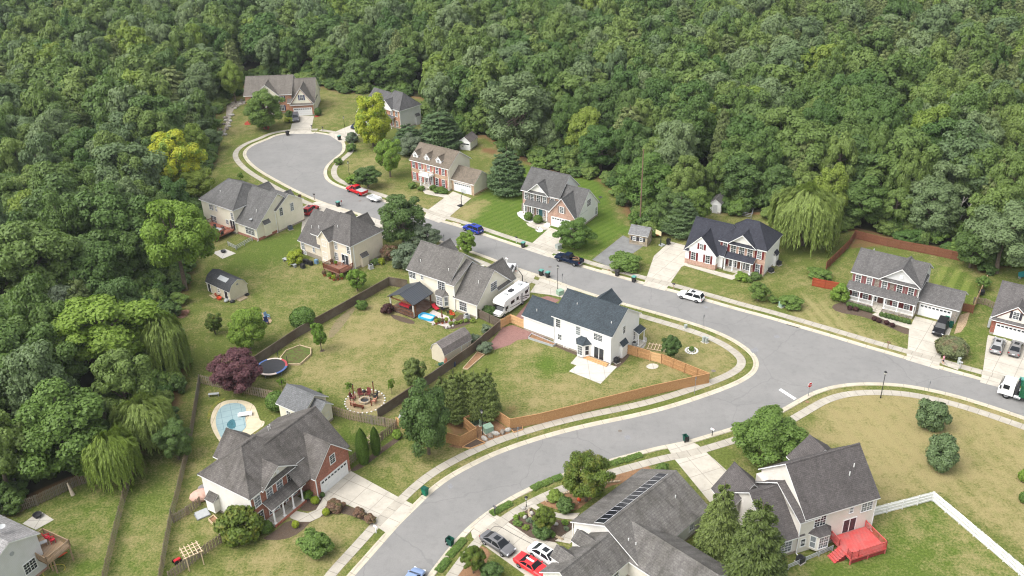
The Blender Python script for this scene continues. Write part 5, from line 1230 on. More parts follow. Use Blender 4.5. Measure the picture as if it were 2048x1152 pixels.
def garbage():
    c, a = vloc((2012,797),(2049,808),1,1.05); c = P(2012,797)+(c-(P(2012,797)+P(2049,808))/2)
    e = empty('garbage_truck','white cabbed garbage truck with green body entering the frame','garbage truck',c,a)
    GRN = m_plain('refuse green', S(30,92,62), .5, .15)
    b = MB(); w = 1.2; loft(b,[(-.75,[(0,.7),(w,.7),(w,1.2),(w,2.5),(w*.94,2.7),(0,2.75)]),(.9,[(0,.7),(w,.7),(w,1.2),(w*.98,2.5),(w*.92,2.68),(0,2.72)]),(1.35,[(0,.6),(w*.97,.6),(w*.98,1.2),(w*.9,1.6),(w*.86,1.75),(0,1.8)])]); b.build('cab', m_plain('cab white', (.7,.7,.69), .4, .06), e)
    glassquad(e,'windshield',[(1.33,-.95,1.75),(1.33,.95,1.75),(.95,1.0,2.6),(.95,-1.0,2.6)],.05,.05)
    for s in (-1,1):
        b = MB(); b.box(-.1,.75,s*1.2-.03,s*1.2+.03,1.7,2.4); b.build('side_window', CARGL, e)
        b = MB(); b.tube((1.1,s*1.35,1.6),(1.1,s*1.35,2.2),.1); b.build('mirror', DARKG, e)
        wheel(e,.1,s*1.02,.52,.32,CHROME); wheel(e,-4.0,s*1.02,.52,.5,CHROME); wheel(e,-5.3,s*1.02,.52,.5,CHROME)
        b = MB(); b.obox((1.33,s*.85,.95),.1,.3,.2); b.build('headlight', HEADL, e)
        b = MB(); b.tube((-1.8,s*1.0,.75),(-.9,s*1.0,.75),.3,.3,14); b.build('fuel_tank', CHROME, e)
    b = MB(); b.box(-7,1.2,-.45,.45,.6,.85); b.build('chassis', BLACK, e)
    b = MB(); b.box(-1.25,-.85,-1.1,1.1,.9,2.3); b.tube((-1.05,-.8,2.3),(-1.05,-.8,3.1),.09); b.build('stack', DARKG, e)
    b = MB(); b.box(-7.2,-1.5,-1.22,1.22,.95,3.0); b.build('hopper', GRN, e)
    b = MB(); b.box(-6.8,-1.9,-1.0,1.0,3.0,3.02)
    for x in (-6.5,-5.2,-3.9,-2.6,-1.6): b.box(x-.06,x+.06,-1.28,1.28,.95,3.06)
    b.build('rib', GRN, e)
garbage()
# ---------------------------------------------------------------- trees and shrubs
BARK = m_wood('bark', (.09,.07,.052), (.16,.13,.10), 2.0); BARKP = m_wood('pale dead wood', (.34,.31,.27), (.46,.43,.38), 2.0)
L_FOR = m_leaf('woodland leaves', (.07,.135,.034), (.165,.225,.06), None, .3, .6)
L_FOR2 = m_leaf('woodland leaves grey green', (.105,.16,.07), (.18,.235,.11), None, .3, .6)
L_YEL = m_leaf('yellowing leaves', (.36,.40,.04), (.44,.44,.045), (.19,.29,.045), .35, .45)
L_YG = m_leaf('yellow green leaves', (.17,.24,.045), (.22,.28,.055), None, .35, .5)
L_BRI = m_leaf('bright green leaves', (.15,.25,.04), (.19,.28,.045), None, .35, .6)
L_MID = m_leaf('mid green leaves', (.10,.175,.038), (.14,.21,.048), None, .3, .6)
L_DRK = m_leaf('dark green leaves', (.075,.13,.036), (.11,.17,.048), None, .25, .6)
L_CON = m_leaf('conifer needles', (.07,.12,.048), (.095,.145,.058), None, .15, .6)
L_JUN = m_leaf('juniper sprays', (.085,.12,.03), (.10,.135,.036), None, .2, .6)
L_HDG = m_leaf('dusty hedge leaves', (.11,.135,.06), (.13,.15,.07), (.16,.13,.075), .2, .9)
L_YPN = m_leaf('young pine needles', (.10,.15,.065), (.12,.17,.075), None, .2, .6)
L_PIN = m_leaf('pine needles', (.12,.16,.055), (.17,.205,.075), None, .2, .6)
L_CED = m_leaf('cedar sprays', (.125,.165,.045), (.155,.195,.055), None, .2, .6)
L_PUR = m_leaf('plum purple leaves', (.085,.034,.042), (.10,.04,.05), (.15,.07,.075), .2, 1.2)
L_WIL = m_leaf('willow leaves', (.19,.25,.065), (.23,.29,.08), None, .35, .6)
L_MAG = m_leaf('magnolia leaves', (.075,.115,.016), (.10,.14,.02), (.14,.15,.025), .15, .8)
L_ARB = m_leaf('arborvitae', (.07,.125,.02), (.09,.15,.026), None, .2, .8)
L_BUR = m_leaf('burgundy leaves', (.05,.018,.02), (.07,.03,.028), None, .2, .8)
L_RUS = m_leaf('russet twigs', (.15,.09,.06), (.19,.11,.075), (.11,.10,.04), .2, 1.0)
L_LIM = m_leaf('lime leaves', (.26,.33,.03), (.32,.36,.04), None, .35, .8)
L_GRY = m_leaf('silver green leaves', (.13,.17,.11), (.16,.20,.13), None, .3, .6)
def quads(pos, nrm, up, sx, sy):
    """leaf diamonds: numpy arrays (n,3)"""
    nrm = nrm/np.linalg.norm(nrm,axis=1,keepdims=True)
    a = np.cross(nrm, up); la = np.linalg.norm(a,axis=1,keepdims=True); a = a/np.maximum(la,1e-6)
    b = np.cross(nrm, a)
    sx = sx[:,None]; sy = sy[:,None]
    v = np.stack([pos+b*sy, pos+a*sx+b*sy*.1, pos-b*sy, pos-a*sx+b*sy*.1],1)
    return v.reshape(-1,3)
def leafmesh(name, v, mat):
    n = len(v)//4; me = bpy.data.meshes.new(name)
    me.vertices.add(len(v)); me.vertices.foreach_set('co', v.astype(np.float32).ravel())
    me.loops.add(4*n); me.loops.foreach_set('vertex_index', np.arange(4*n,dtype=np.int32))
    me.polygons.add(n); me.polygons.foreach_set('loop_start', np.arange(0,4*n,4,dtype=np.int32)); me.polygons.foreach_set('loop_total', np.full(n,4,np.int32))
    if mat: me.materials.append(mat)
    me.update(); return me
def unit(rs, n):
    d = rs.normal(size=(n,3)); return d/np.linalg.norm(d,axis=1,keepdims=True)
def crown(kind, seed, n, ls):
    """returns leaf vertices for a tree of radius 5 and height 12 (bushes: radius 1, height 1.4 scaled by 5)"""
    rs = np.random.RandomState(seed); limbs = []
    if kind in ('broad','low','oval','sparse','bush','globe'):
        if kind == 'bush': c0, er, nc, cr = np.array((0,0,4.6)), np.array((4.4,4.4,4.6)), 26, (1.5,2.3)
        elif kind == 'globe': c0, er, nc, cr = np.array((0,0,5.2)), np.array((4.9,4.9,5.4)), 1, (1,1)
        elif kind == 'low': c0, er, nc, cr = np.array((0,0,6.2)), np.array((3.85,3.85,4.7)), 70, (.75,1.5)
        elif kind == 'oval': c0, er, nc, cr = np.array((0,0,6.9)), np.array((3.9,3.9,4.4)), 64, (.7,1.35)
        elif kind == 'sparse': c0, er, nc, cr = np.array((0,0,7.2)), np.array((3.9,3.9,3.9)), 26, (.8,1.4)
        else: c0, er, nc, cr = np.array((0,0,7.6)), np.array((4.0,4.0,3.5)), 62, (.75,1.5)
        if kind == 'globe':
            d = unit(rs, n); d[:,2] = np.where(d[:,2] < -.75, -d[:,2], d[:,2])
            bump = 1+.05*np.sin(d[:,0]*7+seed)*np.sin(d[:,1]*8)+.04*np.sin(d[:,2]*11)
            pos = c0+d*er*(bump*rs.uniform(.93,1.02,n))[:,None]; nr = d+rs.normal(size=(n,3))*.45
        else:
            cs = []
            for i in range(nc):
                z = 1-2*(i+.5)/nc; z = z*.96+.06; a = i*2.39996+rs.uniform(-.5,.5); r = math.sqrt(max(0,1-min(1,z*z)))
                k = rs.uniform(.62,1.0) if kind != 'sparse' else rs.uniform(.45,1.0)
                if kind == 'oval': k *= (1.0 if z < .2 else 1-.25*(z-.2))
                cs.append(c0+np.array((r*math.cos(a),r*math.sin(a),z))*er*k)
            cs = np.array(cs); cs = cs[rs.uniform(size=nc) > .16]; nc = len(cs); cs[:,0] += (cs[:,2]-c0[2])*rs.uniform(-.16,.16); cs += rs.normal(size=cs.shape)*.38; cs[:,:2] *= 1+rs.uniform(-.12,.12,(nc,1))
            cr_ = rs.uniform(cr[0],cr[1],nc); limbs = [tuple(c) for c in cs]
            w = cr_**2; ci = rs.choice(nc, n, p=w/w.sum())
            d = unit(rs, n); out = (cs[ci]-c0); out = out/np.maximum(.1,np.linalg.norm(out,axis=1,keepdims=True))
            d = d+out*.55+np.array((0,0,.25)); d /= np.linalg.norm(d,axis=1,keepdims=True)
            rad = cr_[ci]*rs.uniform(.55,1.08,n)
            pos = cs[ci]+d*rad[:,None]*np.array((1.08,1.08,.85)); nr = d*.9+np.array((0,0,.3))+rs.normal(size=(n,3))*.33
        s = rs.uniform(.7,1.3,n)*ls
        v = quads(pos, nr, rs.normal(size=(n,3)), s*.62, s)
    elif kind in ('conifer','spire','pine'):
        t = rs.uniform(0,1,n)**(.75); prof = (1-t)**(.8 if kind != 'spire' else .62)
        nb = 130; b = rs.randint(0,nb,n); bt = (b+rs.uniform(-.2,.2,n))/nb; bt = np.clip(bt,0,1)
        bt = 1-np.sqrt(1-bt*.985); prof = np.maximum(.03,(1-bt))**(.85 if kind == 'conifer' else .6)
        brs = np.random.RandomState(seed+5); bl = brs.uniform(.72,1.08,nb)[b]; a = (b*2.39996)+rs.normal(size=n)*.14
        u = rs.uniform(.15,1,n)**.6; r = 4.7*prof*u*bl
        z0 = (.7 if kind != 'pine' else 2.0); z = z0+bt*(12-z0)
        zz = z + u*prof*(-1.1 if kind == 'conifer' else .5) + rs.normal(size=n)*.12
        a = a+rs.normal(size=n)*.16*(1/np.maximum(.3,u))*.5
        pos = np.stack([r*np.cos(a), r*np.sin(a), zz],1)
        outv = np.stack([np.cos(a),np.sin(a),np.full(n,-.25 if kind=='conifer' else .4)],1)
        nr = np.stack([np.cos(a)*.5,np.sin(a)*.5,np.full(n,.9)],1)+rs.normal(size=(n,3))*.4
        s = rs.uniform(.7,1.3,n)*ls
        v = quads(pos, nr, outv, s*.5, s*1.15)
    elif kind == 'column':
        d = unit(rs, n); k = rs.uniform(.85,1.03,n)*(1+.06*np.sin(6*np.arctan2(d[:,1],d[:,0])+seed))
        t = rs.uniform(0,1,n); r = 4.6*np.sqrt(np.clip(np.sin(PI*np.clip(t*.86+.14,0,1)),0,1))*k*np.clip((1-t)*5,0,1)**.3; a = rs.uniform(0,2*PI,n)
        pos = np.stack([r*np.cos(a), r*np.sin(a), .2+t*11.7],1); nr = np.stack([np.cos(a),np.sin(a),np.full(n,.35)],1)+rs.normal(size=(n,3))*.35
        s = rs.uniform(.7,1.3,n)*ls; v = quads(pos, nr, np.tile(np.array((0.,0,1)),(n,1)), s*.5, s*.8)
    elif kind == 'willow':
        n = n*2; nst = max(60,n//46); az = rs.uniform(0,2*PI,nst); rr = 4.7*np.sqrt(rs.uniform(.03,1,nst)); top = 11.3-1.9*(rr/4.7)**2+rs.normal(size=nst)*.55
        top -= (np.sin(az*4+seed)*.8+np.sin(az*7)*.5)*(rr/4.7)
        ln = rs.uniform(3.0,9.0,nst)*(.3+.7*rr/4.7); b = rs.randint(0,nst,n); u = rs.uniform(0,1,n)**1.25
        bend = .35*u*(1+.0*u)
        x = (rr[b]+bend)*np.cos(az[b])+rs.normal(size=n)*.1; y = (rr[b]+bend)*np.sin(az[b])+rs.normal(size=n)*.1; z = np.maximum(.4,top[b]-ln[b]*u)
        pos = np.stack([x,y,z],1); a = az[b]
        nr = np.stack([np.cos(a),np.sin(a),.1+.9*np.clip(1-u*5,0,1)],1)+rs.normal(size=(n,3))*.3
        s = rs.uniform(.7,1.3,n)*max(ls,.24); v = quads(pos, nr, np.tile(np.array((0.,0,1)),(n,1)), s*.26, s*2.1)
        limbs = [(rr[i]*math.cos(az[i])*.7,rr[i]*math.sin(az[i])*.7,top[i]-1.2) for i in range(0,nst,max(1,nst//14))]
    return v, limbs
def trunkmesh(name, kind, limbs, seed):
    rs = random.Random(seed); b = MB()
    if kind in ('bush','globe','column'): b.tube((0,0,0),(0,0,4),.5,.2,7); n = 0
    elif kind in ('conifer','spire','pine'): b.tube((0,0,0),(0,0,11.2),.24,.04,8)
    else:
        p = Vector((0,0,0)); r = .3; hgt = 3.2; k = Vector((rs.uniform(-.2,.2),rs.uniform(-.2,.2),hgt))
        b.tube(p,k,.34,.25,9); top = k
        q = Vector((k.x+rs.uniform(-.5,.5),k.y+rs.uniform(-.5,.5),8.2)); b.tube(k,q,.25,.1,8)
        L = limbs[:]; rs.shuffle(L)
        for c in L[:14]:
            c = Vector(c); s_ = k.lerp(q, rs.uniform(0,.8)); m = s_.lerp(c,.5)+Vector((0,0,.4))
            b.tube(s_,m,.12,.08,6); b.tube(m,c,.08,.03,6)
    me = bpy.data.meshes.new(name); me.from_pydata(b.v,[],b.f); me.materials.append(BARK); me.update(); return me
TPL = {}
def template(kind, var, lod):
    k = (kind,var,lod)
    if k not in TPL:
        n, ls = {'n':(19000,.205),'m':(15000,.235),'f':(1500,.72)}[lod]
        if kind in ('bush','globe'): n, ls = {'n':(8000,.42),'m':(5000,.52),'f':(1500,.8)}[lod]
        if kind == 'column': n, ls = 8000, .4
        if kind == 'sparse': n = int(n*.5)
        if kind in ('conifer','spire','pine'): n = int(n*1.25)
        v, limbs = crown(kind, 11+var*17, n, ls)
        TPL[k] = (v, trunkmesh('trunk', kind, limbs, var))
    return TPL[k]
CR = {}
def crownmesh(kind, var, lod, mat):
    k = (kind,var,lod,mat.name)
    if k not in CR: CR[k] = leafmesh('crown', template(kind,var,lod)[0], mat)
    return CR[k]
NV = dict(broad=6, low=7, oval=4, sparse=2, bush=3, globe=2, conifer=2, spire=2, pine=2, column=1, willow=2)
def plant(name, label, cat, base, H, R, kind, mat, lod='m', group=None, ref=(5,12), rz=None, var=None):
    r0, h0 = (5,10.4) if kind in ('bush','globe') else (5,12)
    var = rnd.randrange(NV[kind]) if var is None else var
    e = empty(name, label, cat, base, rnd.uniform(0,2*PI) if rz is None else rz, group)
    e.scale = (R/r0, R/r0*rnd.uniform(.93,1.07), H/h0)
    if kind not in ('globe','bush') : link('trunk', template(kind,var,lod)[1], e)
    link('crown' if kind not in ('bush','globe') else 'foliage', crownmesh(kind,var,lod,mat), e)
    if kind in ('bush','globe'): link('stem', template(kind,var,lod)[1], e)
    return e
USED = []
def T(name, label, bx, by, ty, w, kind, mat, lod='n', group=None, cat='tree', hmul=1.0):
    w *= 1.1; b = P(bx,by); H = max(.3, zabove(b, bx, ty))*hmul; R = w/2*mpp(b)
    # the crown's far top hides behind its near side: keep the seen height
    if kind in ('bush','globe'):
        # foreshortened ball: solve height from the seen extent
        s_, c_ = math.sin(TH+.0), math.cos(TH); seen = (by-ty)*mpp(b)
        H = max(.35, min(3.2*R, seen*1.02-R*.15))*(1.3 if 'pine' in name else 1); b = b+Vector((0,R*.55,0))
    USED.append((b.x,b.y,R))
    return plant(name, label, cat, b, H, R, kind, mat, lod, group)
def TP(*a, **k): return T(*a, **k)
TP('tree','dark green broad tree in front of the brick house with blue shutters',533,258,176,74,'low',L_MID)
TP('yellow_maple','tall tree turning yellow from below beside the grey hip roofed house',747,293,184,70,'low',L_YEL)
TP('oval_tree','bright green oval tree on the lawn below the yellowing one',781,354,270,54,'oval',L_BRI)
TP('small_tree','small dark multi-stemmed tree on the lawn by the cul-de-sac pavement',737,376,330,56,'oval',L_DRK)
TP('big_conifer','large dark conifer standing behind the dormered colonial house',880,294,212,104,'spire',L_CON)
TP('big_conifer','blue green conifer between the hip roofed house and the dormered colonial',818,302,242,74,'spire',L_CON)
TP('small_tree','pale green small tree close beside the dormered colonial house end',822,312,268,52,'low',L_GRY)
TP('young_tree','yellow green young tree at the wood edge near the white garden shed',908,287,256,28,'oval',L_YG)
TP('spruce','large broad spruce on the lawn between the two brick fronted houses',1015,385,284,86,'spire',L_CON)
TP('round_tree','rounded tree on a stone ring beside the driveway of the grey brick house',1146,497,440,72,'low',L_MID)
TP('tall_tree','tall pale green tree right behind the bare utility pole',1292,418,300,112,'low',L_MID)
TP('leafy_tree','lower leafy tree filling the gap beside the utility pole',1338,462,376,72,'low',L_DRK)
TP('spruce','dark spreading spruce between the stone outbuilding and the red shutter house',1358,466,386,92,'spire',L_CON)
TP('leafy_tree','pale leafed tree behind the dark spreading spruce',1385,448,372,66,'low',L_MID)
TP('weeping_willow','large weeping willow behind the red shutter house',1603,490,380,128,'willow',L_WIL)
TP('small_tree','small round tree on the front lawn of the red shutter house',1516,600,564,40,'low',L_MID)
TP('fence_tree','small tree growing against the fence end behind the wide stone fronted house',1963,580,548,28,'oval',L_MID)
TP('young_pine','young pine on the dry field nearer the street',1863,868,812,52,'bush',L_YPN)
TP('young_pine','rounder young pine on the dry field, farther from the street',1887,944,879,55,'bush',L_YPN)
TP('shade_tree','spreading shade tree beside the driveway of the house with the red deck',1529,920,818,142,'low',L_MID)
TP('deodar_cedar','feathery pale cedar between the solar roof house and its neighbour',1436,1098,948,116,'conifer',L_CED)
TP('juniper_tree','tall dense juniper hiding the corner of the house with the red deck',1502,1190,984,140,'spire',L_JUN)
TP('magnolia_tree','broad magnolia by the pavement in the front garden of the solar roof house',1172,1002,904,92,'low',L_MAG)
TP('small_magnolia','small bright leafed tree in the mulched front garden, nearest the drive',1090,1064,1010,46,'oval',L_MAG)
TP('small_magnolia','small bright leafed tree by the pavement at the bottom of the frame',947,1146,1089,50,'oval',L_MAG)
TP('shade_tree','large dense tree at the bend overhanging the cedar fence corner',858,908,766,94,'low',L_DRK)
for i,(bx,by,ty,w) in enumerate(((888,838,745,58),(912,842,732,60),(930,836,731,58),(952,838,732,58),(976,836,730,60))):
    TP('cedar_tree','slender dark cedar in the tight row inside the cedar fence corner',bx,by,ty,w,'spire',L_CED,group='row of slender cedars')
TP('young_tree','loose young tree beside the dark fence, behind the dense tree at the bend',830,778,712,48,'oval',L_CED)
TP('purple_plum','round purple leafed plum tree by the trampoline',482,782,696,99,'low',L_PUR)
TP('maple_tree','full bright green maple on the lawn near the blue lawn chairs',501,698,614,76,'low',L_BRI)
TP('small_magnolia','small dark tree with pale leaf undersides on the lawn below the barn shed',431,668,624,36,'oval',L_MAG)
TP('oak_tree','tall bright tree with a bare trunk standing on the lawn edge by the woods',372,580,402,132,'broad',L_BRI)
TP('round_tree','small lime green tree beside the raised brown deck',715,582,534,40,'oval',L_BRI)
TP('maple_tree','dark bushy maple by the pavement between the beige and cream houses',808,494,386,94,'low',L_DRK)
TP('young_maple','paler small maple right beside the dark bushy one',850,498,448,62,'low',L_GRY)
TP('oval_tree','neat oval street tree in front of the cream two storey house',934,514,460,40,'oval',L_BRI)
TP('street_tree','dark leaning small tree on the corner lot lawn inside the fence line',1340,721,666,42,'oval',L_DRK)
TP('sapling','tiny sapling in a stone ring above the cream house roof',483,364,343,12,'sparse',L_BRI)
TP('sapling','sapling with a pale stake inside the fenced yard by the octagonal bed',643,702,640,32,'oval',L_BRI)
for i,(bx,by,ty,w) in enumerate(((700,787,761,14),(784,788,756,15),(565,777,753,17),(640,800,776,15))):
    TP('sapling','knee high sapling in the fenced yard, '+('left of the fire pit','right of the fire pit','next to the trampoline','beside the pool house roof')[i],bx,by,ty,w,'sparse',L_BRI)
# edge-of-woods trees with a look of their own
TP('yellow_tree','bright yellow tree at the wood edge beyond the cul-de-sac',362,392,260,112,'low',L_YEL)
TP('yellow_tree','lower yellow green tree in front of the bright yellow one',395,400,330,80,'low',L_YG)
TP('leafy_tree','fresh green tree at the wood edge by the rock swale',472,205,112,50,'oval',L_YG)
TP('leafy_tree','grey green small tree at the wood edge beside the rock swale',425,300,255,50,'low',L_FOR2)
TP('big_tree','very broad tree at the wood edge opposite the barn shed',90,640,432,185,'broad',L_FOR)
TP('big_tree','broad tree with yellow tinged top in the lower woods',235,760,588,190,'broad',L_BRI)
TP('big_tree','wide dense tree at the bottom of the woods by the grey fence',150,945,765,190,'low',L_MID)
TP('willow_tree','pale green willow at the wood edge beside the long lawn strip',345,752,634,84,'willow',L_WIL)
TP('willow_tree','willow with hanging yellow green strands at the top of the fenced strip',300,895,796,110,'willow',L_WIL)
TP('locust_tree','yellow green open tree overhanging the weathered fence corner',238,968,862,96,'willow',L_YG)
TP('dark_tree','dark round tree overhanging the pool side fence',358,918,838,64,'low',L_DRK)
TP('grey_tree','dusty grey green tree in the woods left of the barn shed',142,665,556,84,'low',L_GRY)
TP('big_tree','massive pale tree at the wood edge near the right frame edge',1992,546,408,130,'broad',L_FOR2)
TP('big_tree','dark tree over the end of the rust red fence',1940,535,440,80,'low',L_DRK)
TP('pale_tree','large pale grey green tree rising behind the bare lawn shed',1035,300,140,140,'low',L_FOR2)
TP('leafy_tree','mid green tree just behind the rust red fence corner by the willow',1718,452,352,96,'low',L_FOR)
# shrubs: name,label,bx,by,ty,w,kind,mat
def B(label, bx, by, ty, w, mat=L_MID, kind='bush', name='shrub', group=None, lod='m', cat='shrub'): return TP(name,label,bx,by,ty,w,kind,mat,lod,group,cat)
B('shrub at the pavement edge by the lamp post on the cul-de-sac',706,371,350,24,L_BRI); B('low shrub behind the pavement curve near the yellowing tree',703,286,264,22,L_GRY); B('small shrub on the verge of the cul-de-sac, upper one',702,304,286,17); B('small shrub on the verge of the cul-de-sac, lower one',676,330,316,13)
B('clipped shrub at the garage corner of the cul-de-sac brick house',636,232,216,13,L_DRK,'globe'); B('shrub beside the front wall near the grey parked car',578,238,220,12,L_DRK); B('golden shrub at the drive edge by the grey parked car',578,246,234,16,L_LIM)
B('wide bushy shrub at the grey parking pad by the pavement',1256,543,506,52,L_MID); B('large shrub beside the pale green utility box',1585,620,593,40,L_MID); B('low shrub left of the pale green utility box',1545,606,592,18,L_MID)
B('vine clad shrub on top of the red fence end',1642,560,538,36,L_MID); B('tall bright shrub at the porch end of the stone fronted house',1682,607,565,30,L_BRI); B('big mounded hedge by the pavement next to the black car',1908,717,681,57,L_HDG,'globe')
B('round shrub at the right frame edge on the field, upper one',2050,966,940,22,L_BRI,'globe'); B('round shrub at the right frame edge on the field, lower one',2050,1008,984,20,L_MID,'globe')
B('low spreading shrub under the small bright leafed tree in the mulch garden',1085,1078,1040,36,L_DRK); B('dark shrub in the front garden bed beside the magnolia',1133,1026,994,32,L_DRK); B('pale variegated shrub beside the magnolia bed path',1110,1004,984,30,L_YG); B('wispy shrub in the brown bed behind the ridge of the solar roof',1326,952,926,26,L_MID)
B('shrub at the bottom edge beside the drive of the solar roof house',984,1166,1124,40,L_DRK)
for i,(x,y,w) in enumerate(((1035,1052,14),(1045,1034,12),(1060,1046,13),(1130,1050,12),(1105,1074,12),(1052,1060,12),(1133,1062,10),(1032,1040,10))): B('small garden plant in the dark mulch front garden',x,y,y-10,w,(L_MID,L_YG,L_GRY,L_BRI)[i%4],'bush','garden_plant','small plants in the mulch garden','f','plant')
B('very large clipped shrub at the corner of the red brick house',476,1092,1008,76,L_MAG); B('dark round shrub at the porch corner of the red brick house',531,1068,1044,26,L_MID,'globe')
for i,(x,y,w) in enumerate(((630,1009,16),(652,1032,14),(591,1057,14))): B('golden globe shrub in the red brick house bed, '+('nearest the garage','by the curved path','below the porch')[i],x,y,y-15,w,L_LIM,'globe')
B('green shrub beside the golden globe near the garage',615,1000,980,17,L_BRI); B('tiny pot sized shrub at the garage corner',645,995,984,9,L_DRK,'globe')
for i,(x,y,w) in enumerate(((673,1024,28),(718,1035,20),(738,1047,20))): B('russet barberry in the drive side bed, '+('largest','middle','nearest the street')[i],x,y,y-w*.85,w,L_RUS)
B('round shrub alone on the dry front lawn of the red brick house',625,1118,1062,52,L_MID)
for i,(x,y,ty,w) in enumerate(((728,926,855,26),(753,908,852,19))): TP('arborvitae',('taller bright arborvitae by the garden arbor','slimmer bright arborvitae behind the garden arbor')[i],x,y,ty,w,'column',L_ARB)
B('shrub at the fence end by the bend',795,878,858,18,L_BRI)
B('small round shrub inside the fenced yard near the dry creek',722,622,600,19,L_MID); B('burgundy barberry at the corner of the patio pavilion',774,629,606,21,L_BUR); B('weeping mounded shrub against the dark fence on the lawn side',605,660,618,46,L_MID,'globe'); B('weeping mounded shrub beside the pool house',553,825,785,40,L_MID,'globe')
B('silver shrub in the fenced yard near the motorhome',975,670,648,20,L_GRY); B('silver shrub in the fenced yard nearer the gambrel shed',950,692,668,20,L_GRY); B('dusty shrub by the pavers against the dark fence',970,707,684,27,L_GRY); B('dark shrub squeezed in front of the motorhome',980,634,610,22,L_DRK)
for i,(x,y,w) in enumerate(((902,651,8),(912,649,8),(921,647,8),(932,645,9),(945,646,8))): B('pale ornamental grass tuft in the patio bed',x,y,y-8,w,L_YG,'bush','grass_tuft','grass tufts along the patio','f','plant')
B('grey round shrub beside the cream two storey house',815,541,487,50,L_GRY); B('reddish bare shrub at the corner of the beige house',781,520,488,28,L_RUS); B('lime shrub by the wall of the beige house',763,529,515,11,L_LIM)
B('golden brown mounded shrub behind the beige house, larger',592,531,502,32,L_LIM); B('golden brown mounded shrub behind the beige house, smaller',592,512,496,22,L_YG)
B('dark shrub by the wall of the beige house',750,530,516,14,L_DRK)
for i,(x,y,w) in enumerate(((826,377,16),(842,382,12),(866,380,11),(878,386,22),(888,388,14))): B('boxwood at the front wall of the dormered colonial',x,y,y-11,w,L_MID,'bush','boxwood','boxwoods under the colonial windows')
for i,(x,y,w) in enumerate(((1057,442,16),(1076,448,17))): B('clipped globe shrub at the porch of the grey brick house, '+('farther','nearer')[i]+' from the garage',x,y,y-17,w,L_MID,'globe')
for i in range(8):
    t = i/7; B('clipped boxwood in the row before the stone fronted porch',1697+t*44,614+t*12,603+t*12,8,L_DRK,'globe','boxwood','boxwood row before the porch','f')
    B('clipped boxwood in the row along the garage path',1763+t*54,634+t*15,624+t*15,8,L_DRK,'globe','boxwood','boxwood row along the garage path','f')
for x,y in ((1700,621),(1712,623),(1749,642),(1758,646),(1774,650),(1785,655)): B('small purple ball shrub edging the front bed',x,y,y-9,9,L_BUR,'globe','barberry','purple ball shrubs of the front bed','f')
for i,(x,y,w) in enumerate(((1486,562,24),(1512,560,20),(1500,566,10))): B('shrub below the columns of the red shutter house, '+('broad bright one','darker one by the wall','low filler')[i],x,y,y-15,w,(L_BRI,L_DRK,L_MID)[i])
for k,(x0,y0,x1,y1,n,lab) in enumerate(((982,1029,1022,1007,5,'by the mailbox'),(1064,979,1082,969,3,'near the lamp'),(1085,970,1103,961,3,'middle piece'),(1106,960,1124,954,3,'behind the magnolia'),(1204,935,1220,928,3,'beyond the magnolia'),(1224,929,1243,921,3,'next along'),(1248,922,1282,910,5,'longest, by the driveway'),(898,1114,928,1080,6,'by the open bin'),(876,1144,896,1120,4,'at the bottom edge'))):
    a, c = P(x0,y0), P(x1,y1); d = c-a
    e = empty('verge_hedge','low groundcover hedge on the verge, '+lab,'hedge',a.lerp(c,.5),math.atan2(d.y,d.x))
    rs = np.random.RandomState(k+40); nn = 700*n; L_ = d.length
    pos = np.stack([rs.uniform(-L_/2,L_/2,nn), np.clip(rs.normal(size=nn)*.24,-.5,.5), rs.uniform(.05,.42,nn)],1); pos[:,2] *= 1-.9*(pos[:,1]/.75)**2
    link('foliage', leafmesh('foliage', quads(pos, np.stack([rs.normal(size=nn)*.4,pos[:,1]+rs.normal(size=nn)*.3,np.ones(nn)],1), rs.normal(size=(nn,3)), np.full(nn,.07), np.full(nn,.11)), L_MID), e)
# dead trees
def dead(label, bx, by, tips, r=.16):
    b0 = P(bx,by); e = empty('dead_tree', label, 'dead tree', b0); b = MB()
    zt = [zabove(b0,x,y) for x,y in tips]
    for i,(x,y) in enumerate(tips):
        z = zt[i]; dx = (x-bx)*mpp(b0); m = Vector((dx*.35,.1*i,z*.55)); b.tube((0,0,0) if i == 0 else (m.x*.5,m.y*.5,m.z*.6), m, r*1.3,r*.9,7); b.tube(m,(dx,.3*i,z),r*.9,r*.3,6)
        b.tube((dx*.8,.2*i,z*.85),(dx*.8+.9,.6,z*.97),r*.4,r*.15,5); b.tube((dx*.7,.2*i,z*.78),(dx*.7-.8,-.2,z*.9),r*.4,r*.15,5)
    b.build('bare_trunk', BARKP, e); USED.append((b0.x,b0.y,.8))
dead('pair of bare pale trunks at the wood edge behind the grey brick house',1180,306,[(1180,222),(1198,222)],.22)
dead('single bare pale trunk left of the paired dead trunks',1122,272,[(1124,214)],.16); dead('leaning bare trunk right of the paired dead trunks',1226,272,[(1243,208)],.16)
dead('dead tree with forked white limbs deep in the woods',1441,225,[(1432,178),(1441,174),(1452,180)],.25); dead('leaning dead tree with spread white limbs beside the forked one',1452,230,[(1485,184),(1478,180),(1492,188)],.22)
dead('bent dead tree in the upper woods by the cul-de-sac',418,160,[(430,116),(424,120)],.18); dead('short dead snag pair in the upper woods',351,158,[(350,134),(357,140)],.2)
dead('thin dead tree above the far shed',985,190,[(972,126)],.16); dead('grey dead branches over the rust red fence',1905,470,[(1935,400),(1900,405),(1915,395)],.13)
for bx,by,tx,ty in ((1655,250,1650,196),(1330,262,1337,214),(1560,330,1552,284),(1012,210,1018,160),(1760,300,1768,252),(640,120,636,78)):
    dead('pale dead snag rising alone among green crowns in the woods',bx,by,[(tx,ty),(tx+7,ty+5)],.17)
for o in bpy.data.objects:
    if o.get('label','').startswith('pale dead snag rising'): o['group'] = 'pale snags in the woods'
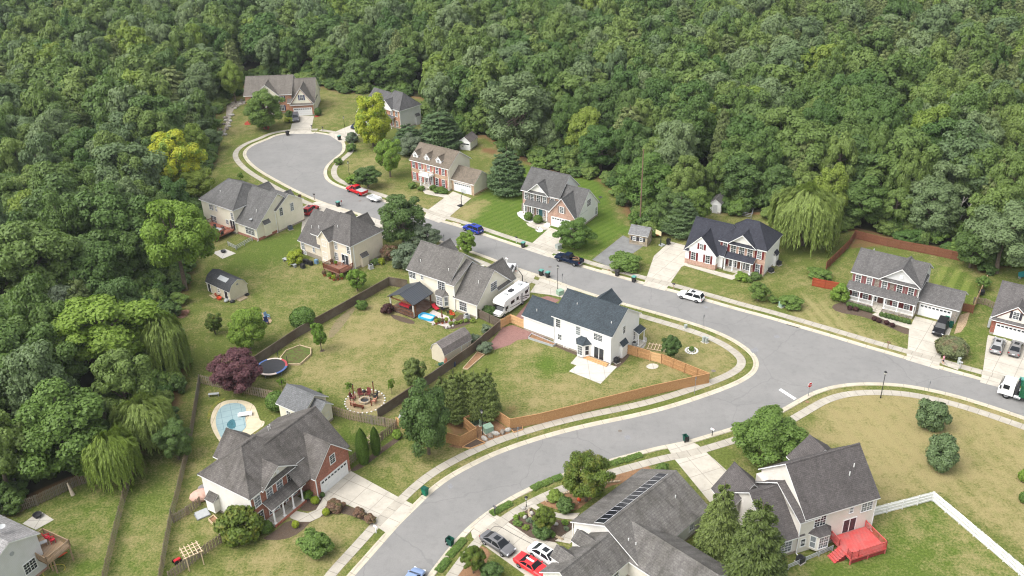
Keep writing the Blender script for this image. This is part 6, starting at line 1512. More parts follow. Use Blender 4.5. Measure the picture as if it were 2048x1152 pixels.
# ---- the woods
def blocked(x, y, r):
    return any((x-a)**2+(y-b)**2 < (r*.62+c*.62)**2 for a,b,c in USED)
ZONE = []
def proj(x, y, z):
    dy, dz = y, z-HC; cz = dy*math.cos(TH)-dz*math.sin(TH); cy = -dy*math.sin(TH)-dz*math.cos(TH); u, v = x/cz, cy/cz
    u, v = u*math.cos(RO)+v*math.sin(RO), -u*math.sin(RO)+v*math.cos(RO); return 1024+F*u, 576+F*v
EDGEP = CLEARW
def dist_edge(x, y):
    d = 1e9; n = len(EDGEP)
    for i in range(n):
        (x1,y1),(x2,y2) = EDGEP[i], EDGEP[(i+1)%n]; dx, dy = x2-x1, y2-y1
        t = max(0,min(1,((x-x1)*dx+(y-y1)*dy)/max(1e-9,dx*dx+dy*dy))); d = min(d, math.hypot(x-x1-t*dx, y-y1-t*dy))
    return d
fr = random.Random(31); cand = []
y = 62.0
while y < 470:
    gap = 7.0 if y < 300 else 7.4
    x = -330.0
    while x < 330:
        jx, jy = x+fr.uniform(-.55,.55)*gap, y+fr.uniform(-.55,.55)*gap; pz = proj(jx,jy,8); pz = pz[0] > 1300 and pz[1] < 30+(pz[0]-1330)*.27; x += gap*(.55 if pz else 1)
        u, v = proj(jx, jy, 8)
        if u < -130 or u > 2180 or v > 1160 or v < -70: continue
        pine = u > 1300 and v < 30+(u-1330)*.27+fr.uniform(-25,25) and fr.random() < .84
        R = fr.triangular(3.2,8.0,5.2) if not pine else fr.uniform(2.0,4.4); H = fr.uniform(12,19) if not pine else fr.uniform(8,15)
        if inside((jx,jy), CLEARW): continue
        de = dist_edge(jx,jy)
        if de < R*.55: continue
        if de < 9: H *= .8; R *= .85
        if blocked(jx,jy,R): continue
        cand.append((jx,jy,R,H,pine,de))
    y += gap*.93
cand.sort(key=lambda c: c[1]*math.cos(TH)+(HC-6)*math.sin(TH))
NEAR = 235
spec = [('broadleaf tree','low',L_FOR),('broadleaf tree','broad',L_FOR),('broadleaf tree','low',L_FOR2),('broadleaf tree','oval',L_FOR),('dark tree','low',L_DRK),('yellow green tree','low',L_YG),('cedar','pine',L_PIN)]
wts = [30,18,16,10,12,5,9]
names = {'broadleaf tree':'woodland_tree','dark tree':'dark_tree','yellow green tree':'yellow_green_tree','cedar':'cedar_tree'}
adj = {0:'rounded green tree',1:'tall open green tree',2:'grey green tree',3:'oval green tree',4:'dark green tree',5:'yellow green tree',6:'olive cedar'}
for (x,y_,R,H,pine,de) in cand[:NEAR]:
    k = fr.choices(range(7), wts)[0]; sp = spec[k]
    u,_ = proj(x,y_,6)
    side = 'in the lower left woods by the long lawns' if u < 440 and y_ < 215 else 'in the woods above the cul-de-sac' if u < 800 else 'at the wood edge behind the row of houses'
    plant(names[sp[0]], adj[k]+' '+side, 'tree', (x,y_,0), H, R*(.75 if k == 6 else 1), sp[1], sp[2], 'm', adj[k]+'s '+side)
# undergrowth along the foot of the woods: one mass nobody could count
ug = []
n_ = len(CLEARW)
for i in range(n_):
    (x1,y1),(x2,y2) = CLEARW[i], CLEARW[(i+1)%n_]; L_ = math.hypot(x2-x1,y2-y1)
    if L_ > 160: continue
    for k in range(int(L_*1.5)):
        t = fr.random(); d_ = fr.uniform(.3,9); nx_, ny_ = -(y2-y1)/L_, (x2-x1)/L_
        for sg in (1,-1):
            a_, b_ = x1+(x2-x1)*t+nx_*d_*sg, y1+(y2-y1)*t+ny_*d_*sg
            if not inside((a_,b_), CLEARW) and y1 > 62: ug.append((a_,b_,fr.uniform(.9,2.3),fr.uniform(1.4,3.0)+d_*.32)); break
# the far woods read as one mass: one object, instanced by geometry nodes from a few crowns
def mass(name, label, cat, pts, sources):
    """pts: (x, y, source index, scale xyz); one object, instanced by geometry nodes"""
    tc = bpy.data.collections.new(name+' sources')
    for i, (kind, var, mat, n, ls) in enumerate(sources):
        v, _ = crown(kind, 11+var*17, n, ls); tc.objects.link(bpy.data.objects.new('src_%02d'%i, leafmesh('src', v, mat)))
    me = bpy.data.meshes.new(name); me.from_pydata([(p[0],p[1],0) for p in pts],[],[])
    me.attributes.new('idx','INT','POINT').data.foreach_set('value', np.array([p[2] for p in pts],np.int32))
    me.attributes.new('rot','FLOAT_VECTOR','POINT').data.foreach_set('vector', np.array([(0,0,fr.uniform(0,6.28)) for _ in pts],np.float32).ravel())
    me.attributes.new('scl','FLOAT_VECTOR','POINT').data.foreach_set('vector', np.array([p[3] for p in pts],np.float32).ravel())
    fw = tag(link(name, me), label, cat, None, 'stuff')
    ng = bpy.data.node_groups.new(name,'GeometryNodeTree'); ng.interface.new_socket('Geometry',in_out='INPUT',socket_type='NodeSocketGeometry'); ng.interface.new_socket('Geometry',in_out='OUTPUT',socket_type='NodeSocketGeometry')
    N = ng.nodes.new; gi, go, ip, ci = N('NodeGroupInput'), N('NodeGroupOutput'), N('GeometryNodeInstanceOnPoints'), N('GeometryNodeCollectionInfo')
    ci.inputs['Collection'].default_value = tc; ci.inputs['Separate Children'].default_value = True; ci.inputs['Reset Children'].default_value = True
    def na(nm, ty):
        a = N('GeometryNodeInputNamedAttribute'); a.data_type = ty; a.inputs['Name'].default_value = nm
        return [o for o in a.outputs if o.enabled][0]
    lk = ng.links.new
    lk(gi.outputs[0], ip.inputs['Points']); lk(ci.outputs[0], ip.inputs['Instance']); ip.inputs['Pick Instance'].default_value = True
    lk(na('idx','INT'), ip.inputs['Instance Index']); lk(na('scl','FLOAT_VECTOR'), ip.inputs['Scale'])
    er = N('FunctionNodeEulerToRotation'); lk(na('rot','FLOAT_VECTOR'), er.inputs[0]); lk(er.outputs[0], ip.inputs['Rotation'])
    lk(ip.outputs[0], go.inputs[0]); mo = fw.modifiers.new('scatter','NODES'); mo.node_group = ng
far = cand[NEAR:]
ids = [fr.choice([8,9]) if c[4] else fr.choices(range(9),[9,9,6,6,6,5,4,2,5])[0] for c in far]
mass('far_woods','dense woods stretching away behind the houses to the top of the frame','woods',[(c[0],c[1],i,(c[2]/5,c[2]/5,c[3]/12)) for c,i in zip(far,ids)],
    [(k,v,m,7500,.33) for k,v,m in (('low',0,L_FOR),('low',5,L_FOR),('broad',4,L_FOR),('broad',1,L_FOR2),('low',6,L_FOR2),('oval',3,L_FOR),('low',3,L_DRK),('low',4,L_YG),('pine',0,L_PIN),('pine',1,L_PIN))])
mass('undergrowth','leafy undergrowth along the foot of the woods around the lawns','undergrowth',[(a,b,fr.randrange(4),(r/5,r/5,h/10.4)) for a,b,r,h in ug],[('bush',0,L_DRK,2600,.75),('bush',1,L_FOR,2600,.75),('bush',2,L_FOR,2600,.75),('bush',0,L_MID,2600,.75)])
print('forest', len(cand), len(ug))
# ---------------------------------------------------------------- fences
def fence(label, pts, h, style, m, name='board_fence', pm=None, group=None, postsp=2.4, far=1):
    p = px(*pts); o = p[0]; e = empty(name, label, 'fence', o, 0, group)
    postb = MB(); postb.box(-.055,.055,-.055,.055,0,h+.06); pme = None
    for a, c in zip(p, p[1:]):
        A, B_ = a-o, c-o; d = B_-A; L = d.length; d = d/L; rz = math.atan2(d.y,d.x); n = Vector((-d.y,d.x,0)); b = MB()
        if style == 'white': w_, gap, th = .12, .045, .022
        elif style == 'shadow': w_, gap, th = .14, .07, .02
        elif style == 'rail': w_, gap, th = 0,0,0
        else: w_, gap, th = .14, .008, .02
        if style == 'rail':
            for z in (h*.35,h*.65,h*.95): b.obox(((A+B_)/2)+Vector((0,0,z)), L, .05, .1, rz)
            k = int(L/.5)
            for i in range(k): b.obox(A+d*(i+.5)*L/k+Vector((0,0,h*.5)), .02,.02,h*.8,rz)
        else:
            k = max(1,int(L/(w_+gap))); st = L/k
            for i in range(k):
                q = A+d*(i+.5)*st; hh = h+rnd.uniform(-.03,.03); s = 1 if style != 'shadow' else (1 if i%2 else -1)
                q = q+n*(.045*s)
                b.obox(q+Vector((0,0,hh/2+.03)), w_, th, hh, rz, 0)
                if style == 'white': b.mesh([q+d*(-w_/2)+Vector((0,0,hh+.03)),q+d*(w_/2)+Vector((0,0,hh+.03)),q+Vector((0,0,hh+.13))],[(0,1,2)])
            for z in (.3,h*.55,h-.2): b.obox((A+B_)/2+Vector((0,0,z)), L-.02, .05, .09, rz)
            if style == 'cap': b.obox((A+B_)/2+n*.03+Vector((0,0,h+.075)), L, .14, .035, rz)
        b.build('boards', m, e)
        k = max(1,round(L/postsp))
        for i in range(k+1):
            if i == 0 and a is not p[0]: continue
            q = A+d*i*L/k
            if pme is None: ob = postb.build('post', pm or m, e); pme = ob.data
            else: ob = link('post', pme, e)
            ob.location = q-n*.03; ob.rotation_euler.z = rz
    return e
FD = m_wood('dark stained fence', S(92,80,68), S(112,98,84), 6, S(120,110,98)); FC = m_wood('cedar fence', S(170,128,86), S(196,154,110), 6); FCN = m_wood('new cedar gate', S(204,164,116), S(222,184,138), 6)
FW = m_wood('weathered fence', S(146,130,108), S(172,154,130), 6, S(140,132,120)); FWG = m_wood('grey weathered fence', S(120,108,92), S(146,132,112), 6, S(128,124,112)); FR = m_wood('rust red fence', S(122,80,60), S(144,98,76), 6); FRB = m_wood('bright red fence', S(160,74,50), S(176,88,60), 6); FT = m_wood('tan fence', S(190,160,125), S(208,180,146), 6)
fence('long dark stained board fence dividing the two back lawns',[(815,577),(779,571),(679,628),(600,672),(512,731)],1.75,'cap',FD)
fence('dark stained fence running from the motorhome past the gambrel shed to the tree clump',[(1001,659),(944,708),(892,745),(861,767),(810,802),(757,837)],1.75,'cap',FD)
fence('short dark fence piece in front of the motorhome',[(957,636),(1001,657)],1.7,'cap',FD)
fence('new cedar double gate fence beside the paver yard',[(1002,657),(1021,646),(1052,659)],1.75,'board',FCN)
fence('cedar board fence wrapping the corner lot along the pavement',[(1249,707),(1299,721)],1.75,'cap',FC)
fence('pale new cedar gate in the corner lot fence',[(1300,721.5),(1321,727)],1.75,'board',FCN,name='garden_gate')
fence('cedar board fence zigzagging along the bend pavement to the utility boxes',[(1321.5,727),(1417,766),(1365,777),(1310,789),(1197,817),(1140,832),(1080,847),(1021,858),(990,837),(976,836),(928,855),(953,876),(922,893),(893,885)],1.75,'cap',FC)
fence('short pale cedar fence left of the dense tree at the bend',[(794,852),(815,866)],1.6,'board',FCN)
fence('weathered fence behind the covered pool under the purple tree',[(401,767),(475,784),(548,800)],1.7,'shadow',FW)
fence('weathered fence between the pool house and the garden arbor',[(662,829),(700,840),(745,849),(794,858)],1.7,'shadow',FW)
fence('weathered fence from the arbor to the red brick garage',[(794,858),(765,880),(730,906),(699,932)],1.5,'shadow',FW)
fence('long grey weathered fence beside the pool, descending to the bottom edge',[(401,768),(386,862),(375,918),(355,1004),(345,1040),(332,1109),(320,1185)],1.75,'shadow',FWG)
fence('second long grey weathered fence, farther from the pool',[(270,938),(250,1004),(235,1064),(217,1139),(206,1190)],1.75,'shadow',FWG)
fence('dark weathered fence along the foot of the woods by the pale grey house',[(10,1034),(75,1011),(160,970),(215,958),(268,943)],1.7,'shadow',FWG)
fence('short picket fence between the fireplace box and the long grey fence',[(402,1010),(376,1030),(348,1046)],1.4,'shadow',FW)
fence('weathered fence below the very large clipped shrub',[(444,1086),(400,1116),(340,1162)],1.5,'shadow',FW)
fence('rust red board fence around the yard of the stone fronted house',[(1651,541),(1696,497),(1709,477),(1773,493),(1848,507),(1928,524)],1.8,'board',FR)
fence('bright red fence return under the vine clad shrub',[(1624,572),(1648,577),(1676,582)],1.7,'board',FRB)
fence('small rust fence panel at the end of the wide double garage',[(1921,622),(1945,627)],1.6,'board',FR)
fence('tan board fence running back from the wide double garage',[(1946,620),(1971,566)],1.6,'board',FT)
fence('dark weathered fence piece between the two right hand garages',[(1946,607),(1969,610),(1996,622)],1.3,'shadow',FWG)
fence('white picket fence around the yard with the red deck',[(1742,1034),(1864,1002),(2038,1150),(2085,1196)],1.5,'white',WHITE,name='picket_fence',pm=WHITE)
fence('low grey rail fence below the bay window of the house with the red deck',[(1576,1139),(1610,1124),(1664,1101)],.8,'rail',LGREY,name='rail_fence')
fence('small wire pen behind the red shutter house',[(1455,420),(1462,428),(1502,438),(1505,428)],1.2,'rail',GREYM,name='wire_pen')
fence('low grey garden fence under the red wooden deck of the cream house',[(457,492),(473,500),(505,482)],1.0,'rail',LGREY,name='garden_fence')
# ---------------------------------------------------------------- bins, boxes, posts
BGRN = m_plain('bin green', S(26,84,70), .5, .1); BTEAL = m_plain('bin lid teal', S(96,160,148), .5, .1); BBRN = m_plain('bin charcoal', S(58,56,56), .6, .1); BBR2 = m_plain('bin green bright', S(20,120,92), .5)
def bin_(label, x, y, body, lid, opened=False, rz=-.6, s=1.18, group=None):
    e = empty('wheelie_bin', label, 'bin', P(x,y), rz, group); b = MB(); z0, z1 = .08, .95
    lo = [(-.22,-.26),(.22,-.26),(.22,.24),(-.22,.24)]; hi = [(-.29,-.34),(.29,-.34),(.29,.34),(-.29,.34)]
    vs = [(a,c,z0) for a,c in lo]+[(a,c,z1) for a,c in hi]; fs = [(0,3,2,1),(0,1,5,4),(1,2,6,5),(2,3,7,6),(3,0,4,7)]
    if opened:
        ins = [(a*.9,c*.9,z1) for a,c in hi]+[(a*.9,c*.9,.15) for a,c in lo]; vs += ins; fs += [(4,5,9,8),(5,6,10,9),(6,7,11,10),(7,4,8,11),(8,9,13,12),(9,10,14,13),(10,11,15,14),(11,8,12,15),(12,13,14,15)]
    else: fs += [(4,5,6,7)]
    b.mesh(vs,fs); b.box(-.31,.31,-.36,-.33,.88,.95); b.build('bin_body', body, e)
    b = MB()
    if opened: b.obox((0,.42,.62),.6,.05,.66,0,0,.12)
    else: b.obox((0,0,.985),.64,.74,.05); b.obox((0,-.02,1.03),.5,.5,.06); b.box(-.3,.3,.34,.4,.93,1.0)
    b.build('lid', lid, e)
    for sx in (-1,1):
        b = MB(); b.tube((sx*.2,.28,.12),(sx*.27,.28,.12),.12,.12,12); b.build('wheel', RUBBER, e)
    e.scale = (s,s,s)
bin_('dark bin at the head of the cul-de-sac by the driveway',575.5,271,BBRN,BLACK); bin_('teal lidded bin at the cul-de-sac kerb below the yellowing tree',679,280,BBRN,BTEAL)
bin_('teal lidded bin across the street from the red pickup',676.5,413,BBRN,BTEAL); bin_('teal lidded bin at the driveway mouth of the grey brick house',1046.5,495,BBRN,BTEAL)
bin_('teal lidded bin opposite the navy pickup, nearer the motorhome drive',1082.5,551,BBRN,BTEAL); bin_('teal lidded bin opposite the navy pickup, nearer the white house',1095.5,555,BBRN,BTEAL)
bin_('dark lidded bin at the kerb by the grey parking pad',1234.5,552,BBRN,BBRN); bin_('teal lidded bin at the wide pale driveway kerb',1267.5,564,BBRN,BTEAL)
bin_('plain green bin with lid at the kerb by the red brick house drive',850.5,990,BBR2,BGRN,False,.9); bin_('open green bin at the kerb by the solar roof house drive',901,1090,BGRN,BLACK,True,.9); bin_('open green bin standing in the road by the wide drive',1370.5,882,BGRN,BLACK,True,-2.8,1.05)
bin_('green lidded bin between the black car and the double garage',1893,644,BBR2,BBR2,False,-.6); bin_('open green bin beside the black car on the drive edge',1901,655,BGRN,BLACK,True,-.6,1.1)
bin_('black bin on the edge of the pale drive by the basketball hoop',1336.5,489,BLACK,BLACK); bin_('green bin at the right frame edge near the garbage truck',2041,770,BBR2,BTEAL,False,-.6)
MBX = m_plain('mailbox black', (.03,.03,.033), .5); WPOST = m_wood('post wood', S(150,130,105), S(170,150,125))
def mailbox(label, x, y, m, pm, rz=0, h=1.1):
    e = empty('mailbox', label, 'mailbox', P(x,y), rz); b = MB(); b.box(-.05,.05,-.05,.05,0,h); b.build('post', pm, e)
    b = MB(); prof = [(-.11,0),(.11,0),(.11,.13)]+[(.11*math.cos(t),.13+.1*math.sin(t)) for t in (.6,1.2,1.94,2.54)]+[(-.11,.13)]
    n = len(prof); vs = [(yy,xx,h+zz) for xx in (-.28,.28) for yy,zz in prof]; b.mesh(vs,[tuple(range(n))[::-1],tuple(range(n,2*n))]+[(i,(i+1)%n,n+(i+1)%n,n+i) for i in range(n)]); b.build('box', m, e)
    b = MB(); b.box(.115,.13,-.1,-.06,h+.1,h+.3); b.build('flag', TAIL, e)
for lab,x,y,m,pm,h in (('black mailbox on the cul-de-sac verge above the cream house',629,399,MBX,WPOST,1.2),('white mailbox on the verge before the striped lawn',1033,485,MBX,WHITE,1.1),('black mailbox beside the wide pale driveway',1347,579,MBX,WPOST,1.1),('brown mailbox at the tan lawn of the stone fronted house',1775,697,m_plain('mailbox bronze', S(110,88,66)),WPOST,1.1),
    ('white mailbox beside the drive of the house with the red deck',1424,872,WHITE,MBX,1.1),('grey domed mailbox on the verge by the solar roof house drive',990,1030,m_plain('mailbox grey', S(96,96,100)),MBX,1.3),('white mailbox at the edge of the red brick house drive',752.5,1066,WHITE,WHITE,1.0),('white mailbox at the drive mouth behind the cream two storey house',1014,529,WHITE,WHITE,1.2),
    ('stone grey mailbox on the verge near the big mounded hedge',1919,737,LGREY,LGREY,1.1),('small black mailbox at the head of the cul-de-sac, farther right',646,262,MBX,MBX,1.0),('small black mailbox beside the head driveway of the cul-de-sac',624,259,MBX,MBX,1.0)): mailbox(lab,x,y,m,pm,rnd.uniform(.6,1.0),h)
LAMPG = m_plain('lamp glass', (.5,.5,.46), .3)
def lamp(label, x, y, tx, ty, r=.055):
    b0 = P(x,y); h = zabove(b0,tx,ty); e = empty('street_lamp', label, 'street lamp', b0); b = MB(); b.tube((0,0,0),(0,0,.5),r*1.7,r*1.5,10); b.tube((0,0,.5),(0,0,h-.55),r*1.1,r*.8,10); b.tube((0,0,h-.62),(0,0,h-.5),r*2,r*1.6,10); b.build('pole', BLACK, e)
    b = MB(); b.tube((0,0,h-.5),(0,0,h-.12),.13,.2,6); b.build('lantern', LAMPG, e); b = MB(); b.tube((0,0,h-.12),(0,0,h+.06),.26,.05,6); b.tube((0,0,h+.05),(0,0,h+.15),.03,.02,6); b.build('lantern_cap', BLACK, e)
lamp('tall black street lamp on the corner of the tan field',1761,796,1772,743); lamp('black street lamp behind the white house roof at the verge',1115.5,584,1116,531); lamp('black lamp post inside the cedar fence corner by the utility boxes',965.5,869,963,820); lamp('slim lamp post on the cul-de-sac lawn',698.5,349,697.5,323,.04); lamp('short garden lamp post at the mulch garden path',1052.5,1014,1052,993,.04)
lamp('decorated lamp post on the lawn between the two cul-de-sac houses',689,253,689,233,.04)
def signpost(label, x, y, tx, ty, panel=None, pw=.45, ph=.6, name='sign_post', rz=.7):
    b0 = P(x,y); h = zabove(b0,tx,ty); e = empty(name, label, 'sign', b0, rz); b = MB(); b.box(-.03,.03,-.03,.03,0,h); b.build('post', GREYM, e)
    b = MB(); b.box(-pw/2,pw/2,-.05,-.03,h-ph,h); b.build('panel', panel or GREYM, e); return e, h
for lab,a in (('thin sign post on the verge opposite the white crossover',(1406,652,1407,630)),('thin sign post beside the cedar fence on the bend',(1389,787,1391,754)),('sign post on the bend verge by the fence planter',(1036,880,1036,854)),('thin sign post on the tan field verge right of the lamp',(1856,782,1858,762)),('thin sign post by the pavement before the white house',(1124.5,566,1125,547)),('thin sign post behind the ridge of the cream two storey house',(888,486,888,469))): signpost(lab,*a,pw=.3,ph=.45)
signpost('small red sign on a post by the teal lidded bin',684,416,684.5,400,m_plain('sign red', S(150,50,50)),.3,.45); signpost('dark board on a post on the verge behind the cream house',601,409,600.5,389,m_plain('sign board', S(92,78,70)),.8,.9)
def stop():
    b0 = P(1616.5,792); h = zabove(b0,1619,764.5); e = empty('stop_sign','red octagonal stop sign at the corner of the tan field','stop sign',b0,math.radians(28)-PI*0); b = MB(); b.box(-.035,.035,0,.05,0,h-.1); b.build('post', GREYM, e)
    def octo(r, y0, y1, m, nm, par):
        b = MB(); vs = [(r*math.cos(PI/8+i*PI/4),y,h-.45+r*math.sin(PI/8+i*PI/4)) for y in (y0,y1) for i in range(8)]
        b.mesh(vs,[tuple(range(8)),tuple(range(8,16))[::-1]]+[(i,8+i,8+(i+1)%8,(i+1)%8) for i in range(8)]); return b.build(nm, m, par)
    f = octo(.46,-.03,0,m_plain('white border', (.75,.75,.75), .5, .03),'border',e); octo(.42,-.036,-.02,m_plain('stop red', S(200,20,34,.9), .5, .05),'panel',e)
    cu = bpy.data.curves.new('lettering','FONT'); cu.body = 'STOP'; cu.size = .36; cu.extrude = .003; cu.align_x = 'CENTER'; cu.align_y = 'CENTER'
    to = bpy.data.objects.new('tmp', cu); COL.objects.link(to); bpy.context.view_layer.update()
    me = bpy.data.meshes.new_from_object(to.evaluated_get(bpy.context.evaluated_depsgraph_get())); bpy.data.objects.remove(to); me.materials.clear(); me.materials.append(WHITE)
    t = link('lettering', me, e); t.location = (0,-.042,h-.45); t.rotation_euler = (PI/2,0,0)
stop()
BACKB = m_plain('backboard', S(200,205,205), .4)
def hoop(label, x, y, h, rz, stand=True, bm=None):
    e = empty('basketball_hoop', label, 'basketball hoop', P(x,y), rz); b = MB(); b.tube((0,0,0),(0,0,h*.55),.09,.08); b.tube((0,0,h*.55),(0,-.7,h*.9),.07,.06); b.build('pole', DARKG, e)
    if stand: b = MB(); b.box(-.45,.45,-.1,.9,0,.22); b.build('base', BLACK if bm is None else LGREY, e)
    b = MB(); b.box(-.75,.75,-.85,-.8,h*.8,h*.8+.95); b.build('backboard', bm or BACKB, e)
    b = MB(); n = 14
    for i in range(n):
        a, c = 2*PI*i/n, 2*PI*(i+1)/n; b.tube((.23*math.cos(a),-1.1+.23*math.sin(a),h*.8+.12),(.23*math.cos(c),-1.1+.23*math.sin(c),h*.8+.12),.012,n=5)
    b.build('rim', m_plain('rim orange', S(200,80,40)), e)
hoop('basketball hoop at the drive of the dormered colonial house',923,411,3.4,2.4); hoop('basketball hoop with pale backboard on the wide pale drive edge',1321,492,3.4,-.9,True,m_plain('pale board', S(220,205,160))); hoop('basketball hoop beside the motorhome drive',1045,568,3.3,-1.6)
def ubox(label, x, y, sx, sy, sz, m, rz=.6, name='utility_box'):
    e = empty(name, label, 'utility box', P(x,y), rz); b = MB(); b.box(-sx/2,sx/2,-sy/2,sy/2,.06,sz); b.build('cabinet', m, e)
    b = MB(); b.box(-sx/2-.04,sx/2+.04,-sy/2-.05,sy/2+.03,sz,sz+.06); b.build('lid', m, e); b = MB(); b.box(-sx/2-.15,sx/2+.15,-sy/2-.15,sy/2+.15,0,.06); b.build('pad', CONC, e)
UG = m_plain('pale green cabinet', S(150,178,156)); UDG = m_plain('dark green cabinet', S(72,92,70)); UGR = m_plain('pale pedestal', S(168,176,170))
ubox('pale green transformer box inside the cedar fence corner',976,862,1.3,1.1,.9,UG,.5); ubox('dark green box against the cedar fence corner',947,849,1.2,.8,.7,UDG,.6); ubox('pale green pedestal by the lamp post, nearer the street',961,851,.35,.35,1.1,UG); ubox('pale green pedestal by the lamp post, nearer the fence',966,845,.35,.35,1.1,UG)
ubox('grey pedestal on the corner lot lawn, left of the pair',1407,684,.4,.4,1.0,UGR); ubox('grey pedestal on the corner lot lawn, right of the pair',1412.5,685,.45,.45,.9,UGR); ubox('pale green cabinet beside the large shrub on the red shutter lawn',1563,613,.9,.7,.9,UG); ubox('grey pedestal in front of the big mounded hedge',1917,728,.4,.35,1.1,UGR)
ubox('pale cabinet under the rounded tree at the grey brick house drive',1117,497,1.0,.9,.85,UGR); ubox('pale green cabinet on pebbles beside the white house roof',1120,589,1.1,.9,.9,UG); ubox('small hydrant grey cabinet on the corner lot by the pavement',1371,657,.4,.4,.7,UGR)
def ac(label, x, y, m=GREYM, s=.8):
    e = empty('air_conditioner', label, 'air conditioner', P(x,y), .6); b = MB(); b.box(-s/2,s/2,-s/2,s/2,.1,.85); b.build('casing', m, e); b = MB(); b.tube((0,0,.85),(0,0,.9),s*.38,s*.36,16); b.build('fan_grille', BLACK, e); b = MB(); b.box(-s*.65,s*.65,-s*.65,s*.65,0,.1); b.build('pad', CONC, e)
ac('air conditioner at the corner of the white house by the patio',1233,725,DARKG); ac('air conditioner behind the cedar fence of the white house',1268,693,LGREY); ac('air conditioner beside the red shutter house, nearer the corner',1542,544,DARKG); ac('air conditioner beside the red shutter house, farther back',1557,530,DARKG)
ac('air conditioner on a pad below the bay of the red deck house',1600,1124,DARKG); ac('blue grey air conditioner by the cream house gable wall',581,459,m_plain('slate blue', S(80,92,106)))
ac('air conditioner among plants at the beige house wall, nearer',742,537,LGREY); ac('air conditioner among plants at the beige house wall, farther',755,527,LGREY)
ac('covered condenser in the patio bed of the cream two storey house',934,637,LGREY)
# utility pole
b0 = P(1280,447); hp = zabove(b0,1287.5,298); e = empty('utility_pole','tall bare wooden utility pole against the trees','utility pole',b0)
b = MB(); b.tube((0,0,0),(0,0,hp),.17,.1,10); b.build('pole', m_wood('pole wood', S(118,96,80), S(140,116,98)), e); b = MB(); b.box(-.2,.2,-.28,-.14,.3,1.0); b.build('meter_box', WHITE, e)
# ---------------------------------------------------------------- decks
def deck(name, label, ang, o, rects, z, m, rm, openings=(), h=.95, legs=True, sp=.14):
    e = empty(name, label, 'deck', (o[0],o[1],0), math.radians(ang)); b = MB(); 
    for i,(x0,x1,y0,y1) in enumerate(rects): b.box(x0,x1,y0,y1,z-.25+i*.004,z+i*.004)
    b.build('floor_boards', m, e)
    for pl in openings: rail(pl, z, h, rm, e, 'railing', sp)
    if legs:
        for x0,x1,y0,y1 in rects:
            for x in (x0+.1,(x0+x1)/2,x1-.1): 
                b = MB(); b.box(x-.07,x+.07,y0+.04,y0+.18,0,z-.25); b.build('leg', rm, e)
    return e
REDK = m_deck('bright red deck', S(206,84,80,.9))
d15 = deck('red_deck','bright red painted wooden deck with steps behind the linen sided house',19.3,(32.95,83.4),[(5.5,10.7,-3.7,.25)],1.0,REDK,REDK,[[(6.6,-3.62),(10.6,-3.62),(10.6,.2)],[(5.58,.2),(5.58,-1.3)],[(5.58,-2.9),(5.58,-3.62),(6.6,-3.62)]],1.0)
b = MB()
for i in range(5): b.box(5.5-.3*(i+1),5.5-.3*i,-2.8,-1.4,0,.8-.19*i+.06)
b.build('steps', REDK, d15); b = MB(); b.box(5.6,10.6,-3.6,-3.55,.1,.8); b.box(10.55,10.6,-3.5,.2,.1,.8); b.build('skirt', REDK, d15)
RWD = m_deck('redwood deck', S(170,100,76)); BRD = m_deck('brown deck', S(146,98,78)); BRR = m_wood('brown rail', S(112,64,48), S(132,80,60)); GDK = m_deck('grey brown deck', S(170,142,110))
deck('wooden_deck','red brown wooden deck at the back of the cream house by the woods',-37,(-65.02,184.24),[(1.4,8.6,-4.6,.45)],1.0,RWD,BRR,[[(1.4,.4),(1.4,-4.6),(8.6,-4.6),(8.6,.4)]],.9,True,.3)
deck('raised_deck','small raised brown deck with flower pots behind the beige house',-38.5,(-34.09,163.45),[(-.2,4.4,-3.2,.25)],.95,BRD,BRR,[[(-.2,-.9),(-.2,-3.2),(4.4,-3.2),(4.4,.25)]],.9,True,.13)
deck('timber_deck','raised timber deck with pale railings on the pale grey house',151.8,(-57.17,84.97),[(-1.6,3.0,-2.1,.25),(-1.6,.15,.25,1.2)],2.35,GDK,GDK,[[(3.0,.25),(3.0,-2.1),(-1.6,-2.1),(-1.6,1.2),(.15,1.2)]],.95,True,.14)
# furniture helpers in world space
def furn(name, label, cat, loc, rz=0, group=None): return empty(name, label, cat, loc, rz, group)
def chair(label, loc, rz, m, group=None, name='garden_chair', s=1.0):
    e = furn(name, label, 'chair', loc, rz, group)
    b = MB(); b.obox((0,0,.4),.55,.55,.06,0,0,-.12); b.build('seat', m, e); b = MB(); b.obox((0,.32,.75),.55,.06,.75,0,0,-.3); b.build('backrest', m, e)
    for sx in (-1,1):
        b = MB(); b.box(sx*.32-.06,sx*.32+.06,-.3,.3,.58,.63); b.build('armrest', m, e)
        for y in (-.26,.24): b = MB(); b.box(sx*.3-.035,sx*.3+.035,y-.035,y+.035,0,.58); b.build('leg', m, e)
    e.scale = (s,s,s); return e
def table(label, loc, rz, m, sx=1.4, sy=.8, h=.74, name='garden_table'):
    e = furn(name, label, 'table', loc, rz); b = MB(); b.box(-sx/2,sx/2,-sy/2,sy/2,h-.05,h); b.build('tabletop', m, e)
    for x in (-1,1):
        for y in (-1,1): b = MB(); b.box(x*sx*.42-.03,x*sx*.42+.03,y*sy*.4-.03,y*sy*.4+.03,0,h-.05); b.build('leg', m, e)
ADR = m_plain('adirondack red', S(116,58,54), .6); BLUEC = m_plain('chair blue', S(120,150,178), .6); SALM = m_plain('salmon seat', S(196,140,118), .6)
fc = P(730,803)
e = furn('fire_pit','round stone fire pit in the middle of the seating circle','fire pit',fc); b = MB(); b.lathe([(.95,0),(.95,.4),(.65,.4),(.65,.1),(.02,.1)],(0,0,0),20); b.build('stone_ring', ST_TAN, e); b = MB(); b.tube((0,0,.1),(0,0,.16),.6,.6,16); b.build('ash', DARKG, e)
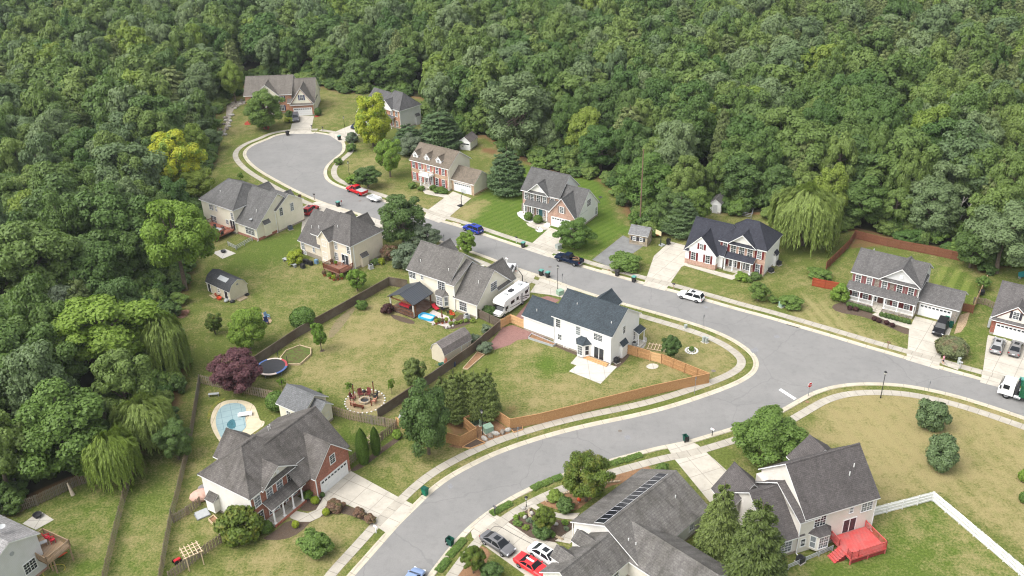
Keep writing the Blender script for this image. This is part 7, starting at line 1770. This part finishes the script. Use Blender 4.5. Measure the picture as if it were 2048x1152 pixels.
e = furn('sitting_circle','pale gravel circle with a ring of white stones under the fire pit','seating circle',fc); 
b = MB(); b.tube((0,0,.0),(0,0,.03),3.0,3.0,28); b.build('gravel_pad', m_ground('dusty gravel', S(150,136,104), S(178,160,130), S(120,122,76), 1.5, 5), e); b = MB()
for i in range(28): a = 2*PI*i/28; b.ball((3.05*math.cos(a),3.05*math.sin(a),.08),.16,.14,.12,7,5)
b.build('stone_edging', WPEB, e)
for i,(x,y,lab) in enumerate(((706,800,'leftmost of the ring'),(722,793,'back left of the ring'),(737,792,'back right of the ring'))):
    q = P(x,y); d = fc-q; chair('red wooden garden chair at the fire pit, '+lab, q, math.atan2(d.y,d.x)+PI/2, ADR,'red chairs around the fire pit','adirondack_chair',1.15)
q = P(751,797); d = fc-q; chair('dark padded garden chair right of the fire pit',q,math.atan2(d.y,d.x)+PI/2,BLACK,None,'lounge_chair',1.1); q = P(749,806); d = fc-q; chair('salmon garden chair nearest right of the fire pit',q,math.atan2(d.y,d.x)+PI/2,SALM,None,'garden_chair',1.0); q = P(707,812); d = fc-q; chair('salmon garden chair front left of the fire pit',q,math.atan2(d.y,d.x)+PI/2,SALM,None,'garden_chair',1.0)
def bench(label, loc, rz, m, back=True):
    e = furn('garden_bench', label, 'bench', loc, rz); b = MB(); b.box(-.8,.8,-.25,.25,.4,.46); b.build('seat', m, e)
    if back: b = MB(); b.obox((0,.28,.68),1.6,.05,.45,0,0,-.15); b.build('backrest', m, e)
    for x in (-.7,.7): b = MB(); b.box(x-.04,x+.04,-.22,.22,0,.4); b.build('leg', m, e)
bench('dark wooden bench in front of the fire pit',P(718,816),PI-.35,BRR); bench('pale stone bench on the lawn by the covered pool',P(428,792),.1,LGREY,False)
for x,y,tx,ty,lab in ((708,794,707.5,769,'left rear'),(748,789,746.5,764,'right rear'),(702,812,699,796,'left front'),(743,812,741,797,'right front')):
    b0 = P(x,y); e = furn('light_pole','dark timber pole for string lights, '+lab+' of the fire pit','pole',b0); b = MB(); hh = zabove(b0,tx,ty); b.box(-.07,.07,-.07,.07,0,hh); b.build('post', BRR, e); b = MB(); b.box(-.1,.1,-.1,.1,hh,hh+.06); b.build('post_cap', BLACK, e)
e = furn('kettle_grill','black kettle grill behind the fire pit','grill',P(729,791)); b = MB(); b.ball((0,0,.8),.3,.3,.28); b.build('bowl', BLACK, e)
for i in range(3): a = i*2.1; b = MB(); b.tube((.3*math.cos(a),.3*math.sin(a),0),(.12*math.cos(a),.12*math.sin(a),.65),.02); b.build('leg', GREYM, e)
# trampoline
tc_ = P(545,741); e = furn('trampoline','round trampoline with red, white and blue padding beside the purple tree','trampoline',tc_)
b = MB(); b.tube((0,0,.78),(0,0,.80),2.15,2.15,32); b.build('jumping_mat', DARKG, e); TB, TR_, TW = m_plain('pad blue', S(84,108,160), .6), m_plain('pad red', S(180,76,80), .6), m_plain('pad white', S(220,205,195), .6)
b = MB(); n = 36
for i in range(n):
    a, c = 2*PI*i/n, 2*PI*(i+1)/n; mi = (i//6)%3
    q = [(r*math.cos(t),r*math.sin(t),z) for r,t,z in ((2.14,a,.84),(2.14,c,.84),(2.5,c,.82),(2.5,a,.82))]; b.face(q[::-1] if False else [q[0],q[3],q[2],q[1]],mi); b.face([q[3],(q[3][0],q[3][1],.72),(q[2][0],q[2][1],.72),q[2]],mi)
b.build('padding', [TR_,TW,TB], e)
for i in range(6):
    a = 2*PI*i/6+.3; b = MB(); b.tube((2.45*math.cos(a),2.45*math.sin(a),0),(2.45*math.cos(a),2.45*math.sin(a),.75),.035); b.build('leg', GREYM, e)
    if i in (0,1): b = MB(); b.tube((2.5*math.cos(a),2.5*math.sin(a),.7),(2.5*math.cos(a),2.5*math.sin(a),2.3),.05); b.build('net_pole', DARKG, e)
# pool
PCV = NT('pool cover'); o_ = PCV.obj(); s_ = PCV.sep(o_); g1 = PCV.math('LESS_THAN', PCV.math('FRACT', PCV.math('ADD', PCV.math('DIVIDE', s_[0], 1.5), 50.)), .03); g2 = PCV.math('LESS_THAN', PCV.math('FRACT', PCV.math('ADD', PCV.math('DIVIDE', s_[1], 1.5), 50.)), .03)
nn = PCV.noise(o_,.6,4); cc = PCV.mix(PCV.lev(nn,.35,.7), S(150,174,178), S(166,188,190)); PCVM = PCV.bsdf(PCV.mix(PCV.math('MAXIMUM', g1, g2), cc, S(100,128,136)), .6, spec=.2)
deckp = smooth(px((419,843),(428,815),(448,801),(480,799),(508,808),(516,828),(520,842),(530,842),(528,852),(515,860),(480,885),(462,900),(446,893),(428,868)),2,True)
sheet('pool_deck', [xy(v) for v in deckp], .045, m_concrete('pool deck', S(214,200,172,.85), 2.5, .15))
poolp = smooth(px((430,845),(436,820),(452,808),(478,806),(492,814),(492,828),(490,842),(494,854),(480,868),(462,885),(450,890),(438,868)),2,True)
c0 = sum((Vector((v.x,v.y,0)) for v in poolp), Vector())/len(poolp); e = furn('swimming_pool','freeform swimming pool under a pale blue safety cover','swimming pool',c0,.35)
R2 = Matrix.Rotation(-.35,2); b = MB(); b.prism([tuple(R2@Vector((v.x-c0.x,v.y-c0.y))) for v in poolp],.05,.09); b.build('pool_cover', PCVM, e)
pw = smooth(px((452,852),(458,842),(468,838),(472,848),(472,856),(462,860)),2,True); b = MB(); b.prism([tuple(R2@Vector((v.x-c0.x,v.y-c0.y))) for v in pw],.085,.096); b.build('water_patch', m_plain('standing water', S(78,122,132), .1, .3), e)
e = furn('pool_slide','white moulded slide on the pool edge','pool slide',P(492,831),.2); b = MB(); b.obox((0,0,.35),1.9,.9,.12,0,0,0); b.obox((-.9,0,.25),.5,.7,.3); b.build('slide_bed', WHITE, e); b = MB(); b.box(.5,.9,-.4,.4,0,.3); b.build('base', WHITE, e)
sheet('flower_border', [xy(v) for v in smooth(px((413,838),(418,818),(438,799),(452,795),(452,799),(436,806),(424,822),(420,838)),1,True)], .03, m_ground('flower border', S(96,108,54), S(150,150,70), S(130,96,70), 2, 3))
# inflatable pool and patio life
e = furn('inflatable_pool','blue and white inflatable pool on the patio corner','paddling pool',P(854,636),math.radians(-30)); b = MB(); n = 24; WB_ = m_plain('pool blue', S(60,170,215), .4, .05)
def rr(a,sx,sy): c, s = math.cos(a), math.sin(a); p = .45; return (sx*abs(c)**p*(1 if c>0 else -1), sy*abs(s)**p*(1 if s>0 else -1))
for j,(k,z) in enumerate(((1.0,0),(1.05,.2),(1.0,.45),(.82,.47))):
    pass
pr = [(1.0,0),(1.06,.2),(1.0,.45),(.84,.46),(.8,.12)]; vs = [(*[v*k for v in rr(2*PI*i/n,1.5,.85)],z) for k,z in pr for i in range(n)]
b.mesh(vs,[(j*n+i,j*n+(i+1)%n,(j+1)*n+(i+1)%n,(j+1)*n+i) for j in range(4) for i in range(n)]); b.build('inflatable_wall', WB_, e); b = MB(); b.mesh([(*[v*.81 for v in rr(2*PI*i/n,1.5,.85)],.2) for i in range(n)],[tuple(range(n))]); b.build('water', m_plain('pool water', S(206,228,236), .1, .05), e)
REDC = bpy.data.materials['red cloth']
e = furn('sun_lounger','red cushioned lounger on the grey flagstone patio','lounger',P(872,619),.6); b = MB(); b.box(-.35,.35,-.7,.5,.3,.42); b.build('cushion', REDC, e); b = MB(); b.obox((0,.75,.55),.7,.1,.6,0,0,-.7); b.build('backrest', REDC, e)
for x in (-.3,.3):
    for y in (-.6,.45): b = MB(); b.box(x-.03,x+.03,y-.03,y+.03,0,.3); b.build('leg', DARKG, e)
ORG = m_plain('orange red', S(214,88,52), .6); TERR = m_plain('terracotta', S(170,96,66), .8)
for i,(x,y,m) in enumerate(((905,633,ORG),(897,627,DARKG),(886,622,DARKG))): chair(('orange red patio chair','dark patio chair nearer the orange red one','dark patio chair by the bay window')[i],P(x,y),.8+i,m)
def pot(label, x, y, leaf, z=0, s=.3, loc=None, group='flower pots'):
    e = furn('flower_pot', label, 'flower pot', loc or P(x,y,z), 0, group); b = MB(); b.lathe([(.02,0),(s*.55,0),(s*.8,s*1.1),(s*.7,s*1.1),(.02,s*1.0)],(0,0,0),12); b.build('pot', TERR, e)
    v, _ = crown('globe', 3, 260, 1.4); v = v*np.array((s*.22,s*.22,s*.2))+np.array((0,0,s*1.0)); link('plant', leafmesh('plant', v, leaf), e)
for i,(x,y) in enumerate(((873,648),(879,646),(885,647),(893,645),(903,641),(872,643))): pot('flower pot in the cluster at the patio edge',x,y,(L_LIM,L_BRI,L_RUS)[i%3],.03,.32,None,'patio edge flower pots')
e = furn('umbrella_stand','closed brown umbrella on the flagstone patio','parasol',P(885,645)); b = MB(); b.tube((0,0,0),(0,0,2.6),.03); b.build('pole', BRR, e); b = MB(); b.tube((0,0,1.1),(0,0,2.5),.16,.05,8); b.build('canopy', BRR, e)
for x,y in ((899,655),(906,653),(893,657),(866,650)):
    b0 = P(x,y); rk = MB(); rk.ball((0,0,.12),.3,.24,.2,8,5); tag(rk.build('edging_rock', PEB, None, False, b0, x*.3),'pale rounded rock edging the patio bed','rock','patio edging rocks')
# boulders near utility corner
for i,(x,y) in enumerate(((969,879),(980,874),(991,869),(1005,866),(1016,862))):
    rs = random.Random(i); b = MB(); b.ball((0,0,.2),.5+rs.uniform(0,.2),.35,.38,8,5); o = b.build('boulder', ST_GREY if i%2 else PEB, None, False, P(x,y), rs.uniform(0,3)); tag(o,'pale boulder in the line along the pavement by the utility boxes','boulder','line of pale boulders')
# white gravel ring with plant
e = furn('stone_ring','ring of white stones around a small plant on the corner lot','planter',P(1383,702)); b = MB()
for i in range(16): a = 2*PI*i/16; b.ball((.95*math.cos(a),.95*math.sin(a),.08),.2,.17,.14,7,5)
b.build('stones', WPEB, e); v, _ = crown('globe', 4, 300, 1.2); link('plant', leafmesh('plant', v*np.array((.09,.09,.08)), L_MID), e)
# timber frame lattice pieces
LAT = m_wood('pale lattice', S(214,188,158), S(228,204,176))
e = furn('pergola_frame','pale timber pergola frame lying on the corner lot lawn','timber frame',P(1314,696),math.radians(-20)); b = MB()
for i in range(6): b.obox((-1.4+i*.56,0,.2),.1,2.1,.1,0)
for y in (-.8,.8): b.obox((0,y,.09),3.2,.1,.1)
b.build('slats', LAT, e)
e = furn('garden_pergola','small pale pergola over the gate by the weathered fence','pergola',P(389,1128),math.radians(35)); b = MB()
for i in range(5): b.obox((-1.0+i*.5,0,2.35),.08,2.3,.1)
for y in (-.9,-.3,.3,.9): b.obox((0,y,2.26),2.4,.08,.08)
b.build('slats', LAT, e)
for x in (-.9,.9):
    for y in (-.8,.8): b = MB(); b.box(x-.05,x+.05,y-.05,y+.05,0,2.22); b.build('post', LAT, e)
e = furn('garden_arbor','weathered garden arbor beside the tall arborvitae','arbor',P(744,905),math.radians(40)); b = MB(); AR = m_wood('arbor wood', S(168,150,124), S(188,170,144))
for i in range(6): b.obox((-1.25+i*.5,0,2.5),.07,1.5,.09)
for y in (-.5,.5): b.obox((0,y,2.41),3.0,.08,.1)
b.build('slats', AR, e)
for x in (-1.2,1.2):
    for y in (-.5,.5): b = MB(); b.box(x-.05,x+.05,y-.05,y+.05,0,2.37); b.build('post', AR, e)
# junk by the barn shed and the beige house
for i,(x,y,m,lab,s) in enumerate(((439,599,ORG,'orange tub beside the barn shed',.5),(437,592,TERR,'rusty barrow tray beside the barn shed',.7),(453,603,LGREY,'pale bundle beside the barn shed',.6),(429,593,TIMB,'stack of pale boards beside the barn shed',.8),(494,590,BLACK,'black tyre at the end of the barn shed',.45),(465,605,DARKG,'dark sack at the corner of the barn shed',.5))):
    e = furn(('storage_tub','barrow_tray','tied_bundle','board_stack','old_tyre','dark_sack')[i], lab, ('tub','barrow','bundle','boards','tyre','sack')[i], P(x,y), i*.7)
    b = MB()
    if i in (0,1): b.lathe([(.02,.05),(s*.7,.0),(s,.5*s+.2),(s*.9,.5*s+.2),(s*.6,.15),(.02,.12)],(0,0,0),12)
    elif i == 3:
        for k in range(5): b.obox((0,k*.22-.4,.05+.05*(k%3)),1.9,.18,.05,.05*k)
    elif i == 4: b.lathe([(s*.5,0),(s,0),(s,.22),(s*.5,.22),(s*.5,0)],(0,0,0),16)
    else: b.ball((0,0,.25),s,s*.7,.3,10,6)
    b.build('shell', m, e)
for i,(x,y,m,lab) in enumerate(((586,533,LGREY,'grey cabinet grill behind the beige house, farthest left'),(573,523,LGREY,'stone bench by the golden brown shrubs'),(613,527,DARKG,'black covered grill behind the beige house'),(622,530,BLACK,'low black box beside the covered grill'),(606,536,DARKG,'dark crate behind the beige house'),(633,527,BLUEC,'pale blue tub behind the beige house'))):
    e = furn(('garden_table','stone_bench','covered_grill','storage_box','garden_crate','water_tub')[i],lab,('table','bench','grill','box','crate','tub')[i],P(x,y),-.6); b = MB(); sx = (1.6,1.5,1.1,.8,.9,.7)[i]; b.box(-sx/2,sx/2,-.35,.35,.5,.6) if i < 2 else b.box(-sx/2,sx/2,-.3,.3,.0,.75); 
    if i < 2: b.box(-sx/2+.1,-sx/2+.25,-.3,.3,0,.5); b.box(sx/2-.25,sx/2-.1,-.3,.3,0,.5)
    else: b.obox((0,0,.82),sx*.8,.5,.14)
    b.build('carcass', m, e)
def fl(x,y,z): 
    d = ray(x,y); t = (z-HC)/d[2]; return Vector((d[0]*t,d[1]*t,z))
table('grey slatted table on the red brown deck',fl(438,464,1.0),-.6,LGREY,1.6,.95); 
for i,(x,y) in enumerate(((430,459),(446,459),(444,471))): chair('dark chair at the grey table on the red brown deck',fl(x,y,1.0),i*2.0,DARKG,'dark chairs on the red brown deck')
e = furn('blue_cover','bright blue tarpaulin bundle on the red brown deck','tarpaulin',fl(420,469,1.0),.3); b = MB(); b.ball((0,0,.25),1.0,.6,.4,10,6); b.build('cloth', m_plain('tarp blue', S(60,130,200), .6, .25), e)
chair('metal chair on the small raised deck of the beige house',fl(679,521,.95),.5,GREYM); table('small white table on the small raised deck',fl(686,529,.95),.2,LGREY,.7,.6)
for i,(x,y) in enumerate(((672,530),(664,527),(696,527),(668,519))): pot('flower pot on the small raised brown deck',0,0,(L_BRI,L_RUS,L_LIM)[i%3],0,.3,fl(x,y,.95),'flower pots on the raised deck')
for i,(x,y) in enumerate(((649,552),(660,557),(668,561),(676,560),(684,558))): pot('flower pot on the ground below the raised brown deck',x,y,(L_RUS,L_BRI,L_LIM)[i%3],0,.38,None,'flower pots below the raised deck')
chair('red cushioned chair on the pale timber deck, nearer the house',fl(96,1079,2.36),2.2,m_plain('cherry cushion', S(196,40,58), .7),None,'deck_chair'); chair('red cushioned chair on the pale timber deck, nearer the rail',fl(106,1084,2.36),2.2,bpy.data.materials['cherry cushion'],None,'deck_chair')
table('low grey table on the pale timber deck',fl(88,1090,2.36),.6,LGREY,.9,.6,.5); 
# far lawn: blue chairs and fire ring
for i,(x,y) in enumerate(((518,632),(535,638),(533,648))): chair(('pale blue lawn chair behind the bright maple, left','pale blue lawn chair behind the bright maple, right','dark navy lawn chair behind the bright maple')[i],P(x,y),(2.6,1.0,.4)[i],BLUEC if i < 2 else m_plain('navy', S(36,46,84)),None,'lawn_chair',1.15)
bed('bare_patch',[(510,630),(530,626),(545,640),(540,648),(520,644)],m_ground('tan dirt', S(178,150,120), S(196,172,142)),.02)
bed('brush_pile_ground',[(352,628),(372,618),(380,622),(372,634),(360,638)],m_ground('brush debris', S(150,110,90), S(180,150,130), S(110,90,70), 3, 4),.03)
# pile of red brush
e = furn('brush_pile','pile of dead reddish brush at the wood edge','brush pile',P(364,629)); b = MB(); rs = random.Random(3)
for i in range(60): b.tube((rs.uniform(-1.6,1.6),rs.uniform(-.9,.9),rs.uniform(0,.4)),(rs.uniform(-1.6,1.6),rs.uniform(-.9,.9),rs.uniform(.2,.9)),.03,.02,5)
b.build('branches', m_rand('dead brush', S(160,120,100), S(130,90,72)), e)
# big pale tarp by the red brick house and its little things
e = furn('covered_grill','pinkish covered grill set beside the red brick house','grill cover',P(403,997),.4); b = MB(); b.ball((0,0,.55),1.5,1.1,.75,14,8); b.build('cover', m_plain('pink tarp', S(206,168,152), .8, .12), e); b = MB(); b.ball((.6,1.2,.6),.9,.6,.6,10,6); b.build('second_cover', m_plain('grey tarp', S(130,126,124), .8), e)
e = furn('cellar_hatch','pale cellar hatch doors at the red brick house wall','hatch',P(405,1030),.6); b = MB(); b.obox((0,0,.25),1.6,1.2,.1,0,0,.25); b.build('door', LGREY, e); b = MB(); b.box(-.9,.9,-.7,.7,0,.15); b.build('frame', GREYM, e)
framebed('wall_planter','raised brick planter at the corner of the red brick house wall',[(418,1042),(428,1034),(438,1044),(428,1052)], MULCHB, TIMB, .4, .1)
e = furn('tricycle','small red toy tractor by the pale pergola','toy',P(357,1124),.8); b = MB(); b.box(-.5,.3,-.2,.2,.25,.55); b.build('body', PT['red'], e)
for x,y,r in ((-.35,-.3,.28),(-.35,.3,.28),(.3,-.25,.18),(.3,.25,.18)): b = MB(); b.tube((x,y-.06,r),(x,y+.06,r),r,r,12); b.build('wheel', RUBBER, e)
e = furn('lawn_cone','pale leaning garden obelisk in the bottom left yard','garden ornament',P(146,990),.2); b = MB(); b.tube((0,0,0),(-.3,.2,2.0),.3,.08,8); b.build('obelisk', m_plain('stone pale', S(206,190,170), .8), e)
e = furn('fire_bowl','dark fire bowl on the stone slab of the bottom left yard','fire bowl',P(76,1034)); b = MB(); b.lathe([(.02,.1),(.45,.15),(.6,.5),(.52,.5),(.4,.25),(.02,.2)],(0,0,0),14); b.build('bowl', DARKG, e)
e = furn('fire_bowl','dark fire bowl on the stone slab below the red brown deck','fire bowl',P(447,505)); b = MB(); b.lathe([(.02,.1),(.4,.15),(.55,.45),(.48,.45),(.02,.2)],(0,0,0),14); b.build('bowl', DARKG, e)
e = furn('garden_hose','yellow hose curled on the grass by the pale grey house','hose',P(112,1142)); b = MB(); pts = [(1.6*math.cos(t)*(.6+.1*t),1.1*math.sin(t),.03) for t in np.linspace(0,4.6,24)]
for a, c in zip(pts,pts[1:]): b.tube(a,c,.035,n=6)
b.build('tube', m_plain('hose yellow', S(205,190,70), .5), e)
e = furn('orange_kayak','orange kayak stowed under the pale timber deck','kayak',P(112,1116),.5); b = MB(); loft(b,[(-1.4,[(0,.2),(.05,.25),(0,.3)]),(-.6,[(0,.05),(.3,.2),(0,.32)]),(.5,[(0,.05),(.32,.2),(0,.34)]),(1.4,[(0,.25),(.05,.3),(0,.35)])]); b.build('hull', ORG, e)
# ladder against gambrel shed
e = furn('step_ladder','orange step ladder against the gambrel shed','ladder',P(891,736),math.radians(47)); b = MB()
for s in (-.22,.22): b.obox((s,-.15,.95),.06,.06,1.95,0,0,-.15)
b.build('rail', ORG, e); b = MB()
for i in range(6): b.obox((0,-.05-.05*i+.1,.25+.3*i),.44,.06,.04)
b.build('rung', ORG, e)
e = furn('blue_barrel','dark blue barrel behind the dark fence','barrel',P(908,732)); b = MB(); b.lathe([(.02,0),(.3,0),(.33,.45),(.3,.9),(.02,.9)],(0,0,0),14); b.build('drum', m_plain('barrel blue', S(50,60,92), .5), e)
e = furn('wheel_barrow','green wheelbarrow at the gambrel shed front','wheelbarrow',P(883,733),.4); b = MB(); b.obox((0,0,.5),.9,.6,.25); b.build('tray', BGRN, e); b = MB(); b.tube((.55,-.05,.2),(.55,.05,.2),.2,.2,12); b.build('wheel', RUBBER, e); b = MB(); b.tube((-.9,.25,.55),(.5,.1,.25),.025); b.tube((-.9,-.25,.55),(.5,-.1,.25),.025); b.build('handle', GREYM, e)
# patio timber step at the white house
e = furn('timber_step','long new timber step along the back wall of the white house','step',(6.62,132.97,0),math.radians(-37.9)); b = MB(); b.box(6.6,11.0,-.62,-.32,.0,.38); b.box(6.6,11.0,-.95,-.62,0,.19); b.build('tread', CEDAR, e)
# curb inlets, manhole covers
def inlet(label, x, y, rz):
    e = furn('storm_drain', label, 'storm drain', P(x,y), rz); b = MB(); b.box(-1.1,1.1,-.1,.4,.1,.14); b.build('slab', KERB, e); b = MB(); b.box(-1.0,1.0,-.13,-.105,.02,.1); b.build('opening', BLACK, e); b = MB(); b.tube((0,.8,.05),(0,.8,.062),.3,.3,16); b.build('cover', m_plain('rusted iron', S(150,120,90), .7), e)
inlet('kerb storm drain on the main street by the tan lawn',1585,652,math.radians(-35)); inlet('kerb storm drain before the blue crossover',912,449,math.radians(-36)); inlet('kerb storm drain near the grey parking pad',1213,544,math.radians(-35)); inlet('kerb storm drain by the stop sign',1606,799,math.radians(214)) 
# person by the hedge
def person():
    b0 = P(1885,728); e = empty('person','person in a pink top and dark shorts walking by the mounded hedge','person',b0,math.radians(60))
    me = bpy.data.meshes.new('body'); V = [(0,0,.88),(0,0,1.12),(0,0,1.36),(0,0,1.5),(0,.01,1.62),
        (.10,0,.84),(.12,.12,.47),(.12,.02,.08),(.12,.14,.03),(-.10,0,.84),(-.12,-.10,.47),(-.12,-.22,.10),(-.12,-.10,.04),
        (.19,0,1.36),(.24,-.06,1.1),(.23,.1,.9),(-.19,0,1.36),(-.24,.08,1.1),(-.22,.24,.95)]
    E_ = [(0,1),(1,2),(2,3),(3,4),(0,5),(5,6),(6,7),(7,8),(0,9),(9,10),(10,11),(11,12),(2,13),(13,14),(14,15),(2,16),(16,17),(17,18)]
    Rr = [.13,.12,.13,.055,.105,.09,.06,.04,.035,.09,.06,.04,.035,.06,.045,.035,.06,.045,.035]
    me.from_pydata(V,E_,[]); o = link('body', me, e); sk = o.modifiers.new('skin','SKIN'); 
    for i,r in enumerate(Rr): me.skin_vertices[0].data[i].radius = (r,r*.8)
    me.skin_vertices[0].data[0].use_root = True
    o.modifiers.new('sub','SUBSURF').levels = 1; o.modifiers['sub'].render_levels = 2
    me.materials.append(m_plain('skin', S(214,164,136), .6, .05))
    b = MB(); b.lathe([(.15,.86),(.165,1.0),(.16,1.15),(.18,1.3),(.15,1.42),(.07,1.46)],(0,0,0),12,0,1.15,.85); b.build('top', m_plain('pink top', S(226,150,180), .8), e, True)
    b = MB()
    for s, y in ((.10,.05),(-.10,-.04)): b.tube((s,y*.2,.9),(s*1.15,y,.55),.12,.095,10)
    b.build('shorts', m_plain('dark shorts', S(52,50,60), .8), e, True)
    b = MB(); b.ball((0,-.02,1.66),.115,.125,.12,12,7); b.build('hair', m_plain('brown hair', S(84,62,48), .7), e, True)
person()
# distant small bits
e = furn('play_set','teal garden seat under the trees at the right frame edge','garden seat',P(2044,556),.3); b = MB(); b.box(-.7,.7,-.3,.3,.4,.5); b.obox((0,.35,.8),1.4,.06,.7,0,0,-.2); b.build('seat', m_plain('teal plastic', S(40,130,130)), e)
for x in (-.6,.6): b = MB(); b.box(x-.05,x+.05,-.25,.25,0,.4); b.build('leg', GREYM, e)
e = furn('black_trampoline','black covered grill against the tan fence by the young tree','grill',P(1962,590)); b = MB(); b.ball((0,0,.6),.6,.5,.6,10,6); b.build('cover', BLACK, e)
e = furn('metal_bin','white utility meter cabinet at the deep red brick corner','meter',(79.36,133.14,0),math.radians(-35)); b = MB(); b.box(-.35,.02,.6,1.3,.4,2.0); b.build('cabinet', LGREY, e); b = MB(); b.box(-.38,-.35,.7,1.2,.8,1.6); b.build('panel', GREYM, e)
# driftwood style sculpture on pebbles
e = furn('garden_ornament','small driftwood ornament on white pebbles by the grey brick house','garden ornament',P(1074.5,461)); b = MB()
for a,c in (((0,0,.05),(.3,.1,.8)),((0,0,.05),(-.3,.1,.7)),((.1,.0,.4),(.5,-.1,.9)),((-.1,0,.3),(-.5,.1,.4))): b.tube(a,c,.07,.03,7)
b.build('branch', m_wood('driftwood', S(130,112,96), S(150,132,116)), e)
for i in range(26):
    rs = random.Random(i+9); t = i/25
    a = P(470,206).lerp(P(444,272), t) if t > .35 else P(488,202).lerp(P(462,218), t/.35)
    b = MB(); r = rs.uniform(.35,.75); b.ball((0,0,r*.3),r,r*.75,r*.55,7,5); o = b.build('swale_rock', ST_GREY if rs.random() < .5 else PEB, None, False, a+Vector((rs.uniform(-1.2,1.2),rs.uniform(-1,1),0)), rs.uniform(0,3)); tag(o,'rough grey rock in the drainage swale beside the cul-de-sac brick house','rock','rocks in the drainage swale')

# front garden details of the solar roof house
STE = m_plain('pale edging stone', S(196,178,150), .9, .2)
for lab,pts in (('pale curved stone edging through the dark mulch garden',((1060,1018),(1056,1026),(1062,1038),(1072,1046))),('short pale stone edging at the lower end of the mulch garden',((1098,1066),(1112,1074),(1126,1080))),('curved stone edging through the brown mulch bed',((1092,1004),(1110,994),(1128,988),(1148,984))),('straight stone edging of the brown bed behind the roof ridge',((1200,972),(1215,966),(1240,964)))):
    q = smooth(px(*pts),2); o = q[0].copy(); b = MB()
    for a, c in zip(q,q[1:]): d = c-a; m = (a+c)/2-o; b.obox((m.x,m.y,.13), d.length+.06, .24, .22, math.atan2(d.y,d.x))
    tag(b.build('stone_edging', STE, None, False, (o.x,o.y,0)), lab, 'edging')
for i,(x,y) in enumerate(((1047,1018),(1050,1036),(1063,1028),(1112,1050),(1080,1026))):
    b = MB(); b.ball((0,0,.15),.35,.28,.25,8,5); tag(b.build('garden_rock', PEB, None, False, P(x,y,.03), i), 'pale rock lying in the dark mulch front garden', 'rock', 'rocks in the mulch garden')
e = furn('red_gazing_ball','bright orange red ball ornament in the bed beside the magnolia','ornament',P(1158,1006)); b = MB(); b.ball((0,0,.6),.28,.28,.28,12,8); b.build('globe', ORG, e); b = MB(); b.tube((0,0,0),(0,0,.35),.1,.07); b.build('stand', GREYM, e)
b = MB(); pts = [P(x,y,.06) for x,y in ((961,1085),(975,1068),(984,1056),(990,1052),(1003,1054),(1022,1066),(1045,1078),(1064,1088))]; o = pts[0].copy(); q = [p+Vector((0,0,.06)) for p in smooth(pts,2)]
for a, c in zip(q,q[1:]): b.tube(a-o,c-o,.025,n=6)
tag(b.build('garden_hose', DARKG, None, False, o), 'dark hose trailing across the solar roof house drive', 'hose')
# ---------------------------------------------------------------- light and camera
w = bpy.data.worlds.new('World'); SC.world = w; w.use_nodes = True
nt = w.node_tree; bg = nt.nodes['Background']; sky = nt.nodes.new('ShaderNodeTexSky'); sky.sky_type = 'NISHITA'; sky.sun_disc = False
EL, AZ = math.radians(54), math.radians(-118)      # azimuth measured from +Y toward +X
sky.sun_elevation = EL; sky.sun_rotation = AZ; sky.air_density = 1.2; sky.dust_density = 5.0; sky.ozone_density = 1.0
hs = nt.nodes.new('ShaderNodeHueSaturation'); hs.inputs['Saturation'].default_value = .22; nt.links.new(sky.outputs[0], hs.inputs['Color']); nt.links.new(hs.outputs[0], bg.inputs[0]); bg.inputs[1].default_value = .15
sl = bpy.data.lights.new('sun','SUN'); sl.energy = .75; sl.angle = math.radians(60); sl.color = (1,.98,.95)
so = bpy.data.objects.new('sun', sl); COL.objects.link(so)
d = Vector((math.sin(AZ)*math.cos(EL), math.cos(AZ)*math.cos(EL), math.sin(EL)))
so.rotation_euler = d.to_track_quat('Z','Y').to_euler(); so.location = d*300
cam = bpy.data.cameras.new('camera'); co_ = bpy.data.objects.new('camera', cam); COL.objects.link(co_)
cam.sensor_width = 36; cam.lens = F/2048*36; cam.clip_start = 1; cam.clip_end = 5000
X = Vector((1,0,0)); D = Vector((0,-math.sin(TH),-math.cos(TH))); FW = Vector((0,math.cos(TH),-math.sin(TH)))
rt = X*math.cos(RO)+D*math.sin(RO); dn = -X*math.sin(RO)+D*math.cos(RO)
M = Matrix((rt, -dn, -FW)).transposed().to_4x4(); M.translation = Vector((0,0,HC)); co_.matrix_world = M
SC.camera = co_
SC.view_settings.view_transform = 'Standard'; SC.view_settings.look = 'None'; SC.view_settings.exposure = 1.1; SC.view_settings.gamma = 1
SC.cycles.use_denoising = True; SC.cycles.use_adaptive_sampling = False; SC.cycles.filter_width = 1.15; SC.cycles.max_bounces = 6; SC.cycles.diffuse_bounces = 3; SC.cycles.transmission_bounces = 3; SC.cycles.transparent_max_bounces = 4


hm = NT('haze air'); hm.t.links.clear(); pv = hm.n('ShaderNodeVolumePrincipled'); pv.inputs['Color'].default_value = (.86,.92,1,1); pv.inputs['Density'].default_value = .00010; pv.inputs['Anisotropy'].default_value = .2
hm.l(pv.outputs[0], hm.out.inputs['Volume'])
b = MB(); b.box(-950,950,-150,1350,-1,130); tag(b.build('haze', hm.mat), kind='stuff')
SC.cycles.volume_bounces = 0
